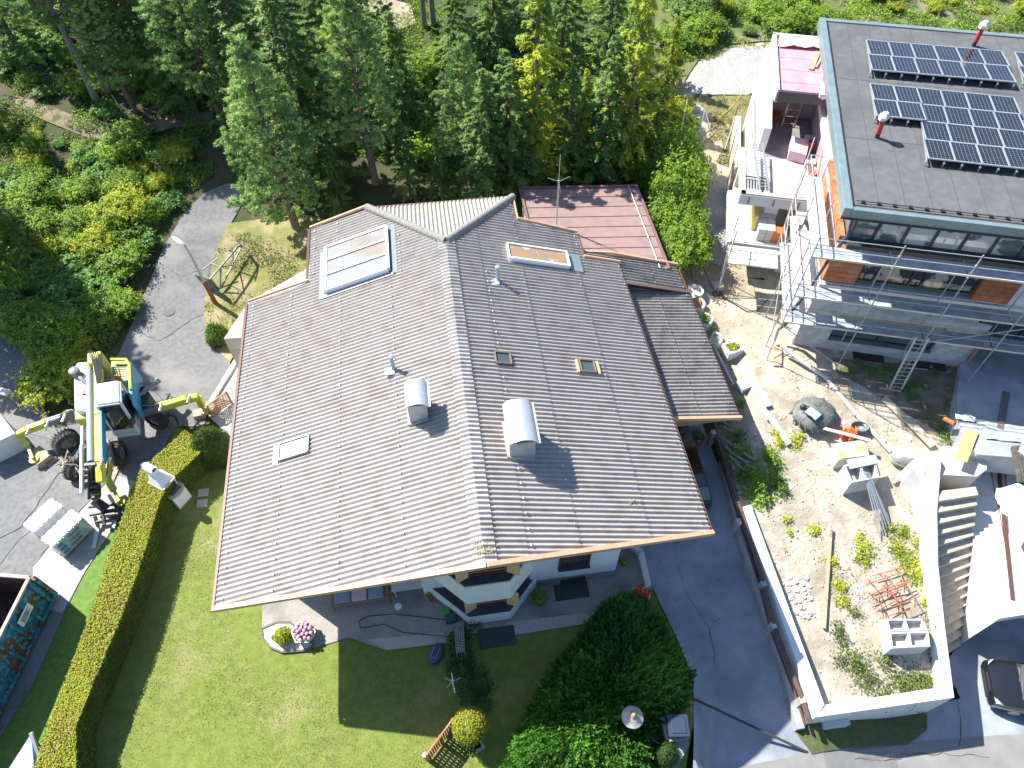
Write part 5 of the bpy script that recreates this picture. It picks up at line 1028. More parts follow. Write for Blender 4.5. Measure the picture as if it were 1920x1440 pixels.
m = MB(); [m.beam(bq(-.4 + .07 * i, -.24, 1.0), bq(-.4 + .07 * i, .24, 1.0), .02) for i in range(11)]; m.beam(bq(.36, -.24, .97), bq(.36, .24, .97), .03); obj('grill', m, m_black, bb)
for u, v, l in ((381, 924, 'upper'), (379, 944, 'lower')):
    m = MB(); m.box(P(u, v, .02), (.42, .36, .04), R(8)); obj('paving_slab', m, m_conc, None, 'single paving slab set in the lawn by the barbecue, %s one' % l, 'slab', 'paving slabs by the barbecue')
# pots below conical shrub
def pot(q, r, h, mat, lab, leaf=None, z=0., flowers=None, n=260, sides=18, rim=True, soil=True, fh=.3, rr=None):
    p = P(*q, z) if not isinstance(q, Vector) else q; t = thing('flower_pot', p, lab, 'flower pot')
    m = MB(); m.lathe(p, [(r * .75, 0), (r, h), (r * 1.06, h), (r * 1.06, h + .03), (r * .9, h + .03), (r * .9, h - .03)], sides); obj('pot', m, mat, t, smooth=sides > 8)
    if leaf:
        d = rng.normal(0, 1, (n, 3)); d /= np.linalg.norm(d, axis=1)[:, None]; d[:, 2] = np.abs(d[:, 2]); R_ = rr or r * 1.15; C = np.array([p.x, p.y, p.z + h]) + d * np.array([R_, R_, fh]) * rng.uniform(.4, 1, (n, 1))
        V, F = leaves(n, C, d, rng.normal(0, 1, (n, 3)), .1 * rng.uniform(.6, 1.3, n), .06, .5); raw('leaves', V, F, leaf, t)
    if flowers:
        m = MB()
        for i in range(flowers[1]):
            a = i * 2.4; q_ = R_ * .95 * math.sqrt((i + .5) / flowers[1]); c = p + V3((q_ * math.cos(a), q_ * math.sin(a), h + fh * (1.05 - .5 * (q_ / R_) ** 2))); m.lathe(c - V3((0, 0, .03)), [(.02, 0), (.06, .02), (.065, .05), (.03, .075)], 7)
        obj('blossom', m, flowers[0], t)
    return t
m_terra = M('terracotta', (.40, .16, .08), (.45, .20, .11), sc=6, rough=.8)
pot((393, 863), .2, .28, M('red_pot', (.42, .05, .03), rough=.5), 'red pot with yellow flowers below the conical shrub', L_bush, flowers=(M('yellow_petals', (.7, .5, .06), rough=.6), 5), rr=.22, fh=.2)
m_hex = M('pale_planter', (.66, .63, .58), (.72, .69, .64), sc=3, rough=.8)
pot((574, 1192), .43, .42, m_hex, 'hexagonal pale planter of pink flowers on the patio corner', L_dark, flowers=(M('pink_petals', (.72, .22, .55), (.80, .42, .66), sc=8, rough=.6), 20), sides=6, n=420, fh=.18, rr=.4)
pot((1197, 1125), .38, .4, m_hex, 'hexagonal pale planter of red flowers beside the driveway', L_dark, flowers=(M('red_petals', (.70, .04, .03), (.8, .12, .08), sc=8, rough=.6), 22), sides=6, n=420, fh=.18, rr=.36)
pot((1012, 1128), .2, .25, m_terra, 'terracotta pot with a bushy dark plant against the bay wall', L_dark, n=900, fh=.75, rr=.33)
pot((805, 1117), .17, .25, m_terra, 'terracotta pot with an upright plant left of the bay window', L_bush, n=300, fh=.45, rr=.16)
pot((812, 1127), .12, .16, m_terra, 'small empty terracotta pot left of the bay window')
pot((1168, 1058), .14, .2, m_terra, 'small potted plant at the right corner of the house wall', L_bush, n=250, fh=.4, rr=.2)
pot((1306, 830), .28, .45, m_terra, 'large ribbed terracotta tub on the dark driveway beneath the annex roof', L_dark, n=200, fh=.2)
# gravel island
def isle(pts): return [P(*q) for q in pts]
gi = isle([(492, 1180), (520, 1168), (545, 1168), (590, 1210), (575, 1220), (530, 1224), (508, 1215), (494, 1198)])
m = MB(); m.prism(gi, .0, .07); obj('gravel_island', m, m_pale, kind='structure')
m = MB()
for i in range(len(gi)):
    a, b = gi[i], gi[(i + 1) % len(gi)]; n_ = max(2, int((b - a).length / .12))
    for k in range(n_): m.box(a.lerp(b, (k + .5) / n_) + V3((0, 0, .05)), ((b - a).length / n_ * .9, .07, .1), math.atan2(b.y - a.y, b.x - a.x))
obj('stone_edging', m, M('edging_stone', (.16, .15, .14), rough=.9), None, 'low dark stone edging round the pebble bed on the patio corner', 'edging')
dome('pebble_bed_shrub', P(534, 1196, .07), [(.12, 0), (.28, .12), (.3, .3), (.18, .45), (.02, .5)], L_bushy, 1300, .08, 'small bright green shrub in the middle of the pebble bed', puff=.05, jit=.9)
m = MB(); p = P(515, 1197, .07); m.lathe(p, [(.09, 0), (.1, .1), (.05, .18), (.09, .22), (.07, .34), (.02, .38)], 10); obj('stone_figure', m, m_conc, None, 'little grey stone figure standing in the pebble bed', 'ornament', smooth=True)
m = MB(); p = P(556, 1200, .07); m.lathe(p, [(.05, 0), (.06, .05), (.02, .08), (.07, .14), (.02, .18)], 8); obj('small_ornament', m, m_hex, None, 'small pale ornament in the pebble bed beside the flowers', 'ornament')
# patio furniture: bench of cushions, table, parasol foot, hose
tb = HW(-4.45, 11.05, 0); sf = thing('garden_swing_bench', tb, 'timber garden bench with a red checked cushion under the eave', 'bench')
for k, mt_ in enumerate((M('blue_grey_cushion', (.25, .30, .36), rough=.9), M('checked_cushion', (.62, .50, .50), (.55, .30, .32), sc=30, rough=.9), MATS['blue_grey_cushion'])):
    m = MB(); m.box(HW(-5.05 + k * .62, 10.85, .5), (.56, .6, .12), HYAW); obj('cushion', m, mt_, sf, bevel=.03)
m = MB(); m.beam(HW(-5.45, 10.5, .42), HW(-5.45, 11.3, .42), .08); m.beam(HW(-3.38, 10.5, .42), HW(-3.38, 11.3, .42), .08); m.beam(HW(-5.45, 10.55, .4), HW(-3.38, 10.55, .4), .07); m.beam(HW(-5.45, 11.2, .4), HW(-3.38, 11.2, .4), .07)
for X in (-5.45, -3.38):
    for Y in (10.5, 11.3): m.beam(HW(X, Y, 0), HW(X, Y, .45 if Y < 11 else 1.1), .08)
obj('bench_frame', m, m_wood, sf)
m = MB(); m.lathe(HW(-3.05, 10.3, .045), [(.14, 0), (.14, .02), (.04, .03)], 14); obj('round_plate', m, m_white2, None, 'small white round plate on the patio beside the bench', 'plate')
m = MB(); m.box(HW(-2.35, 11.0, .7), (1.7, .75, .03), HYAW)
for X in (-3.1, -1.6):
    for Y in (10.7, 11.3): m.beam(HW(X, Y, .04), HW(X, Y, .68), .05)
tbl = obj('patio_table', m, M('tablecloth_grey', (.50, .49, .50), (.56, .55, .56), sc=12, rough=.9), None, 'patio table with a pale cloth tucked beneath the eave', 'table')
m = MB(); hp = [(858, 1195), (800, 1190), (755, 1186), (720, 1170), (676, 1178), (672, 1165), (690, 1155), (740, 1151), (800, 1158), (835, 1162)]; m.tube([P(*q, .06) for q in hp], .014, 6); obj('garden_hose', m, M('dark_red_hose', (.10, .03, .03), rough=.6), None, 'dark garden hose looped over the shaded patio', 'hose', smooth=True)
m = MB(); m.lathe(P(838, 1150, .04), [(.12, 0), (.16, .12), (.14, .25), (.05, .28)], 10); m.tube([P(838, 1150, .25), P(826, 1144, .35)], [.03, .05], 8); m.tube([P(838, 1150, .3), P(846, 1153, .38), P(850, 1158, .2)], .018, 6); obj('watering_can', m, M('green_plastic', (.03, .38, .08), rough=.4), None, 'bright green watering can beside the bay wall', 'watering can', smooth=True)
m = MB(); m.box(P(845, 1160, .2), (.4, .3, .35), .2); obj('plastic_crate', m, M('dark_blue_plastic', (.03, .07, .12), rough=.5), None, 'dark blue plastic crate next to the green watering can', 'crate', bevel=.03)
# wheelbarrow-like dark cover: mower
p = P(818, 1229); t = thing('covered_mower', p, 'dark blue plastic tub lying tipped on the shaded lawn', 'tub')
m = MB(); ax = R(70); u1 = V3((math.cos(ax), math.sin(ax), 0)); u2 = V3((-math.sin(ax), math.cos(ax), 0)); rings = []
for z, k in ((0, .9), (.18, 1.), (.3, .85), (.36, .5)): rings.append([p + u1 * .42 * k * math.cos(i * .524) + u2 * .27 * k * math.sin(i * .524) + V3((0, 0, z)) for i in range(12)])
m.loft(rings); obj('tub_body', m, M('mower_blue', (.05, .08, .14), rough=.35), t, smooth=True)
m = MB(); m.tube([p + u1 * .2 + u2 * .1 + V3((0, 0, .4)), p - u1 * .2 + u2 * .1 + V3((0, 0, .4)), p - u1 * .2 - u2 * .1 + V3((0, 0, .4)), p + u1 * .25 - u2 * .1 + V3((0, 0, .4))], .012, 6); m.box(p + u1 * .38 + u2 * .12 + V3((0, 0, .25)), (.08, .08, .04)); obj('handle', m, M('grey_tube', (.3, .32, .34), rough=.4), t)
# trellis window (dark grid) over the path
t = thing('trellis_frame', P(862, 1195), 'upright steel grid trellis among the climbing plants', 'trellis')
a, b, c_, d_ = P(852, 1170, 1.0), P(868, 1167, 1.0), P(871, 1222, .8), P(856, 1223, .8)
m = MB()
for q_, r_ in ((a, b), (b, c_), (c_, d_), (d_, a)): m.beam(q_, r_, .04)
for q_ in (a, b, c_, d_): m.beam(q_, V3((q_.x, q_.y, 0)), .04)
obj('frame', m, M('weathered_metal', (.22, .21, .2), rough=.6), t)
m = MB()
for k in range(1, 18): m.beam(a.lerp(d_, k / 18), b.lerp(c_, k / 18), .012)
for k in range(1, 4): m.beam(a.lerp(b, k / 4), d_.lerp(c_, k / 4), .012)
obj('grid', m, m_steel, t); m = MB(); m.quad(a - V3((0, 0, .5)), d_ - V3((0, 0, .5)), c_ - V3((0, 0, .5)), b - V3((0, 0, .5)), .02); obj('dark_base', m, m_black, t)
m = MB(); p = P(853, 1300); m.tube([p, p + V3((0, 0, 1.7))], .025, 8)
for dx, dy in ((.3, .1), (-.25, .1), (.1, -.25), (-.15, -.2)): m.tube([p + V3((0, 0, 1.5)), p + V3((dx, dy, 1.6))], .008, 5)
m.tube([P(847, 1262, .9), P(853, 1300, .9)], .02, 6); obj('clothes_pole', m, m_steel, None, 'thin steel pole with small arms between lawn and path', 'pole')
# lattice fence at bottom
f0, f1 = P(806, 1425), P(852, 1362); t = thing('lattice_fence', f0.lerp(f1, .5), 'brown wooden lattice fence standing at the end of the lawn', 'fence')
for p_ in (f0, f1, f0.lerp(f1, .5)): m = MB(); m.beam(p_, p_ + V3((0, 0, 1.05)), .08); obj('post', m, m_wood, t)
m = MB(); dd = (f1 - f0); m.beam(f0 + V3((0, 0, 1.02)), f1 + V3((0, 0, 1.02)), .05, .05); m.beam(f0 + V3((0, 0, .12)), f1 + V3((0, 0, .12)), .05, .05)
for k in range(14): m.beam(f0 + dd * (k + .5) / 14 + V3((0, 0, .1)), f0 + dd * (k + .5) / 14 + V3((0, 0, 1.0)), .04, .06, up=(1, 0, 0))
for z in (.3, .5, .7, .88): m.beam(f0 + V3((.02, 0, z)), f1 + V3((.02, 0, z)), .03, .05)
obj('lattice', m, m_wood, t)
m = MB(); p = P(800, 1422); m.lathe(p, [(.07, 0), (.07, .5), (.11, .52), (.09, .62), (.03, .66)], 10); obj('garden_light', m, m_conc, None, 'short pale garden light at the left end of the lattice fence', 'garden light', smooth=True)
m = MB(); [m.box(P(884 + i * 7, 1392 + i * 4, .03), (.35, .3, .05), .3 * i) for i in range(3)]; obj('path_stones', m, m_conc, None, 'pale broken path stones below the clipped ball shrub', 'stones')
# white kerb at house corner
m = MB(); kb = [P(1178, 1022), P(1200, 1040), P(1214, 1102)]
for a, b in zip(kb[:-1], kb[1:]): m.beam(a + V3((0, 0, .15)), b + V3((0, 0, .15)), .22, .32)
obj('kerb_wall', m, m_wallw, None, 'low white kerb wall curving from the house corner to the red flowers', 'wall')
# bin, lamp, wall at bottom centre
p = P(1262, 1373, 0); t = thing('waste_bin', p, 'dark blue wheeled bin standing in a walled corner beside the driveway', 'bin')
m = MB(); m.loft([[p + V3((x * .26, y * .26, 0)) for x, y in ((-1, -1), (1, -1), (1, 1), (-1, 1))], [p + V3((x * .32, y * .32, .95)) for x, y in ((-1, -1), (1, -1), (1, 1), (-1, 1))]]); obj('bin_body', m, M('bin_blue', (.03, .05, .08), rough=.45), t, bevel=.03)
m = MB(); m.box(p + V3((0, 0, .99)), (.7, .7, .08)); m.box(p + V3((0, 0, 1.04)), (.5, .5, .04)); m.beam(p + V3((-.3, .38, .95)), p + V3((.3, .38, .95)), .04); obj('lid', m, M('lid_shade_blue', (.03, .05, .08), rough=.4), t, bevel=.03)  # shade over the bin put into the darker lid colour
m = MB(); w3 = [P(1236, 1352), P(1248, 1393), P(1285, 1386)]
for a, b in zip(w3[:-1], w3[1:]): m.beam(a + V3((0, 0, .3)), b + V3((0, 0, .3)), .16, .6)
m.prism([P(1250, 1394), P(1284, 1388), P(1290, 1398), P(1265, 1445), (P(1240, 1445))], 0, .3); obj('bin_enclosure', m, M('grey_block', (.22, .23, .24), (.28, .29, .30), sc=4, rough=.9), None, 'low grey wall enclosing the dark blue bin', 'wall')
p = P(1187, 1343, 1.75); p = V3((p.x, p.y, 0)); t = thing('garden_lamp', p, 'garden lamp with a round pale shade poking out of the huge conifer', 'lamp')
m = MB(); m.tube([p, p + V3((0, 0, 1.6))], .07, 10); obj('lamp_post', m, M('tan_stone', (.35, .28, .22), rough=.8), t, smooth=True)
m = MB(); m.lathe(p + V3((0, 0, 1.58)), [(.1, 0), (.36, .02), (.35, .06), (.2, .16), (.12, .26), (.03, .3)], 20); obj('lamp_shade', m, M('straw_glass', (.48, .47, .45), (.38, .30, .22), sc=5, rough=.5), t, smooth=True)
m = MB(); m.tube([p + V3((0, 0, 1.86)), p + V3((0, 0, 1.98))], [.12, .04], 10); obj('finial', m, MATS['tan_stone'], t)
# ---- street lamp and lattice trestle on the bank
p = G(405, 570); zt_ = upto(p, 515); t = thing('street_lamp', p, 'grey street lamp with a flat oval head at the road edge left of the house', 'street lamp')
m = MB(); m.tube([p, p + V3((-.05, 0, 1.6))], .11, 10); obj('lamp_base', m, m_rust, t, smooth=True)
hd = p + V3((-.12, .05, 3.9)); m = MB(); m.tube([p + V3((-.05, 0, 1.6)), p + V3((-.1, .02, 3.3)), hd + V3((-.1, .05, .05))], [.06, .05, .04], 8); obj('pole', m, m_pole, t, smooth=True)
m = MB(); rings = [[hd + V3((-.15 - .62 * f, .12 + .35 * f, .05)) + V3((-.35, .9, 0)).normalized() * w_ * math.cos(a) * .22 + V3((0, 0, .07 * w_ * math.sin(a))) for a in [i * math.pi / 5 for i in range(10)]] for f, w_ in ((0, .4), (.25, .9), (.6, 1.), (.85, .75), (1, .2))]; m.loft(rings); obj('lamp_head', m, M('lamp_head_grey', (.52, .55, .58), rough=.3), t, smooth=True)
A0 = G(414, 541); t = thing('steel_trestle', A0, 'leaning galvanised steel lattice trestle behind the street lamp', 'trestle'); m = MB()
zA = 0.3
def L3(u, v, z): return P(u, v, A0.z + z)
a0, a1_, a2_, a3_ = L3(414, 541, .2), L3(453, 462, .9), L3(393, 524, 1.1), L3(449, 459, 1.3)
b0, b1_ = L3(378, 507, .9), L3(408, 484, 1.2)
for q_, r_, w_ in ((a0, a1_, .07), (a2_, a3_, .07), (b0, b1_, .05), (L3(396, 494, 1.1), L3(414, 501, 1.2), .05), (L3(394, 497, 1.1), L3(390, 530, .6), .05), (L3(414, 502, 1.2), L3(413, 541, .2), .06), (L3(414, 501, 1.2), L3(436, 497, .6), .05), (L3(437, 474, 1.3), L3(437, 495, .6), .05), (L3(429, 470, 1.5), L3(438, 473, 1.3), .04), (L3(429, 470, 1.5), L3(444, 458, 1.4), .04), (a1_, a3_, .12)): m.beam(q_, r_, w_)
obj('lattice', m, M('dull_zinc', (.15, .165, .17), (.21, .225, .23), sc=5, rough=.6, metal=.2), t)
m = MB(); m.quad(L3(366, 514, .7), L3(392, 523, 1.1), L3(412, 545, .1), L3(388, 540, .1), .05); m.beam(L3(366, 514, .7), L3(393, 523, 1.1), .08); m.beam(L3(393, 524, 1.0), L3(410, 546, .15), .2, .1); obj('base_frame', m, M('dark_frame', (.12, .13, .15), rough=.5), t)
m = MB(); m.beam(L3(405, 545, .3), L3(411, 541, .35), .16, .1); obj('blue_clamp', m, m_mblue, t)
# ---- pink metal roof building at the back
gz = 4.0; cs = [P(*q, gz) for q in ((976, 354), (1193, 350), (1251, 497), (1100, 480), (1010, 470))]
t = thing('garage', ((cs[0] + cs[2]) / 2) * Vector((1, 1, 0)) if False else V3(((cs[0].x + cs[2].x) / 2, (cs[0].y + cs[2].y) / 2, 1.2)), 'flat roofed garage with pinkish brown standing seam metal roof behind the house', 'garage')
q4 = [P(975, 354, gz), P(1193, 350, gz), P(1254, 505, gz)]; dy = q4[2] - q4[1]; q4.append(q4[0] + dy)
m = MB(); m.prism(q4, gz - .2, gz); ro = obj('roof', m, M('pink_metal_roof', (.27, .185, .175), (.315, .215, .20), sc=2.2, c3=(.24, .17, .16), sc3=.7, rough=.45), t, bevel=.01)
m = MB()
for k in range(0, 9): f = k / 8; a, b = q4[0].lerp(q4[3], f), q4[1].lerp(q4[2], f); m.beam(a + V3((0, 0, .012)), b + V3((0, 0, .012)), .018, .03)
obj('seam', m, M('seam_brown', (.20, .11, .105), rough=.5), ro)
m = MB(); e1_ = (q4[1] - q4[0]).normalized()
for a, b in ((q4[1], q4[2]), (q4[0], q4[3]), (q4[0], q4[1])): m.beam(a + V3((0, 0, .03)), b + V3((0, 0, .03)), .12, .12)
obj('edge_trim', m, MATS['seam_brown'], ro); m = MB(); o_ = -e1_ * .42; m.tube([q4[1] + o_ + V3((0, 0, .12)), q4[2] + o_ + V3((0, 0, .12))], .018, 6)
for k in range(8): q_ = q4[1].lerp(q4[2], k / 7.5) + o_; m.beam(q_, q_ + V3((0, 0, .12)), .03)
obj('lightning_wire', m, m_steel, ro)
m = MB(); ins = [c.lerp((q4[0] + q4[2]) / 2, .04) for c in q4]; m.prism(ins, .3, gz - .2); obj('wall', m, m_white, t)
# dead/wooden lattice by terrace
f0, f1 = P(401, 783, .0), P(436, 757, .0); t = thing('lattice_screen', f0, 'diamond lattice screen between the terrace and the conical shrub', 'screen'); m = MB(); dd = f1 - f0
for k in range(-5, 12):
    for s_ in (1, -1):
        a_, b_ = f0 + dd * (k / 11) , f0 + dd * ((k + 5 * s_) / 11)
        f_a, f_b = k / 11, (k + 5 * s_) / 11
        if f_b > 1: tt_ = (1 - f_a) / (f_b - f_a)
        elif f_b < 0: tt_ = (0 - f_a) / (f_b - f_a)
        else: tt_ = 1
        if 0 <= f_a <= 1 and tt_ > .05: m.beam(f0 + dd * f_a + V3((0, 0, .1)), f0 + dd * (f_a + (f_b - f_a) * tt_) + V3((0, 0, .1 + .8 * tt_)), .02, .035)
obj('slats', m, m_wood, t); m = MB(); m.beam(f0 + V3((0, 0, .92)), f1 + V3((0, 0, .92)), .05); m.beam(f0, f0 + V3((0, 0, .95)), .06); m.beam(f1, f1 + V3((0, 0, .95)), .06); obj('frame', m, m_wood, t)
m = MB(); kb = [(384, 777), (432, 700), (448, 672)]
for a, b in zip(kb[:-1], kb[1:]): m.beam(G(*a) + V3((0, 0, .09)), G(*b) + V3((0, 0, .09)), .2, .16)
obj('kerb', m, m_wallw, kind='structure')
# crazy-paving joints on the terrace
m = MB(); T0 = [P(*q) for q in ((392, 778), (436, 706), (452, 655), (500, 660), (520, 800), (415, 800))]; cells = {}
for i in range(-18, -4):
    for j in range(30, 50): pass
xs = np.arange(-14.6, -9.5, .42); ys = np.arange(15.5, 23.5, .36)
def jit(i, j): return V3((xs[i] + .12 * noise.noise((i * 1.7, j * 2.3, 0)) + .2 * (j % 2), ys[j] + .12 * noise.noise((i * 2.1, j * 1.9, 5)), .056))
for i in range(len(xs) - 1):
    for j in range(len(ys) - 1):
        a, b, c_ = jit(i, j), jit(i + 1, j), jit(i, j + 1)
        for q_, r_ in ((a, b), (a, c_)):
            if inpoly(q_.x, q_.y, T0) and inpoly(r_.x, r_.y, T0): m.beam(q_, r_, .025, .006)
if m.v: obj('paving_joints', m, M('joint', (.22, .21, .19), rough=1), kind='structure')
# ================================================================ house under construction
m_insg = M('grey_insulation', (.42, .43, .43), (.56, .57, .57), sc=2.2, c3=(.50, .50, .51), sc3=9, rough=.9, bump=.3, bs=40, lo=.48, hi=.52)
m_insp = M('pink_insulation', (.62, .45, .52), (.50, .50, .47), sc=1.6, rough=.9, lo=.5, hi=.53)
m_brick = M('red_block', (.50, .17, .07), (.40, .13, .06), sc=5, rough=.85, c3=(.56, .24, .12), sc3=2)
m_roofm = M('roof_membrane', (.10, .105, .11), (.125, .13, .135), sc=3, c3=(.09, .093, .097), sc3=.6, rough=.8, bump=.15, bs=60)
m_fas = M('roof_edge_metal', (.20, .27, .29), (.24, .32, .34), sc=2, rough=.4, metal=.3)
m_darkf = M('anthracite_frame', (.05, .055, .06), rough=.4)
m_pipe = M('scaffold_tube', (.36, .38, .39), (.46, .47, .47), sc=6, rough=.5, metal=.3)
m_deck = M('scaffold_deck', (.40, .45, .50), (.50, .54, .58), sc=4, rough=.6, metal=.25, c3=(.33, .37, .42), sc3=1.5)
m_foam = M('pink_board', (.58, .24, .30), (.64, .31, .36), sc=2, rough=.85)
m_bldc = M('raw_concrete', (.36, .35, .34), (.45, .44, .42), sc=2, c3=(.55, .53, .50), sc3=1, rough=.9, bump=.3, bs=40)
nb_ = thing('new_house', BW(4, 4, 1.9), 'flat roofed house under construction with solar panels, bare brick and grey insulation', 'house')
def BB(m, x0, x1, y0, y1, z0, z1, k=0): m.prism([BW(*c) for c in ((x0, y0), (x1, y0), (x1, y1), (x0, y1))], z0, z1, k)
XR = 22
# storeys (inner body set back behind the facing)
m = MB(); BB(m, .25, 7.15, .3, 13.3, 1.6, 4.4); BB(m, 7.15, XR, 2.2, 13.3, 1.6, 4.6); body = obj('wall', m, m_bldc, nb_)
m = MB()
# lower facing with a window hole 1.35-5.65 x 2.65-4.2
for x0, x1, z0, z1 in ((0, 1.35, 1.7, 5.35), (5.65, 7.2, 1.7, 5.0), (1.35, 5.65, 2.25, 2.62), (1.35, 5.65, 4.2, 5.2)): BB(m, x0, x1, 0, .3, z0, z1)
BB(m, 7.2, XR, 0, .3, 5.1, 5.35)
BB(m, 0, .28, .3, 5, 1.7, 5.9)
obj('insulation_facing', m, m_insg, nb_)
m = MB(); BB(m, 0, 7.2, -.01, .295, 1.75, 2.25); obj('plinth_insulation', m, m_insp, nb_)
m = MB()
BB(m, .0, .2, .3, 5.2, 5.9, 8.1); BB(m, .0, 1.25, 0, .3, 6.0, 7.45); m.cut(); BB(m, 5.75, 7.1, .0, .3, 5.9, 7.45); m.cut(); BB(m, 8.2, XR, .0, .3, 5.7, 7.6); bk = obj('brick_wall', m, m_brick, nb_)
m = MB()
for z in np.arange(6.24, 7.4, .25):
    for x0, x1 in ((0, 1.25), (5.75, 7.1), (8.2, 14)): BB(m, x0 + .01, x1 - .01, -.004, .02, z, z + .018)
for i, z in enumerate(np.arange(6.0, 7.4, .25)):
    for x0, x1 in ((0, 1.25), (5.75, 7.1), (8.2, 14)):
        x = x0 + .2 + .18 * (i % 2)
        while x < x1 - .05: BB(m, x, x + .012, -.003, .02, z, z + .25); x += .38
obj('brick_joint', m, M('mortar_joint', (.25, .09, .05), rough=.9), bk)
m = MB(); BB(m, .0, XR, .02, 13, 5.35, 5.75); BB(m, 0, XR, -.02, .35, 7.45, 7.75); BB(m, 0, XR, .3, 13, 7.45, 7.75); obj('floor_slab', m, m_white, nb_)
m = MB(); BB(m, 7.1, 8.2, .1, .3, 5.75, 7.45); obj('pier', m, m_white, nb_)
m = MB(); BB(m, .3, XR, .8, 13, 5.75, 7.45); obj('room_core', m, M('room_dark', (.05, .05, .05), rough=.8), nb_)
# windows
def bwin(x0, x1, z0, z1, muls, nm, y=.12, glass=None, fr=.07, lab=None, par=None):
    m = MB()
    for a, b in (((x0, z0), (x1, z0)), ((x0, z1), (x1, z1)), ((x0, z0), (x0, z1)), ((x1, z0), (x1, z1))): m.beam(BW(a[0], y, a[1]), BW(b[0], y, b[1]), .1, fr, up=tuple(by_))
    for x in muls: m.beam(BW(x, y - .01, z0), BW(x, y - .01, z1), .09, fr, up=tuple(by_))
    w_ = obj('window', m, m_darkf, par or nb_, label=lab); g = MB(); BB(g, x0, x1, y + .02, y + .05, z0, z1); obj('pane', g, glass or GLASS('window_glass', (.045, .055, .065), .02), w_); return w_
w_ = bwin(1.32, 5.68, 6.05, 7.4, (1.95, 3.3, 3.75), 'w', .2, M('glass_beige_room', (.04, .05, .055), (.50, .42, .30), sc=.9, rough=.06, spec=1, lo=.52, hi=.545))
w_ = bwin(1.37, 5.63, 2.65, 4.18, (3.4,), 'w', .2, GLASS('window_glass_grey', (.11, .13, .15), .05))
m = MB(); BB(m, 1.4, 5.6, .08, .16, 3.72, 4.16); obj('blind_box', m, M('blind_beige', (.38, .33, .26), rough=.7), w_)
m = MB(); BB(m, 1.35, 5.65, -.06, .2, 2.6, 2.64); obj('sill', m, m_fas, w_)
w3 = bwin(.35, 15.0, 8.0, 9.5, (1.2, 2.25, 3.3, 4.35, 5.4, 6.45, 7.5, 8.6, 9.7, 10.8, 12, 13), 'w', .3, M('glazing_painted_reflections', (.12, .14, .16), (.62, .58, .54), sc=.7, rough=.05, spec=1, lo=.44, hi=.47), fr=.09)  # pale reflections painted into the glass colour
m = MB(); BB(m, .35, 15, .22, .3, 9.15, 9.2); BB(m, .3, 15, -.05, .3, 7.77, 7.98); obj('transom', m, m_darkf, w3)
m = MB(); BB(m, 1.0, 15, .25, .29, 9.22, 9.48); obj('dark_upper_band', m, m_glassd, w3)
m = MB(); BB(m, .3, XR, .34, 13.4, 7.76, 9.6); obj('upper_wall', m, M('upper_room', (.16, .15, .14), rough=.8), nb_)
m = MB(); BB(m, .04, XR, -.06, .24, 7.75, 7.8); obj('copper_strip', m, M('copper_strip', (.30, .15, .07), rough=.5), nb_)
# lower right: recess under the red beam, its shade put into a dark solid box
m = MB(); BB(m, 6.6, XR, 1.2, 2.15, 2.4, 5.1); obj('painted_recess_shade', m, M('painted_recess_shade', (.02, .02, .022), rough=.5), nb_)
bwin(7.6, 12.0, 2.5, 4.8, (9.2, 10.6), 'w', 1.1, GLASS('door_glass', (.05, .07, .08), .04), lab='wide dark glass door')
m = MB(); BB(m, 7.2, XR, -.02, .3, 4.98, 5.1); BB(m, 8.6, 9.2, -.06, .0, 5.75, 7.3); obj('red_lintel', m, M('red_steel', (.30, .03, .03), rough=.5), nb_)
m = MB(); m.tube([BW(8.9, -.2, 5.6), BW(8.9, -.15, 6.5)], .28, 14); obj('grey_duct', m, m_mgrey, nb_, smooth=True)
m = MB(); m.tube([BW(6.55, -.1, 5.0), BW(6.9, -.05, 4.95), BW(7.5, -.1, 4.9)], .12, 8); obj('black_pipe', m, m_black, nb_, smooth=True)
m = MB(); m.tube([BW(7.1, -.16, 4.4), BW(7.25, -.16, 2.5)], .075, 10); m.tube([BW(7.1, -.16, 4.1), BW(7.08, -.16, 4.0)], .09, 10); obj('orange_pipe', m, M('orange_pvc', (.52, .14, .05), rough=.5), nb_, smooth=True)
# light wells
for x0, x1 in ((2.55, 4.0), (4.95, 6.6)):
    m = MB(); BB(m, x0, x1, -.5, -.02, 1.7, 2.02); lw_ = obj('light_well', m, m_bldc, nb_); m = MB(); BB(m, x0 + .06, x1 - .06, -.44, -.0, 2.02, 2.035); obj('well_shade_sheet', m, MATS['painted_recess_shade'], lw_)  # flat dark sheet: shade inside the well put into its colour
# roof
zr_ = 9.8; rx0, ry0, ry1 = -.49, -.35, 13.8
m = MB(); BB(m, rx0 + .25, XR, ry0 + .2, ry1 - .2, 9.6, zr_); rf = obj('roof', m, m_roofm, nb_)
m = MB(); BB(m, rx0, rx0 + .3, ry0, ry1, 9.45, 9.88); BB(m, rx0 + .3, XR, ry0, ry0 + .2, 9.45, 9.84); BB(m, rx0 + .3, XR, ry1 - .25, ry1, 9.45, 9.86); obj('edge_flashing', m, m_fas, rf, bevel=.01)
m = MB(); m.beam(BW(rx0 + .3, ry0 + .25, 9.86), BW(XR, ry0 + .25, 9.86), .03); m.beam(BW(rx0 + .33, ry0 + .2, 9.86), BW(rx0 + .33, ry1 - .2, 9.86), .03)
m.tube([BW(rx0 + .45, .15, 9.88), BW(XR, .15, 9.88)], .02, 6)
for i in range(40): m.box(BW(rx0 + .7 + i * .55, .15, 9.85), (.12, .1, .09), BYAW)
m.beam(BW(rx0 + .0, ry0 - .02, 9.43), BW(XR, ry0 - .02, 9.43), .06, .05); obj('lightning_rail', m, m_black, rf)
m = MB()
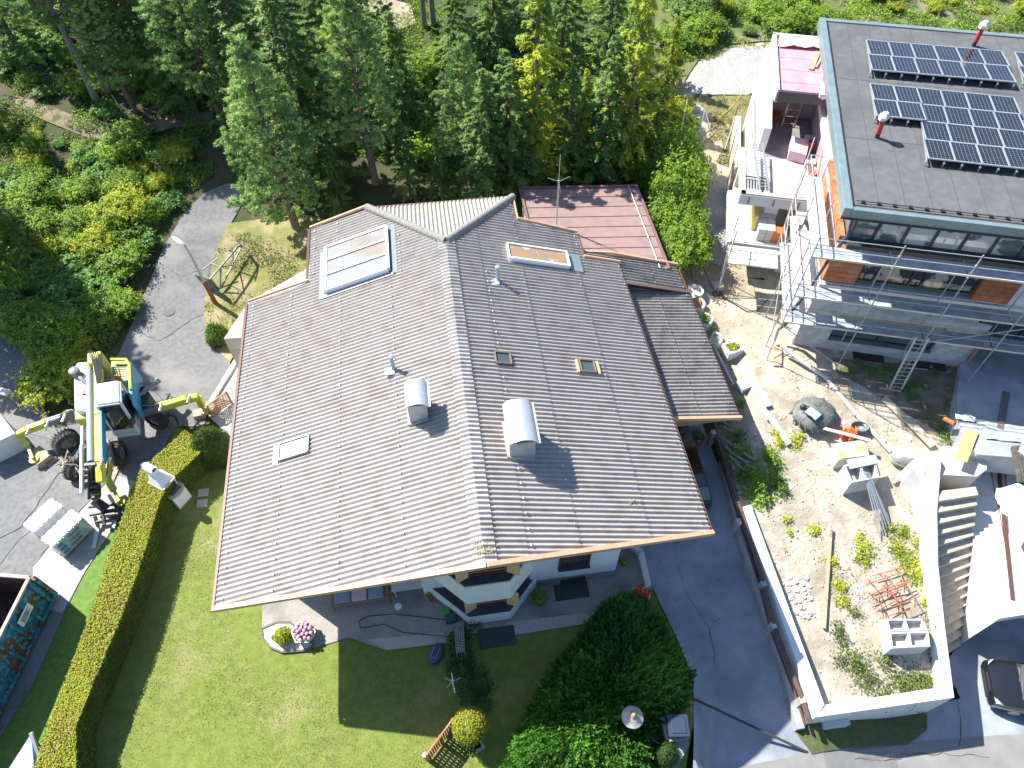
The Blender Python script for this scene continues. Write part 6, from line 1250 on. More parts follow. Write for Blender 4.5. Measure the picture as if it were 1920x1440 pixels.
for i in range(1, 24): BB(m, rx0 + .3 + i * .95, rx0 + .33 + i * .95, ry0 + .2, ry1 - .3, 9.8, 9.806)
for y in (4.2, 8.6): BB(m, rx0 + .3, XR, y, y + .03, 9.8, 9.807)
obj('membrane_seam', m, M('seam_dark', (.08, .083, .088), rough=.75), rf)
# chimneys (two red flues)
for (bu, bv), (tu, tv), l in (((1644, 258), (1656, 224), 'red flue pipe with a white cap in front of the solar panels'), ((1825, 86), (1843, 52), 'red flue pipe with a white cap behind the solar panels')):
    b = P(bu, bv, zr_); zt2 = min(12.4, upto(b, tv)); m = MB(); lean = P(tu, tv, zt2) - b; tp = b + lean; m.tube([b, b.lerp(tp, .25)], .09, 12, m=1); m.tube([b.lerp(tp, .25), tp], .1, 12); f = obj('flue', m, [M('red_flue', (.45, .05, .04), rough=.4), m_black], rf, label=l, smooth=True)
    m = MB(); m.loft([[tp + V3((.16 * math.cos(a) - .05, .16 * math.sin(a), 0)) for a in [i * math.pi / 4 for i in range(8)]], [tp + V3((.22 * math.cos(a), .2 * math.sin(a), .14)) for a in [i * math.pi / 4 for i in range(8)]], [tp + V3((.1 * math.cos(a), .1 * math.sin(a), .3)) for a in [i * math.pi / 4 for i in range(8)]]]); obj('flue_cap', m, m_white, f)
# solar panels: one thing each
m_cell = M('solar_cell', (.008, .010, .016), (.013, .016, .024), sc=3, rough=.12, spec=.8, coat=.5); m_grid = M('cell_gap', (.27, .28, .31), rough=.4)
def PZB(u, v, z): p = P(u, v, z); q = p - BO; return q.dot(bx_), q.dot(by_)
def panel0():
    t = thing('solar_panel', (0, 0, 0), 'x', 'solar panel'); pw, ph = .97, 1.0
    m = MB(); m.box((0, 0, 0), (pw, ph, .03)); obj('backing', m, m_grid, t)
    m = MB(); nx_, ny_ = 6, 8
    for i in range(nx_):
        for j in range(ny_): m.box(((i + .5) / nx_ * .94 * pw - .47 * pw, (j + .5) / ny_ * .95 * ph - .475 * ph, .018), (.94 * pw / nx_ - .015, .95 * ph / ny_ - .015, .008))
    obj('cells', m, m_cell, t)
    m = MB()
    for s in (-1, 1): m.box((s * pw / 2, 0, .01), (.035, ph + .03, .05)); m.box((0, s * ph / 2, .01), (pw + .03, .035, .05))
    obj('panel_frame', m, M('panel_frame_silver', (.60, .62, .64), rough=.3, metal=.6), t); return t
sp0 = panel0(); sp0['_used'] = False; tilt = R(7)
def arr(c00, c10, c01, ncol, nrow, word, skip=()):
    """array spanned by three picture corners on the roof: left-top, right-top, left-bottom"""
    z = 10.02; a, b, c = (V3(P(*q, z)) for q in (c00, c10, c01)); ux, uy = (b - a) / ncol, (c - a) / nrow
    ang = math.atan2(ux.y, ux.x)
    for j in range(nrow):
        for i in range(ncol):
            if (i, j) in skip: continue
            o_ = a + ux * (i + .5) + uy * (j + .5); o_.z = 9.93 + .16 * (j + .5) / nrow
            lab = 'dark blue solar panel in column %d of row %d, %s' % (i + 1, j + 1, word)
            if not sp0['_used']: sp0['_used'] = True; p_ = sp0; p_['label'] = lab
            else: p_ = dup(sp0, (0, 0, 0), 0, lab)
            p_['group'] = 'solar panels on the flat roof'; p_.location = o_; sx, sy = ux.length / .99, uy.length / 1.02
            p_.scale = (sx, sy, 1); p_.rotation_euler = (-.16 / nrow / uy.length, 0, ang)
    return a, ux, uy
ar_ = [arr((1627, 72), (1882, 93), (1632, 134), 6, 2, 'rear array'), arr((1634, 154), (1722, 162), (1641, 220), 2, 2, 'left end of the front array'), arr((1722, 162), (1905, 180), (1737, 300), 4, 4, 'main block of the front array'), arr((1908, 95), (1995, 103), (1918, 155), 2, 2, 'rear array at the right edge')]
m = MB()
for a, ux, uy in ar_:
    nn = 2 if a is ar_[1][0] else (4 if a is ar_[2][0] else (2 if a is ar_[3][0] else 6)); nr = 4 if a is ar_[2][0] else 2
    for k in range(int(nn * 1.5) + 1):
        q = a + ux * k / 1.5; e = q + uy * (nr + .03); s_ = q - uy * .02; m.beam(V3((s_.x, s_.y, 9.88)), V3((e.x, e.y, 10.03)), .04, .04); m.beam(V3((e.x, e.y, 9.8)), V3((e.x, e.y, 10.04)), .035); m.box((e.x, e.y, 9.99), (.07, .09, .05))
obj('mounting_rail', m, m_steel, rf)
# ---- rear left part: pink roofed annex, terraces
m = MB(); BB(m, -2.15, .0, 9.3, 14.4, 8.2, 8.45); ax_ = obj('annex_roof', m, m_foam, nb_)
m = MB()
for y in (10.3, 11.4, 12.5, 13.5): BB(m, -2.1, .0, y, y + .03, 8.45, 8.456)
obj('board_joint', m, M('pink_joint', (.45, .15, .2), rough=.9), ax_)
m = MB(); BB(m, -2.25, -2.1, 9.15, 14.5, 8.1, 8.6); BB(m, -2.25, .2, 14.4, 14.55, 8.1, 8.6); obj('annex_kerb', m, m_wallw, ax_); m = MB(); BB(m, -2.2, .3, 9.15, 9.32, 8.15, 8.62); obj('annex_front_edge', m, m_darkf, ax_); m = MB(); BB(m, -.05, .3, 9.3, 14.4, 8.45, 8.6); obj('concrete_strip', m, m_conc, ax_)
m = MB(); BB(m, -2.1, .2, 11.5, 11.7, 5.9, 8.1); BB(m, .2, .3, 5.2, 13.4, 5.9, 9.4); obj('inner_wall', m, M('pink_wall', (.40, .24, .27), (.34, .31, .30), sc=1.2, rough=.9), nb_)
m = MB(); m.prism([BW(-2.45, 8.4), BW(-2.1, 8.4), BW(-2.1, 14.4), BW(-2.45, 14.4)], 2.2, lambda x, y: 7.2 + .16 * min(5, max(0, (V3((x, y, 0)) - BO).dot(by_) - 8.4))); obj('side_wall', m, m_white, nb_)
m = MB(); BB(m, -3.12, .2, 5.05, 8.4, 5.5, 5.97); BB(m, -2.45, .2, 8.4, 13.4, 5.5, 5.97); BB(m, -3.2, .35, 5.0, 5.22, 5.45, 6.02); BB(m, -3.2, -3.0, 5.0, 8.5, 5.45, 6.02); sb1 = obj('terrace_slab', m, M('terrace_concrete', (.42, .415, .39), (.52, .51, .48), sc=1.6, c3=(.35, .35, .335), sc3=.8, rough=.85), nb_)
m = MB(); BB(m, -3.22, .36, 4.96, 5.0, 5.42, 5.95); obj('slab_face', m, M('slab_face_grey', (.50, .53, .56), rough=.8), sb1)
m = MB(); BB(m, -2.1, .2, 8.0, 11.5, 5.97, 5.985); obj('dark_floor', m, M('dark_screed', (.17, .17, .18), (.23, .23, .23), sc=2, rough=.9), sb1)
for i in range(3):
    m = MB(); m.box(BW(-2.8 + i * 1.1, 4.94, 5.7), (.04, .06, .35), BYAW)
    obj('anchor_strap', m, m_rust, sb1)
m = MB(); BB(m, -3.4, -.5, 3.8, 7.6, 3.85, 4.15); sb2 = obj('lower_slab', m, M('screed_pale', (.48, .465, .43), (.58, .56, .52), sc=1.5, rough=.85), nb_)
m = MB(); BB(m, -3.3, -2.3, 5.6, 7.3, 4.15, 4.165); obj('grey_patch', m, m_bldc, sb2)
m = MB(); BB(m, -1.9, -1.3, 5.3, 5.9, 4.15, 5.5); BB(m, -.75, -.35, 4.2, 4.6, 2.2, 3.85); BB(m, -.6, .0, 4.6, 8.4, 2.2, 5.5); BB(m, -3.0, -2.9, 7.6, 7.7, 2.2, 3.85); BB(m, -3.1, -.6, 8.0, 8.2, 2.2, 5.5); obj('lower_wall', m, m_white, nb_)
m = MB(); BB(m, -2.7, -1.2, 3.6, 4.6, 2.22, 2.26); obj('opening_shade_sheet', m, MATS['painted_recess_shade'], nb_)  # thin dark sheet with the shade of an opening put into its colour
# brick pallets on the lower slab
def blockstack(name, c, nx_, ny_, nz, d, rz, mat, lab, cat, group=None, gap=.012):
    m = MB(); e1_, e2_ = V3((math.cos(rz), math.sin(rz), 0)), V3((-math.sin(rz), math.cos(rz), 0))
    for i in range(nx_):
        for j in range(ny_):
            for k in range(nz): m.box(V3(c) + e1_ * (i - (nx_ - 1) / 2) * (d[0] + gap) + e2_ * (j - (ny_ - 1) / 2) * (d[1] + gap) + V3((0, 0, d[2] * (k + .5) + .004 * k)), d, rz)
    return obj(name, m, mat, None, lab, cat, group, bevel=.008)
m_pav = M('grey_concrete_block', (.44, .44, .43), (.52, .52, .50), sc=3, rough=.9)
blockstack('block_pallet', BW(-1.75, 4.75, 4.16), 2, 3, 3, (.36, .42, .22), BYAW, m_pav, 'stack of grey concrete blocks on the middle terrace', 'block stack')
blockstack('block_pallet', BW(-.75, 3.75, 3.4), 2, 2, 3, (.3, .3, .2), BYAW, m_pav, 'small stack of grey blocks under the scaffold beside the brick wall', 'block stack')
m = MB(); m.prism([BW(*c) for c in ((-1.5, 4.1), (-.95, 4.1), (-.95, 4.6), (-1.5, 4.6))], 4.15, 4.75); t = obj('orange_box', m, M('orange_formwork', (.62, .17, .03), rough=.5), None, 'orange formwork box beside the grey blocks', 'box', bevel=.03)
m = MB(); m.prism([BW(*c) for c in ((-.9, 5.0), (-.3, 5.0), (-.3, 5.2), (-.9, 5.2))], 4.2, 5.3); t = obj('formwork_shutter', m, MATS['orange_formwork'], None, 'orange panel with dark round holes below the terrace slab', 'panel', bevel=.02)
m = MB()
for x, z in ((-.75, 4.9), (-.5, 4.6)): m.tube([BW(x, 5.0, z), BW(x, 4.98, z)], .1, 12)
obj('hole', m, m_black, t)
m = MB(); m.prism([BW(*c) for c in ((-2.35, 4.8), (-2.15, 4.8), (-2.15, 6.0), (-2.35, 6.0))], 4.15, 4.95); obj('yellow_sheet', m, M('yellow_board', (.70, .58, .16), rough=.6), None, 'yellow board leaning beside the concrete blocks', 'board')
# things on the upper terrace
m = MB(); m.loft([[BW(*c) for c in ((-1.1, 7.9, 5.985), (-.35, 7.7, 5.985), (-.15, 8.9, 5.985), (-.95, 9.1, 5.985))], [BW(*c) for c in ((-1.1, 7.9, 6.5), (-.35, 7.7, 6.5), (-.15, 8.9, 6.5), (-.95, 9.1, 6.5))]]); obj('foam_stack', m, M('pink_foam', (.68, .40, .50), (.70, .52, .58), sc=4, rough=.8), None, 'stack of pink foam boards on the upper terrace floor', 'foam boards', bevel=.01)
m = MB()
for x, y, z, lab in ((-.1, 7.6, 6.12, 'pale grey box in front of the red bucket'), (.0, 9.5, 6.12, 'pale grey box behind the red bucket')): m = MB(); m.box(BW(x, y, z), (.45, .4, .3), BYAW); obj('grey_box', m, m_pav, None, lab, 'box', bevel=.01)
pot(BW(-.1, 8.6, 6.2), .16, .4, M('red_bucket', (.55, .05, .02), rough=.4), 'red bucket of tools beside the pink foam boards', M('tool_colours', (.05, .06, .12), rough=.5), n=30, fh=.15, rr=.13)['category'] = 'bucket'
pot(BW(-1.6, 11.0, 5.99), .22, .4, M('brown_bucket', (.22, .08, .04), rough=.5), 'brown bucket against the pink wall')['category'] = 'bucket'
def ladder(name, a, b, wv, n, mat, lab, thick=.06, cat='ladder'):
    a, b, wv = V3(a), V3(b), V3(wv); t = thing(name, a, lab, cat); m = MB(); m.beam(a, b, thick * .6, thick * 1.4, up=tuple(wv)); m.beam(a + wv, b + wv, thick * .6, thick * 1.4, up=tuple(wv)); obj('side_rail', m, mat, t); m = MB()
    for i in range(n): f = (i + .5) / n; m.tube([a.lerp(b, f), a.lerp(b, f) + wv], .02, 6)
    obj('rung', m, mat, t); return t
ladder('step_ladder', BW(-1.25, 10.6, 6.0), BW(-1.15, 11.1, 7.2), bx_ * .6, 4, m_pad, 'wooden step ladder standing against the pink wall', .05)
g_ = P(1462, 345, 6.02); m = MB(); m.tube([P(1520, 318, 6.15), P(1524, 350, 6.15)], .17, 14); m.tube([P(1524, 350, 6.15), P(1525, 357, 6.15)], [.17, .08], 12); obj('gas_cylinder', m, M('gas_red', (.62, .06, .04), rough=.4), None, 'red gas cylinder lying on the upper terrace slab', 'gas cylinder', smooth=True)
ladder('aluminium_ladder', P(1412, 268, 6.6), P(1424, 352, 6.2), V3((.42, -.04, 0)), 14, m_steel, 'aluminium ladder lying along the upper terrace edge')
m = MB()
for i in range(8): p_ = P(1399 + i * 5.5, 352 + i * .6, 6.0); m.beam(p_, p_ + by_ * .7 + V3((0, 0, .02)), .03, .03)
m.beam(P(1398, 330, 6.1), P(1442, 336, 6.1), .04); m.beam(P(1441, 336, 6.1), P(1441, 354, 6.1), .04); obj('grate', m, m_black, None, 'black steel grate beneath the aluminium ladder', 'grate')
m = MB(); m.beam(P(1548, 290, 6.1), P(1532, 360, 6.0), .08, .06); m.beam(P(1526, 318, 6.1), P(1545, 290, 6.1), .04); obj('timber_strut', m, m_white2, None, 'white strut beside the red gas cylinder', 'strut')
# white plastic sheeting hanging from the pink roof
def sheetmesh(name, pts, lab, mat, amp=.12, n=14, cat='sheeting'):
    """crumpled sheet between four corners"""
    a, b, c, d = (V3(q) for q in pts); m = MB(); vs = []; 
    for th in (0, .02):
        for j in range(n + 1):
            for i in range(n + 1):
                s_, t_ = i / n, j / n; p_ = (a.lerp(b, s_)).lerp(d.lerp(c, s_), t_); q = noise.noise(p_ * 1.6) + .5 * noise.noise(p_ * 4.5); vs.append(p_ + V3((q * amp * .4, q * amp * .4, q * amp - th)))
    N_ = (n + 1) ** 2; fs = [(j * (n + 1) + i, j * (n + 1) + i + 1, (j + 1) * (n + 1) + i + 1, (j + 1) * (n + 1) + i) for j in range(n) for i in range(n)]
    fs += [tuple(x + N_ for x in f[::-1]) for f in fs]; m.add(vs, fs); return obj(name, m, mat, None, lab, cat, smooth=True)
m_plas = M('plastic_sheeting', (.66, .68, .68), (.76, .77, .77), sc=3, rough=.35)
sheetmesh('plastic_sheet', [P(1462, 66, 8.7), P(1568, 74, 8.65), P(1560, 92, 8.6), P(1460, 84, 8.6)], 'milky plastic sheet folded along the rear edge of the pink roof', M('pinkish_sheet', (.72, .55, .58), (.75, .66, .67), sc=3, rough=.4), .1)
sheetmesh('plastic_sheet', [P(1457, 72, 8.5), P(1463, 130, 8.3), P(1432, 145, 4.5), P(1425, 128, 4.5)], 'plastic sheet hanging down from the left side of the pink roof', m_plas, .3)
sheetmesh('plastic_sheet', [P(1400, 140, 3.2), P(1425, 125, 3.8), P(1450, 140, 3.6), P(1430, 162, 3.1)], 'pale bulging sheet bag on the gravel pad', M('beige_sheet', (.52, .50, .42), rough=.6), .5)
sheetmesh('plastic_sheet', [P(1545, 128, 8.75), P(1566, 130, 8.8), P(1548, 190, 8.6), P(1534, 188, 8.6)], 'white crumpled sheet lying over the front edge of the pink roof', m_plas, .3)
m = MB(); m.beam(P(1521, 130, 8.5), P(1534, 97, 8.5), .22, .04); m.beam(P(1530, 126, 8.52), P(1555, 84, 8.52), .1, .04); obj('plank', m, m_pad, None, 'two wooden planks lying on the pink roof', 'planks')
# ---- scaffold: one thing, many members
sf = thing('scaffold', BW(3, -.8, 2), 'tubular steel scaffold with metal decks round the front of the new house', 'scaffold')
XS = [-1.15, 1.8, 4.45, 7.1, 9.7, 12.3]; dk = [4.42, 5.95, 8.05]
dk = [4.42, 5.95, 8.05]
for X in XS:
    for Y in (-1.15,):
        zb_ = sz(BW(X, Y).x, BW(X, Y).y); m = MB(); m.tube([BW(X, Y, zb_ if X < 7.5 else 2.35), BW(X, Y, 9.15)], .024, 8)
        for z in (3.2, 5.2, 7.2, 8.6): m.lathe(BW(X, Y, z), [(.045, 0), (.045, .06)], 8)
        obj('upright', m, m_pipe, sf, smooth=True)
    m = MB(); m.tube([BW(X, -.32, sz(BW(X, 0).x, BW(X, 0).y) if X < 7.5 else 2.35), BW(X, -.32, 8.1)], .026, 8)
    for z in dk: m.tube([BW(X, -1.15, z - .06), BW(X, -.32, z - .06)], .026, 6)
    obj('upright', m, m_pipe, sf, smooth=True)
for z in dk:
    for i in range(len(XS) - 1):
        m = MB()
        for k in range(2): BB(m, XS[i] + .04, XS[i + 1] - .04, -1.08 + k * .37, -.73 + k * .37, z - .05, z)
        obj('deck', m, m_deck, sf, bevel=.01)
    for dz, Y in ((.5, -1.15), (1.0, -1.15)):
        m = MB(); m.tube([BW(XS[0], Y, z + dz), BW(XS[-1], Y, z + dz)], .018, 8); obj('guard_rail', m, m_pipe, sf, smooth=True)
    m = MB(); BB(m, XS[0], XS[-1], -1.13, -1.1, z, z + .08); obj('toe_board', m, M('toe_board', (.55, .53, .48), (.62, .60, .55), sc=3, rough=.7), sf)
m = MB(); m.tube([BW(4.45, -1.2, 4.4), BW(9.6, -1.2, 6.9)], .022, 6).cut(); m.tube([BW(1.8, -1.2, 2.3), BW(-1.1, -1.2, 4.3)], .022, 6); obj('diagonal_brace', m, m_pipe, sf, smooth=True)
# side scaffold on the left flank
for X, Y in ((-1.15, 1.4), (-1.15, 3.9), (-.4, 1.4), (-.4, 3.9), (-3.4, 2.3), (-3.35, 3.2)):
    zb_ = sz(BW(X, Y).x, BW(X, Y).y); m = MB(); m.tube([BW(X, Y, zb_), BW(X, Y, 8.9 if X > -2 else 6.1)], .026, 8); obj('upright', m, m_pipe, sf, smooth=True)
for z in dk:
    m = MB(); BB(m, -1.1, -.42, -.3, 3.9, z - .05, z); obj('deck', m, m_deck if z < 5 else M('sunlit_toned_deck', (.62, .62, .61), rough=.6), sf, bevel=.01)  # upper decks: sunlight put into a paler copy of the deck colour
    m = MB()
    for dz in (.5, 1.): m.tube([BW(-1.17, -1.15, z + dz), BW(-1.17, 3.9, z + dz)], .022, 8)
    m.tube([BW(-1.17, 3.9, z + 1), BW(-.4, 3.9, z + 1)], .022, 6); obj('guard_rail', m, m_pipe, sf, smooth=True)
m = MB()
for z in (4.75, 5.25): m.tube([BW(-3.4, 2.6, z), BW(-1.15, 2.6, z)], .024, 8)
m.tube([BW(-3.4, 2.3, 4.2), BW(-1.15, 2.3, 4.2)], .024, 8); m.tube([BW(-3.4, 2.3, 5.25), BW(-3.4, 3.8, 5.4)], .024, 8); m.tube([BW(-1.15, 3.9, 5), BW(-.6, 6.5, 8.2)], .024, 8); m.tube([BW(-.9, 4.5, 7.2), BW(.1, 6.1, 7.6)], .03, 8); m.tube([BW(-.4, 3.9, 7), BW(-.5, 5.4, 9)], .02, 6)
for a, b in (((-1.15, -1.15, 2.3), (-1.15, 1.4, 4.4)), ((-1.15, 1.4, 4.4), (-1.15, 3.9, 6)), ((-3.4, 2.3, 2.2), (-3.35, 3.2, 4.2))): m.tube([BW(*a), BW(*b)], .022, 6)
obj('tube', m, m_pipe, sf, smooth=True)
m = MB()
for i in range(3): BB(m, -3.35, -1.15, 2.35 + i * .42, 2.73 + i * .42, 4.12 - .8 * 0, 4.17)
obj('deck', m, M('sunlit_toned_deck', (.62, .62, .61), rough=.6), sf)  # paler deck copy again, sunlight put into its colour
# concrete pump hose / drain down the corner
m = MB(); hpz = [P(1600, 405, 9.3), P(1590, 440, 8.6), P(1560, 478, 7.6), P(1525, 530, 6.0), P(1500, 565, 4.9), P(1482, 585, 4.2), P(1475, 605, 3.2), P(1460, 618, 2.7), P(1452, 640, 2.3)]; m.tube(hpz, [.05, .07, .07, .06, .06, .09, .09, .06, .05], 8); obj('black_hose', m, M('hose_dark_blue', (.06, .07, .10), rough=.5), None, 'thick dark hose hanging down the left corner of the scaffold', 'hose', smooth=True)
m = MB(); m.tube([P(1502, 425, 6.6), P(1510, 415, 7), P(1518, 430, 6.4)], .09, 8); m.tube([P(1470, 460, 5.3), P(1490, 440, 5.8), P(1505, 422, 6.6)], .045, 8); obj('short_hose', m, M('hose_grey', (.10, .10, .11), rough=.5), None, 'short grey hose slung over the side scaffold', 'hose', smooth=True)
ladder('access_ladder', P(1668, 728, 2.05), P(1718, 632, 4.9), V3((.48, -.06, 0)), 13, m_pipe, 'long aluminium ladder leaning from the ground to the lowest scaffold deck', .06)
m = MB(); m.beam(P(1648, 727, 2.02), P(1688, 733, 2.02), .08, .05); obj('timber_footing', m, m_pad, None, 'short timber under the long ladder', 'timber')
# long left formwork beam
m = MB(); BB(m, -3.1, -2.75, 7.4, 14.2, 2.2, 4.1); fw3 = obj('formwork_wall', m, M('formwork_ply', (.55, .45, .32), (.62, .52, .38), sc=2, c3=(.45, .45, .42), sc3=.7, rough=.8), None, 'long narrow formwork wall left of the new house', 'wall', bevel=.01)
m = MB()
for k in range(9): BB(m, -3.1, -2.75, 7.9 + k * .7, 7.92 + k * .7, 4.1, 4.106)
for i in range(4): m.tube([BW(-3.16, 8 + i * 1.7, 2.6), BW(-3.12, 8.6 + i * 1.7, 5.0)], .02, 5)
obj('formwork_joint', m, m_black, fw3)
m = MB(); m.tube([P(1417, 215, 4.2), P(1404, 265, 5.8)], .04, 6); m.tube([P(1372, 240, 3.5), P(1359, 280, 3.6)], .03, 6); obj('prop_tube', m, m_pipe, None, 'thin steel props standing beside the formwork wall', 'props')
# terrace slab right of the new house, plastic covered
zt3 = 2.4; tq_ = [P(*q, zt3) for q in ((1775, 690), (1800, 700), (1960, 690), (2100, 760), (2060, 900), (1905, 856), (1833, 850), (1812, 830), (1795, 770))]
m = MB(); m.prism([BW(7.2, 2.2, 0), BW(7.2, .3, 0), BW(7.0, -.2, 0)] + [P(*q, zt3) for q in ((1795, 735), (1795, 780), (1812, 830), (1833, 852), (1905, 858), (2000, 870), (2300, 860), (2300, 500))], 1.2, zt3); obj('terrace_slab', m, M('damp_slab', (.30, .33, .36), (.40, .43, .46), sc=1.3, c3=(.48, .50, .52), sc3=.8, rough=.3, bump=.2, bs=20), kind=None, label='grey concrete terrace slab covered in thin plastic, right of the new house', cat='terrace')
m = MB(); m.beam(P(1875, 805, 2.44), P(1887, 735, 2.44), .26, .05); obj('plank', m, M('dark_plank', (.15, .14, .13), rough=.8), None, 'dark plank lying on the grey terrace slab', 'plank')
sheetmesh('plastic_sheet', [P(1838, 790, 2.47), P(1925, 800, 2.47), P(1925, 830, 2.47), P(1850, 822, 2.47)], 'thin creased plastic sheet along the front of the grey terrace slab', M('clear_sheet', (.34, .40, .44), (.42, .48, .5), sc=3, rough=.2), .06, 18)
m = MB(); m.prism([P(*q, 2.46) for q in ((1810, 805), (1834, 812), (1812, 868), (1789, 860))], 2.46, 2.5); obj('yellow_board', m, M('yellow_formwork_board', (.62, .44, .16), (.66, .50, .22), sc=2, rough=.6), None, 'yellow formwork board lying at the top of the outdoor stairs', 'board')
m = MB(); m.tube([P(1771, 785, 2.3), P(1790, 795, 2.5)], .1, 8); obj('orange_pipe_end', m, MATS['orange_pvc'], None, 'orange pipe end sticking out by the terrace corner', 'pipe', smooth=True)
sheetmesh('white_bag', [P(1790, 776, 2.6), P(1830, 782, 2.6), P(1828, 790, 2.5), P(1792, 786, 2.5)], 'white crumpled sheet beside the orange pipe end', m_plas, .1, 8)
# ================================================================ right-hand plot
HT = (.95, -.3, -.3)
wo = [P(1393, 950, HT[0]), P(1530, 1345, HT[1]), P(1789, 1308, HT[2])]; wi = [P(1408, 946, HT[0]), P(1545, 1322, HT[1]), P(1761, 1289, HT[2])]
wtop = lambda x, y: HT[1] + (HT[0] - HT[1]) * max(0, min(1, (y - wo[1].y) / (wo[0].y - wo[1].y)))
m = MB(); m.prism([wo[0], wo[1], wi[1], wi[0]], -2.9, wtop); obj('garden_wall', m, M('shade_tinted_wall_render', (.60, .66, .70), (.66, .71, .74), sc=1.5, rough=.85), None, 'long white retaining wall running beside the driveway', 'wall', bevel=.012)  # bluish shade on this wall put into its render colour
m = MB(); m.prism([wo[1] + V3((.004, 0, 0)), wo[2], wi[2], wi[1] + V3((.004, 0, 0))], -2.9, HT[1] - .004); obj('garden_wall', m, m_wallw, None, 'white retaining wall closing the plot at the front corner', 'wall', bevel=.012)
m = MB(); rw = [(wi[2], wo[2])] + [(P(*a, z), P(*b, z)) for a, b, z in (((1748, 1180), (1772, 1180), -.1), ((1735, 1060), (1759, 1060), .6), ((1733, 960), (1757, 960), 1.4), ((1728, 905), (1762, 900), 2.), ((1712, 880), (1765, 862), 2.3), ((1722, 852), (1755, 845), 2.35))]
rings = [[V3((a.x, a.y, -2.9)), a, b, V3((b.x, b.y, -2.9))] for a, b in rw]; m.loft(rings); obj('garden_wall', m, M('bright_wall_render', (.66, .65, .63), (.74, .73, .71), sc=1.3, c3=(.54, .52, .49), sc3=2.2, lo3=.58, hi3=.75, bump=.3, bs=25, rough=.8), None, 'broad white parapet wall between the bare plot and the outdoor stairs', 'wall')
# meter box
m = MB(); m.prism([P(1541, 1350, -1.3), P(1590, 1342, -1.3), P(1596, 1358, -1.3), P(1545, 1367, -1.3)], -2.8, -1.3); t = obj('meter_cabinet', m, M('cabinet_grey', (.52, .56, .58), rough=.5), None, 'pale grey meter cabinet standing before the front garden wall', 'cabinet', bevel=.02)
# kerb wall + beam rail along the driveway
ks = [(1345, 872), (1373, 980), (1383, 1027), (1407, 1107), (1420, 1147), (1447, 1227), (1467, 1293), (1488, 1372)]
kp = [G(*q) for q in ks]; m = MB(); rings = []
for i, q in enumerate(kp):
    d = (kp[min(i + 1, len(kp) - 1)] - kp[max(0, i - 1)]).normalized(); n_ = V3((-d.y, d.x, 0)); w_ = .3 + .08 * noise.noise((i * .9, 0, 0)); rings.append([q + V3((0, 0, -.3)), q + V3((0, 0, .42 + .06 * noise.noise((i * 1.7, 2, 0)))), q + n_ * w_ + V3((0, 0, .42)), q + n_ * w_ + V3((0, 0, -.3))])
m.loft(rings)
obj('kerb_wall', m, M('old_kerb', (.30, .31, .32), (.40, .41, .41), sc=2, rough=.9), None, 'low weathered concrete kerb wall along the right side of the driveway', 'wall')
t = thing('beam_rail', G(1440, 1120), 'brown timber beam rail on short grey posts along the driveway', 'railing'); m = MB(); br_ = [(1342, 808), (1385, 945), (1432, 1095), (1451, 1172), (1504, 1312), (1518, 1356)]
m = MB(); bp_ = []
for q in br_:
    z = 0.
    for _ in range(20): p = P(*q, z); z = hz(p.x, p.y) + .9
    bp_.append(P(*q, z))
for a, b in zip(bp_[:-1], bp_[1:]): m.beam(a, b, .15, .1)
m.cut()
for a, b in zip(bp_[:-1], bp_[1:]): m.beam(a + V3((-.06, 0, -.3)), b + V3((-.06, 0, -.3)), .05, .12)
obj('timber_beam', m, M('dark_brown_beam', (.10, .06, .045), (.15, .09, .065), sc=4, rough=.7), t, bevel=.01)
for q in ((1338, 810), (1385, 977), (1433, 1093), (1451, 1172), (1505, 1312)):
    m = MB(); zz = 0.
    for _ in range(20): p = P(*q, zz + .95); zz = hz(p.x, p.y)
    m.box((p.x, p.y, zz + .48), (.2, .24, .96), R(12)); obj('post', m, m_conc, t, bevel=.01)
# stairs
s0, s1, s2, s3 = P(1766, 890, 1.95), P(1832, 893, 1.95), P(1780, 1222, -.25), P(1797, 1209, -2.6)
s2 = V3((s2.x, s2.y, -2.6)); s0 = V3((P(1763, 897, 2.05).x, P(1763, 897, 2.05).y, 1.95))
t = thing('outdoor_stairs', (s0 + s3) / 2 * V3((1, 1, 0)) if False else V3(((s0.x + s3.x) / 2, (s0.y + s3.y) / 2, 0)), 'outdoor concrete stairs between the white walls, going down to the road', 'stairs')
NS = 17; m_step = M('step_concrete', (.42, .37, .30), (.50, .45, .38), sc=2.5, c3=(.36, .31, .25), sc3=5, rough=.85, bump=.2, bs=40)
m = MB()
for k in range(NS):
    f0_, f1_ = k / NS, (k + 1) / NS; z = 1.95 - 4.55 * f0_ - .02
    a, b, c_, d_ = s0.lerp(s2, f0_), s1.lerp(s3, f0_), s1.lerp(s3, f1_ + .012), s0.lerp(s2, f1_ + .012)
    if k == 0: continue
    m.prism([V3((q.x, q.y, 0)) for q in (a, b, c_, d_)], -2.8, z)
obj('tread', m, m_step, t)
m = MB(); m.prism([P(1750, 850, 1.95), P(1768, 836, 1.95), P(1850, 846, 1.95), P(1850, 880, 1.95), P(1832, 893, 1.95), P(1766, 890, 1.95)], -.5, 1.95); obj('landing', m, M('landing_pale', (.62, .58, .52), rough=.8), t)
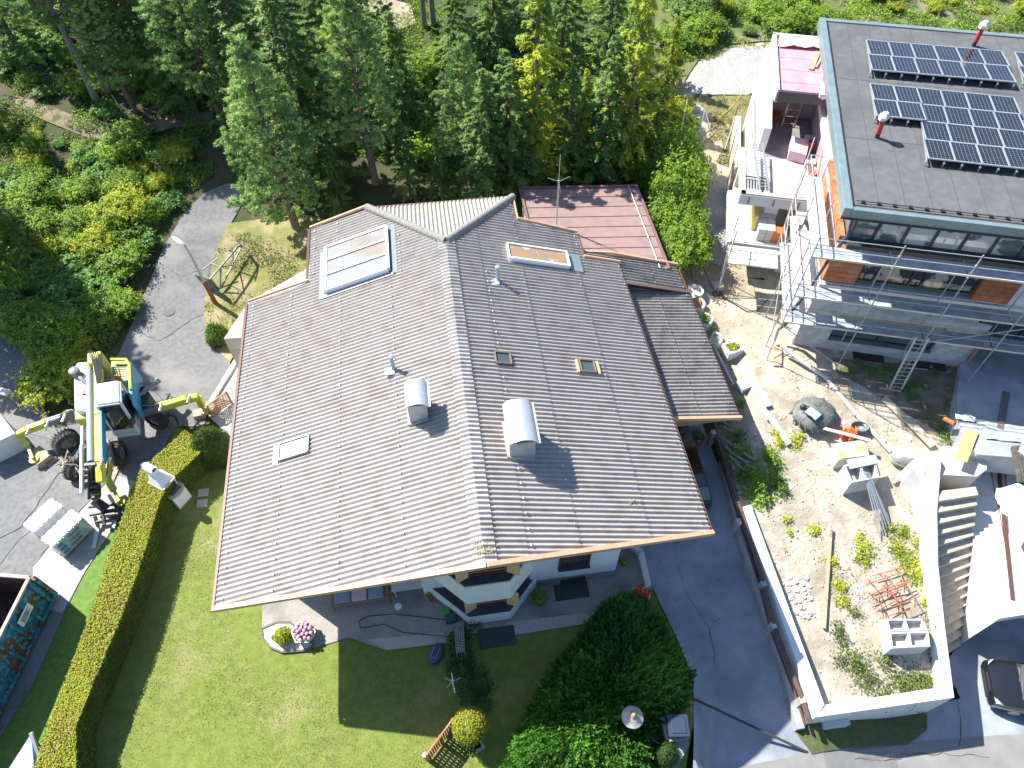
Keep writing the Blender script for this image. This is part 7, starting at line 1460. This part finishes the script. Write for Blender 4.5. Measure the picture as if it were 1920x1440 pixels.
# garage block right of the stairs
gzz = 27 - 29.6 * 837 / 933; cor = P(1797, 1209, -2.6); cor = V3((cor.x, cor.y, gzz)); g1 = [P(1838, 868, gzz), V3((s1.x + .02, s1.y, gzz)), cor + V3((.02, 0, 0)), P(1925, 1152, gzz), P(2050, 1175, gzz), P(2100, 880, gzz)]
m = MB(); m.prism(g1, gzz - .4, gzz); gr = obj('carport_roof', m, M('white_screed', (.62, .61, .59), (.71, .70, .68), sc=1.8, c3=(.52, .505, .48), sc3=.9, bump=.3, bs=25, rough=.85), None, 'bright white concrete carport roof beside the outdoor stairs', 'carport', bevel=.012)
m = MB(); m.prism([g1[1], g1[2], g1[2] + V3((.25, .1, 0)), g1[1] + V3((.25, 0, 0))], -2.8, gzz - .4); m.cut(); m.prism([g1[2] + V3((.4, 2.4, 0)), g1[2] + V3((9, 3.4, 0)), g1[2] + V3((9, 3.7, 0)), g1[2] + V3((.4, 2.7, 0))], -2.8, gzz - .4); obj('carport_wall', m, m_wallw, gr)
m = MB(); m.beam(P(1872, 875, gzz + .025), P(1899, 1125, gzz + .025), .14, .05); obj('dark_gap', m, M('brown_channel', (.10, .05, .04), rough=.7), gr)
m = MB(); m.beam(P(1857, 875, gzz + .025), P(1866, 925, gzz + .025), .02); m.beam(P(1869, 930, gzz + .025), P(1884, 1020, gzz + .025), .02); m.beam(P(1885, 880, gzz + .025), P(1890, 1000, gzz + .025), .03); obj('steel_rods', m, m_rust, None, 'thin steel rods lying on the white carport roof', 'rods')
m = MB()
for i in range(5): m.beam(P(1901 + i * 5, 838, 2.75), P(1912 + i * 6, 905, 2.65), .09, .16)
m.prism([P(1898, 836, 2.6), P(1912, 834, 2.6), P(1930, 905, 2.6), P(1914, 908, 2.6)], 2.45, 2.6); obj('pallet_wreck', m, M('dark_old_timber', (.06, .055, .05), (.12, .11, .1), sc=5, rough=.9), None, 'dark broken timber pallet at the right edge above the white roof', 'pallet')
sheetmesh('plastic_sheet', [P(1905, 815, 2.9), P(1935, 820, 2.9), P(1935, 870, 2.8), P(1912, 860, 2.8)], 'pale plastic sheet over the broken pallet at the right edge', m_plas, .25, 10)
sheetmesh('white_tarpaulin', [P(1868, 915, 2.66), P(1960, 905, 2.66), P(1960, 1000, 2.66), P(1878, 960, 2.66)], 'crumpled white tarpaulin on the carport roof', M('white_tarp', (.74, .76, .80), (.80, .81, .83), sc=3, rough=.5), .16, 18)
# ---- hollow block stacks
m_blk = M('grey_hollow_block', (.46, .46, .46), (.54, .54, .53), sc=3, rough=.9, bump=.3, bs=60)
def shaft(name, corners, z0, z1, mat, lab, cells=2, parent=None):
    """hollow chimney block: four walls plus a web; corners in order"""
    a, b, c_, d_ = (V3((q.x, q.y, 0)) for q in corners); m = MB(); th = .07
    def w_(p_, q_, t=.07): m.beam(V3((p_.x, p_.y, (z0 + z1) / 2)), V3((q_.x, q_.y, (z0 + z1) / 2)), t, z1 - z0)
    u_ = (b - a).normalized() * .035; v_ = (d_ - a).normalized() * .035
    w_(a + v_, b + v_); w_(d_ - v_, c_ - v_); w_(a + u_ + v_ * 2, d_ + u_ - v_ * 2); w_(b - u_ + v_ * 2, c_ - u_ - v_ * 2)
    for k in range(1, cells): p_, q_ = a.lerp(b, k / cells), d_.lerp(c_, k / cells); w_(p_ + v_ * 2, q_ - v_ * 2, .09)
    m.prism([a + u_ + v_, b - u_ + v_, c_ - u_ - v_, d_ + u_ - v_], z0 + .02, z0 + .06); return obj(name, m, mat, parent, lab, 'block' if lab else None, bevel=.008)
zg = G(1700, 1205, site_h).z; z2 = G(1612, 905, site_h).z; z3 = G(1598, 862, site_h).z
for (qs_, lab) in (((((1662, 1160), (1730, 1160), (1740, 1182), (1667, 1184))), 'rear pair of pale hollow chimney blocks near the stairs wall'), (((1667, 1185), (1741, 1183), (1745, 1212), (1672, 1216)), 'front pair of pale hollow chimney blocks near the stairs wall')):
    c4_ = [P(*q, zg + .75) for q in qs_]; shaft('hollow_block', c4_, zg - .15, zg + .36, m_blk, lab); o_ = col.objects[-1]; m2 = shaft('hollow_block', c4_, zg + .365, zg + .75, m_blk, None); m2['label'] = lab.replace('pair', 'upper pair'); m2['category'] = 'block'
    o_['label'] = lab.replace('pair', 'lower pair'); 
c4_ = [P(*q, z2 + .95) for q in ((1582, 872), (1640, 862), (1650, 895), (1597, 905))]; shaft('hollow_block', c4_, z2 - .05, z2 + .47, m_blk, 'lower grey hollow block of the stack holding the steel tubes'); shaft('hollow_block', c4_, z2 + .475, z2 + .95, m_blk, 'upper grey hollow block of the stack holding the steel tubes')
m = MB(); m.prism([P(*q, z2 + 1.) for q in ((1588, 862), (1642, 852), (1648, 868), (1594, 879))], z2 + .955, z2 + 1.)
for i in range(14): a_ = P(1592 + i * 3.9, 866 - i * .7, z2 + 1.01); m.beam(a_, a_ + by_ * -.25, .03, .015)
obj('drain_grate', m, M('grate_grey', (.34, .38, .38), (.42, .46, .46), sc=20, rough=.6), None, 'grey slotted drain grate lying on the hollow blocks', 'grate')
c4_ = [P(*q, z3 + .7) for q in ((1565, 830), (1625, 822), (1632, 855), (1573, 862))]; m = MB(); m.prism(c4_, z3 - .05, z3 + .65); t = obj('concrete_tub', m, m_blk, None, 'grey block tub crusted with orange mortar', 'tub', bevel=.02); m = MB(); m.prism([c.lerp((c4_[0] + c4_[2]) / 2, .12) for c in c4_], z3 + .65, z3 + .69); obj('mortar_crust', m, M('orange_mortar', (.66, .56, .42), (.62, .38, .14), sc=3.5, rough=.9, lo=.5, hi=.6), t)
m = MB(); m.box(P(1590, 815, z3 + .45), (.6, .4, .3), .3); obj('red_crate', m, M('red_plastic', (.45, .05, .03), rough=.5), None, 'red crate of orange netting behind the mortar tub', 'crate', bevel=.02)
m = MB()
for i in range(40): p_ = P(1585 + random.uniform(0, 22), 812 + random.uniform(-8, 8), z3 + .6 + random.uniform(0, .12)); m.tube([p_, p_ + V3((random.uniform(-.15, .15), random.uniform(-.15, .15), .05)), p_ + V3((random.uniform(-.2, .2), random.uniform(-.2, .2), 0))], .018, 4)
obj('orange_netting', m, M('orange_net', (.75, .18, .02), rough=.5), None, 'tangle of bright orange netting in the red crate', 'netting')
m = MB(); m.beam(P(1543, 803, z3 + .75), P(1632, 826, z3 + .75), .14, .05); obj('plank', m, M('pinkish_plank', (.60, .52, .46), rough=.8), None, 'pale plank laid across the red crate', 'plank')
p = P(1608, 806, z3 + .3); m = MB(); rings = [[p + V3((.38 * k * math.cos(a), .26 * k * math.sin(a), z)) for a in [i * math.pi / 8 for i in range(16)]] for k, z in ((.8, 0), (1, .28), (.93, .28), (.75, .04))]; m.loft(rings); obj('mortar_tub', m, M('tub_grey', (.18, .20, .24), rough=.5), None, 'round grey mortar tub behind the pale plank', 'tub', smooth=True)
# tarp-covered round heap
p = G(1525, 780, site_h); t = thing('covered_heap', p, 'round heap under a wrinkled dark green tarpaulin on the bare soil', 'heap'); m = MB(); n = 40; rings = []
for z, k in ((0, 1.05), (.18, 1.08), (.36, .95), (.5, .75), (.56, .4), (.58, .02)):
    rings.append([p + V3((math.cos(a) * .85 * k * (1 + .09 * noise.noise((math.cos(a) * 4, math.sin(a) * 4, z * 5))), math.sin(a) * .8 * k * (1 + .09 * noise.noise((math.cos(a) * 4, math.sin(a) * 4, z * 5 + 3))), z + .09 * noise.noise((math.cos(a) * 6 * k, math.sin(a) * 6 * k, 7)))) for a in [i * 2 * math.pi / n for i in range(n)]])
m.loft(rings)
for i in range(16): a = i * .393 + random.uniform(-.15, .15); m.tube([p + V3((math.cos(a) * .3, math.sin(a) * .3, .56)), p + V3((math.cos(a + .1) * .62, math.sin(a + .1) * .58, .46)), p + V3((math.cos(a + .05) * .86, math.sin(a + .05) * .8, .2)), p + V3((math.cos(a + .2) * 1.0, math.sin(a + .2) * .92, .02))], [.02, .055, .06, .03], 5)
obj('tarpaulin', m, M('dark_tarp', (.10, .115, .105), (.17, .185, .17), sc=3, rough=.55, bump=2, bs=6), t, smooth=True)
m = MB(); m.loft([[P(*q, p.z + .6) for q in ((1508, 772), (1520, 762), (1541, 777), (1529, 788))], [P(*q, p.z + .72) for q in ((1508, 772), (1520, 762), (1541, 777), (1529, 788))]]); obj('grey_panel', m, M('panel_grey_blue', (.30, .36, .40), rough=.5), t)
m = MB(); m.tube([P(1500, 765, p.z + .5), P(1522, 782, p.z + .75), P(1536, 803, p.z + .5), P(1543, 805, p.z + .1)], .02, 6); m.tube([P(1500, 762, p.z + .6), P(1510, 760, p.z + .72), P(1544, 778, p.z + .6)], .018, 6); m.lathe(P(1505, 764, p.z + .55), [(.14, 0), (.1, .12), (.02, .16)], 8); obj('rope', m, m_black, t)
# bag on pallet near the stairs
p = G(1692, 862, site_h); t = thing('wrapped_bundle', p, 'bundle wrapped in grey fleece standing beside the white parapet', 'bundle'); m = MB(); rings = [[p + V3((math.cos(a) * .5 * k * (1 + .12 * noise.noise((math.cos(a) * 3, math.sin(a) * 3, z * 4))), math.sin(a) * .42 * k * (1 + .1 * noise.noise((math.cos(a) * 3, math.sin(a) * 3, z * 3))), z)) for a in [i * math.pi / 12 for i in range(24)]] for z, k in ((0, .95), (.25, 1.05), (.5, 1.), (.66, .8), (.72, .3))]; m.loft(rings); obj('fleece', m, M('fleece_mauve', (.36, .34, .37), (.46, .44, .47), sc=2, rough=.9, bump=1.5, bs=5), t, smooth=True)
m = MB(); [m.tube([p + V3((math.cos(a) * .56, math.sin(a) * .46, .1 + .05 * k)) for a in np.linspace(2.6, 5.4, 14)], .02, 6) for k in range(3)]; obj('green_cable', m, M('green_cable', (.25, .33, .20), rough=.6), t, smooth=True)
m = MB(); pc_ = G(1710, 880, site_h); m.tube([pc_ + V3((.1 * math.cos(a), .2 * math.sin(a), .02)) for a in np.linspace(0, 6.2, 14)], .015, 6); obj('hose_ring', m, M('light_green_hose', (.45, .52, .20), rough=.5), None, 'light green hose ring on the ground beside the fleece bundle', 'hose', smooth=True)
m = MB(); m.tube([G(1700, 880, site_h) + V3((0, 0, .6)), G(1684, 895, site_h) + V3((0, 0, .3)), G(1674, 908, site_h) + V3((0, 0, .08))], .06, 8); obj('pink_tube', m, M('pinkish_tube', (.62, .48, .46), rough=.6), None, 'pinkish tube leaning against the fleece bundle', 'tube', smooth=True)
# long pale pipe and planks on soil
def onsoil(u, v, dz=.08): q = G(u, v, site_h); return q + V3((0, 0, dz))
m = MB(); m.tube([P(1468, 650, 2.5), P(1500, 675, 2.3), onsoil(1545, 710, .12), onsoil(1600, 775, .1), onsoil(1667, 850, .14)], .085, 8); m.tube([onsoil(1545, 710, .12), onsoil(1549, 714, .12)], .1, 8); m.tube([onsoil(1600, 775, .1), onsoil(1604, 780, .1)], .1, 8); obj('drain_pipe', m, M('pale_pipe', (.56, .54, .52), (.62, .60, .57), sc=4, rough=.6), None, 'long pale pipe running diagonally over the bare soil from the house corner', 'pipe', smooth=True)
m = MB(); m.beam(onsoil(1655, 748), onsoil(1700, 790), .34, .05); m.beam(onsoil(1696, 785, .1), onsoil(1745, 842, .25), .36, .05); obj('walkway_board', m, M('walkway_tan', (.50, .42, .30), (.58, .50, .38), sc=2, rough=.8), None, 'broad tan boards leading over the soil to the top of the stairs', 'boards')
m = MB(); m.beam(onsoil(1556, 700, .12), onsoil(1545, 620, .12), .3, .1); 
for (a_, b_, w_, lab) in (((1388, 690), (1440, 790), .16, 'narrow white board beside the annex roof'), ((1398, 687), (1440, 765), .26, 'broad white board lying next to the narrow one'), ((1444, 788), (1478, 836), .24, 'short white board at the end of the broad one'), ((1556, 993), (1543, 1180), .12, 'weathered thin plank lying alone on the bare soil')):
    m = MB(); m.beam(onsoil(*a_, .12), onsoil(*b_, .12), w_, .09); obj('board', m, M('white_board', (.60, .58, .54), (.68, .66, .62), sc=3, rough=.75) if 'white' in lab else m_pad, None, lab, 'board', bevel=.006)
# steel tubes
for i in range(7):
    m = MB(); a_ = P(1620 + i * 1.6, 884 + i * .5, z2 + 1.05 + .03 * (i % 3)); b_ = onsoil(1648 + i * 3.2, 1012 - (i % 3) * 9 - i * 3, .1 + .04 * (i % 2)); m.tube([a_, b_], .025, 8); obj('steel_tube', m, m_steel, None, 'galvanised steel tube in the bundle leaning on the hollow blocks', 'tube', 'steel tubes leaning on the hollow blocks', smooth=True)
# rusty rebar chairs
def rebar():
    t = thing('rebar_frame', (0, 0, 0), 'x', 'rebar frame', 'rusty bent steel frames on the plot'); m = MB()
    for x in (-.34, .34): m.tube([(x - .02, -.5, 0), (x, -.28, .32), (x + .04, .28, .34), (x + .05, .5, .02)], .02, 5)
    for y, z in ((-.28, .33), (.28, .35)): m.tube([(-.62, y, z), (.62, y + .05, z)], .02, 5)
    obj('bars', m, M('rebar_rust', (.36, .11, .06), (.44, .16, .09), sc=9, rough=.8), t); return t
rb = rebar()
for i, (u, v, rz, lab) in enumerate(((1668, 1092, .9, 'rearmost rusty bent steel frame'), (1650, 1108, .95, 'rusty bent steel frame nearest the white flowers'), (1682, 1125, 1.0, 'rusty bent steel frame nearest the stairs wall'), (1665, 1143, .9, 'front rusty bent steel frame beside the hollow blocks'), (1652, 1128, 1.1, 'rusty bent steel frame in the middle of the heap'))):
    q = onsoil(u, v, .0 + .1 * (i % 3)); o_ = rb if i == 0 else dup(rb, q); o_.location = q; o_.rotation_euler = (.1 * (i % 2), -.08, rz - .7); o_['label'] = lab
weeds([(1610, 1110, .28), (1605, 1125, .25), (1622, 1120, .2)], 1500, M('white_flowers', (.72, .72, .70), rough=.7), .05, 'patch of small white flowers beside the rusty frames', cat='flowers', name='flower_patch')
# planters on the plot edge
for i, (u, v, rz, lab, full) in enumerate(((1303, 553, .3, 'white stone cap at the rear end of the planter row', 0), (1306, 578, -.2, 'curved concrete planter with an orange tile beside the annex roof', 1), (1320, 607, -.25, 'concrete planter with dark plants beside the annex roof', 2), (1338, 643, -.5, 'grey hollow planter at the bend of the annex roof edge', 0))):
    q = onsoil(u, v, -.1); t = thing('edge_planter', q, lab, 'planter', 'concrete planters along the plot edge'); m = MB(); e1_ = V3((math.cos(rz), math.sin(rz), 0)); e2_ = V3((-math.sin(rz), math.cos(rz), 0)); n = 10
    pts = [q + e1_ * (.34 * math.cos(a)) + e2_ * (.38 * math.sin(a)) for a in [-math.pi / 2 + math.pi * k / n for k in range(n + 1)]] + [q + e1_ * -.2 + e2_ * .38, q + e1_ * -.2 - e2_ * .38]
    inn = [p_.lerp(q, .28) for p_ in pts]; 
    zc_ = q.z + .45
    rings = [[V3((p_.x, p_.y, q.z)) for p_ in pts], [V3((p_.x, p_.y, zc_)) for p_ in pts], [V3((p_.x, p_.y, zc_)) for p_ in inn], [V3((p_.x, p_.y, zc_ - .15)) for p_ in inn]]; m.loft(rings); obj('planter_shell', m, M('white_planter', (.66, .65, .62), (.72, .71, .68), sc=4, rough=.85) if i in (0, 1) else m_blk, t)
    if full == 1: m = MB(); m.box((q.x - .05, q.y, zc_ + .03), (.32, .6, .05), rz + .1); obj('orange_tile', m, m_terra, t)
    if full == 2:
        d = rng.normal(0, 1, (200, 3)) * np.array([.12, .2, .08]); V, F = leaves(200, d + np.array(q) + np.array([0, 0, .45]), np.abs(d), d, .1, .06, .5); raw('plant', V, F, L_bush, t)
q = onsoil(1370, 662, -.05); t = thing('square_planter', q, 'pale stone planter with a green plant standing alone on the soil', 'planter'); m = MB(); rz = R(20)
for dx, dy, sx, sy in ((0, -.27, .75, .12), (0, .27, .75, .12), (-.32, 0, .12, .42), (.32, 0, .12, .42)): m.box(q + V3((dx * math.cos(rz) - dy * math.sin(rz), dx * math.sin(rz) + dy * math.cos(rz), .25)), (sx, sy, .5), rz)
m.box(q + V3((0, 0, .2)), (.6, .5, .36), rz); obj('planter_shell', m, M('white_planter', (.66, .65, .62), rough=.85), t, bevel=.02)
d = rng.normal(0, 1, (260, 3)) * np.array([.16, .12, .06]); V, F = leaves(260, d + np.array(q) + np.array([0, 0, .5]), np.abs(d), d, .1, .06, .5); raw('plant', V, F, L_bushy, t)
m = MB()
for a, b in (((1322, 660), (1385, 780)),): m.beam(G(1345, 655, site_h) + V3((-.2, 0, .1)), G(1378, 725, site_h) + V3((-.15, 0, .1)), .08, .3)
m.box(onsoil(1392, 728, .15), (.45, .5, .35), .4); obj('u_block', m, m_blk, None, 'grey u-shaped concrete stone beside the white boards', 'stone')
# grass pavers, curved stones in the weeds
m = MB()
for i, (u, v) in enumerate(((1362, 832), (1372, 838), (1383, 845), (1392, 852), (1403, 860), (1368, 850), (1380, 858), (1392, 866), (1400, 874), (1376, 866), (1388, 880), (1366, 810), (1362, 800))):
    q = onsoil(u, v, .14); a_ = random.uniform(-.9, -.5); e = V3((math.cos(a_), math.sin(a_), 0)); f_ = V3((-e.y, e.x, 0)); m.tube([q - e * .28 + f_ * .05, q, q + e * .28 + f_ * .05], .055, 6)
obj('curved_stones', m, M('stone_weathered', (.26, .24, .22), (.34, .31, .28), sc=5, rough=.95), None, 'row of weathered curved stones half buried in shaded weeds', 'stones')
# garden steps at the back
t = thing('garden_steps', G(1296, 255, site_h), 'narrow stone garden steps climbing beside a thin handrail', 'steps'); m = MB()
for k in range(8): q = G(1298 - k * 1.0, 210 + k * 13, site_h); m.box(q + V3((0, 0, .12)), (.85, .4, .16), R(-4))
obj('step', m, M('old_step', (.34, .31, .26), (.44, .41, .35), sc=4, rough=.9), t); m = MB()
for u, v in ((1284, 208), (1276, 250), (1270, 280)): q = G(u, v, site_h); m.beam(q, q + V3((0, 0, .9)), .05)
a_, b_ = G(1284, 208, site_h), G(1270, 280, site_h); m.beam(a_ + V3((0, 0, .9)), b_ + V3((0, 0, .9)), .05, .05); obj('handrail', m, m_steel, t)
m = MB(); q = G(1310, 255, site_h); m.beam(q, q + V3((.3, 1.0, 1.0)), .05); m.beam(q + V3((.7, .3, 0)), q + V3((.3, 1.0, 1.0)), .05); obj('a_frame', m, m_steel, None, 'thin steel a-frame beside the garden steps', 'frame')
m = MB(); pts = [(1392, 178), (1360, 215), (1345, 230), (1338, 222), (1345, 215), (1352, 228), (1340, 250), (1320, 270), (1318, 290), (1330, 300), (1335, 330), (1322, 380), (1316, 440), (1318, 500), (1330, 530), (1340, 548)]; m.tube([onsoil(*q, .05) for q in pts], .022, 6); obj('red_cable', m, M('faded_red_cable', (.42, .16, .10), rough=.6), None, 'long reddish cable snaking down beside the garden path', 'cable', smooth=True)
m = MB(); pts = [(1395, 172), (1370, 205), (1352, 220), (1340, 235), (1332, 228), (1338, 220)]; m.tube([onsoil(*q, .07) for q in pts], .02, 6); obj('yellow_cable', m, M('yellow_cable', (.60, .42, .06), rough=.6), None, 'short yellow cable coiled on the bank above the path', 'cable', smooth=True)
m = MB(); pts = [(1345, 553), (1375, 570), (1400, 585), (1420, 583), (1440, 562)]; m.tube([onsoil(*q, .04) for q in pts], .02, 6); obj('black_cable', m, m_black, None, 'black cable lying on the soil between the scaffold feet', 'cable', smooth=True)
pot(G(1325, 440, site_h), .16, .32, m_white2, 'white bucket standing on the rubble strip')['category'] = 'bucket'
m = MB(); q = onsoil(1345, 540, .1); m.box(q, (.5, .45, .25), .2); obj('footing_block', m, m_conc, None, 'grey block under the lone scaffold leg', 'block'); m = MB(); q = onsoil(1345, 552, .05); m.box(q, (.45, .2, .1), .1); obj('brown_timber', m, M('brown_timber', (.14, .06, .04), rough=.8), None, 'dark brown timber beside the lone scaffold leg', 'timber')
m = MB(); m.prism([P(*q, 2.1) for q in ((1451, 648), (1458, 640), (1466, 655), (1466, 686), (1451, 685))], 2.0, 2.1); obj('foot_board', m, m_pad, None, 'pale board under the scaffold corner', 'board')
# ---- cars
m_car = M('black_car_paint', (.012, .013, .015), rough=.12, spec=.8, coat=1.); m_cglass = M('car_glass', (.03, .035, .04), rough=.03, spec=1); m_lamp = M('headlamp', (.45, .47, .5), rough=.08, spec=1)
def car(name, c, ang, L, W_, H_, lab, wagon=True):
    t = thing(name, c, lab, 'car'); c = V3(c); e = V3((math.cos(ang), math.sin(ang), 0)); f = V3((-e.y, e.x, 0))
    def q(x, y, z): return c + e * x + f * y + V3((0, 0, z))
    prof = [(-.5, .30, .62, .80), (-.485, .22, .74, .90), (-.44, .20, .80, .95), (-.36, .2, .86, .99), (-.25, .2, .90, 1.), (-.1, .2, .92, 1.), (.15, .2, .93, 1.), (.35, .2, .93, .99), (.44, .22, .90, .96), (.49, .26, .82, .88), (.5, .34, .72, .78)]
    m = MB(); rings = []
    for x, z0, z1, k in prof:
        y = W_ / 2 * k; rings.append([q(x * L, s * yy * y, z) for s, yy, z in ((-1, .9, z0), (-1, 1, z0 + .15), (-1, 1, z1 - .14), (-1, .93, z1 - .03), (-1, .6, z1 + .015), (1, .6, z1 + .015), (1, .93, z1 - .03), (1, 1, z1 - .14), (1, 1, z0 + .15), (1, .9, z0))])
    m.loft(rings); b = obj('car_body', m, m_car, t, smooth=True)
    cab_ = [(-.27, .91, .86), (-.13, H_ - .08, .72), (-.05, H_ - .01, .70), (.2, H_, .70), (.38, H_ - .08, .68), (.46, .92, .82)]
    m = MB(); rings = [[q(x * L, s * W_ / 2 * kk, z) for s, kk, z in ((-1, .88, .88), (-1, k, z_), (1, k, z_), (1, .88, .88))] for x, z_, k in cab_]; m.loft(rings); g = obj('window_glass', m, m_cglass, b, smooth=True)
    m = MB(); rings = [[q(x * L, s * W_ / 2 * kk, z) for s, kk, z in ((-1, k * .97, z_ - .02), (-1, k * .9, z_ + .025), (1, k * .9, z_ + .025), (1, k * .97, z_ - .02))] for x, z_, k in cab_[1:5]]; m.loft(rings); obj('car_roof', m, m_car, b, smooth=True)
    for s in (-1, 1):
        m = MB(); m.loft([[q(x * L, s * W_ / 2 * k, z) for x, k, z in ((-.49, .6, .6), (-.475, .86, .62), (-.42, .93, .72), (-.44, .9, .80), (-.475, .72, .78))], [q(x * L, s * W_ / 2 * k, z + .03) for x, k, z in ((-.493, .6, .62), (-.479, .87, .64), (-.42, .95, .74), (-.44, .91, .82), (-.478, .72, .80))]]); obj('headlight', m, m_lamp, t)
        m = MB(); m.box(q(-.15 * L, s * (W_ / 2 + .1), 1.0), (.12, .2, .14), ang); obj('mirror', m, m_car, t, bevel=.03)
        for x in (-.3, .3): m = MB(); m.tube([q(x * L, s * (W_ / 2 - .22), .33), q(x * L, s * (W_ / 2 - .01), .33)], .33, 20); w_ = obj('wheel', m, m_tyre, t, smooth=True); m = MB(); m.tube([q(x * L, s * (W_ / 2 - .05), .33), q(x * L, s * (W_ / 2 + .0), .33)], .2, 14); obj('rim', m, m_steel, w_)
    m = MB(); m.box(q(-.5 * L, 0, .38), (.03, 1.0, .16), ang); m.box(q(-.497 * L, 0, .62), (.03, .7, .1), ang); obj('grille', m, m_black, t)
    m = MB(); m.tube([q(-.28 * L, -.55, .935), q(-.26 * L, .1, .98)], .012, 5); m.tube([q(-.28 * L, .1, .935), q(-.26 * L, .6, .98)], .012, 5); obj('wiper', m, m_black, t); return t
cf_ = P(1853, 1278, -1.9); car('black_car', (cf_.x + 2.2, cf_.y - .45, -2.54), R(-12) + 0, 4.5, 1.85, 1.45, 'shiny black car parked on the right edge below the white carport roof')
cq = P(1322, 905, .5); car('dark_car', (cq.x - 1.0, cq.y + .9, .03), R(97) + math.pi, 4.4, 1.8, 1.45, 'dark car parked on the driveway, nearly hidden under the main roof eave')
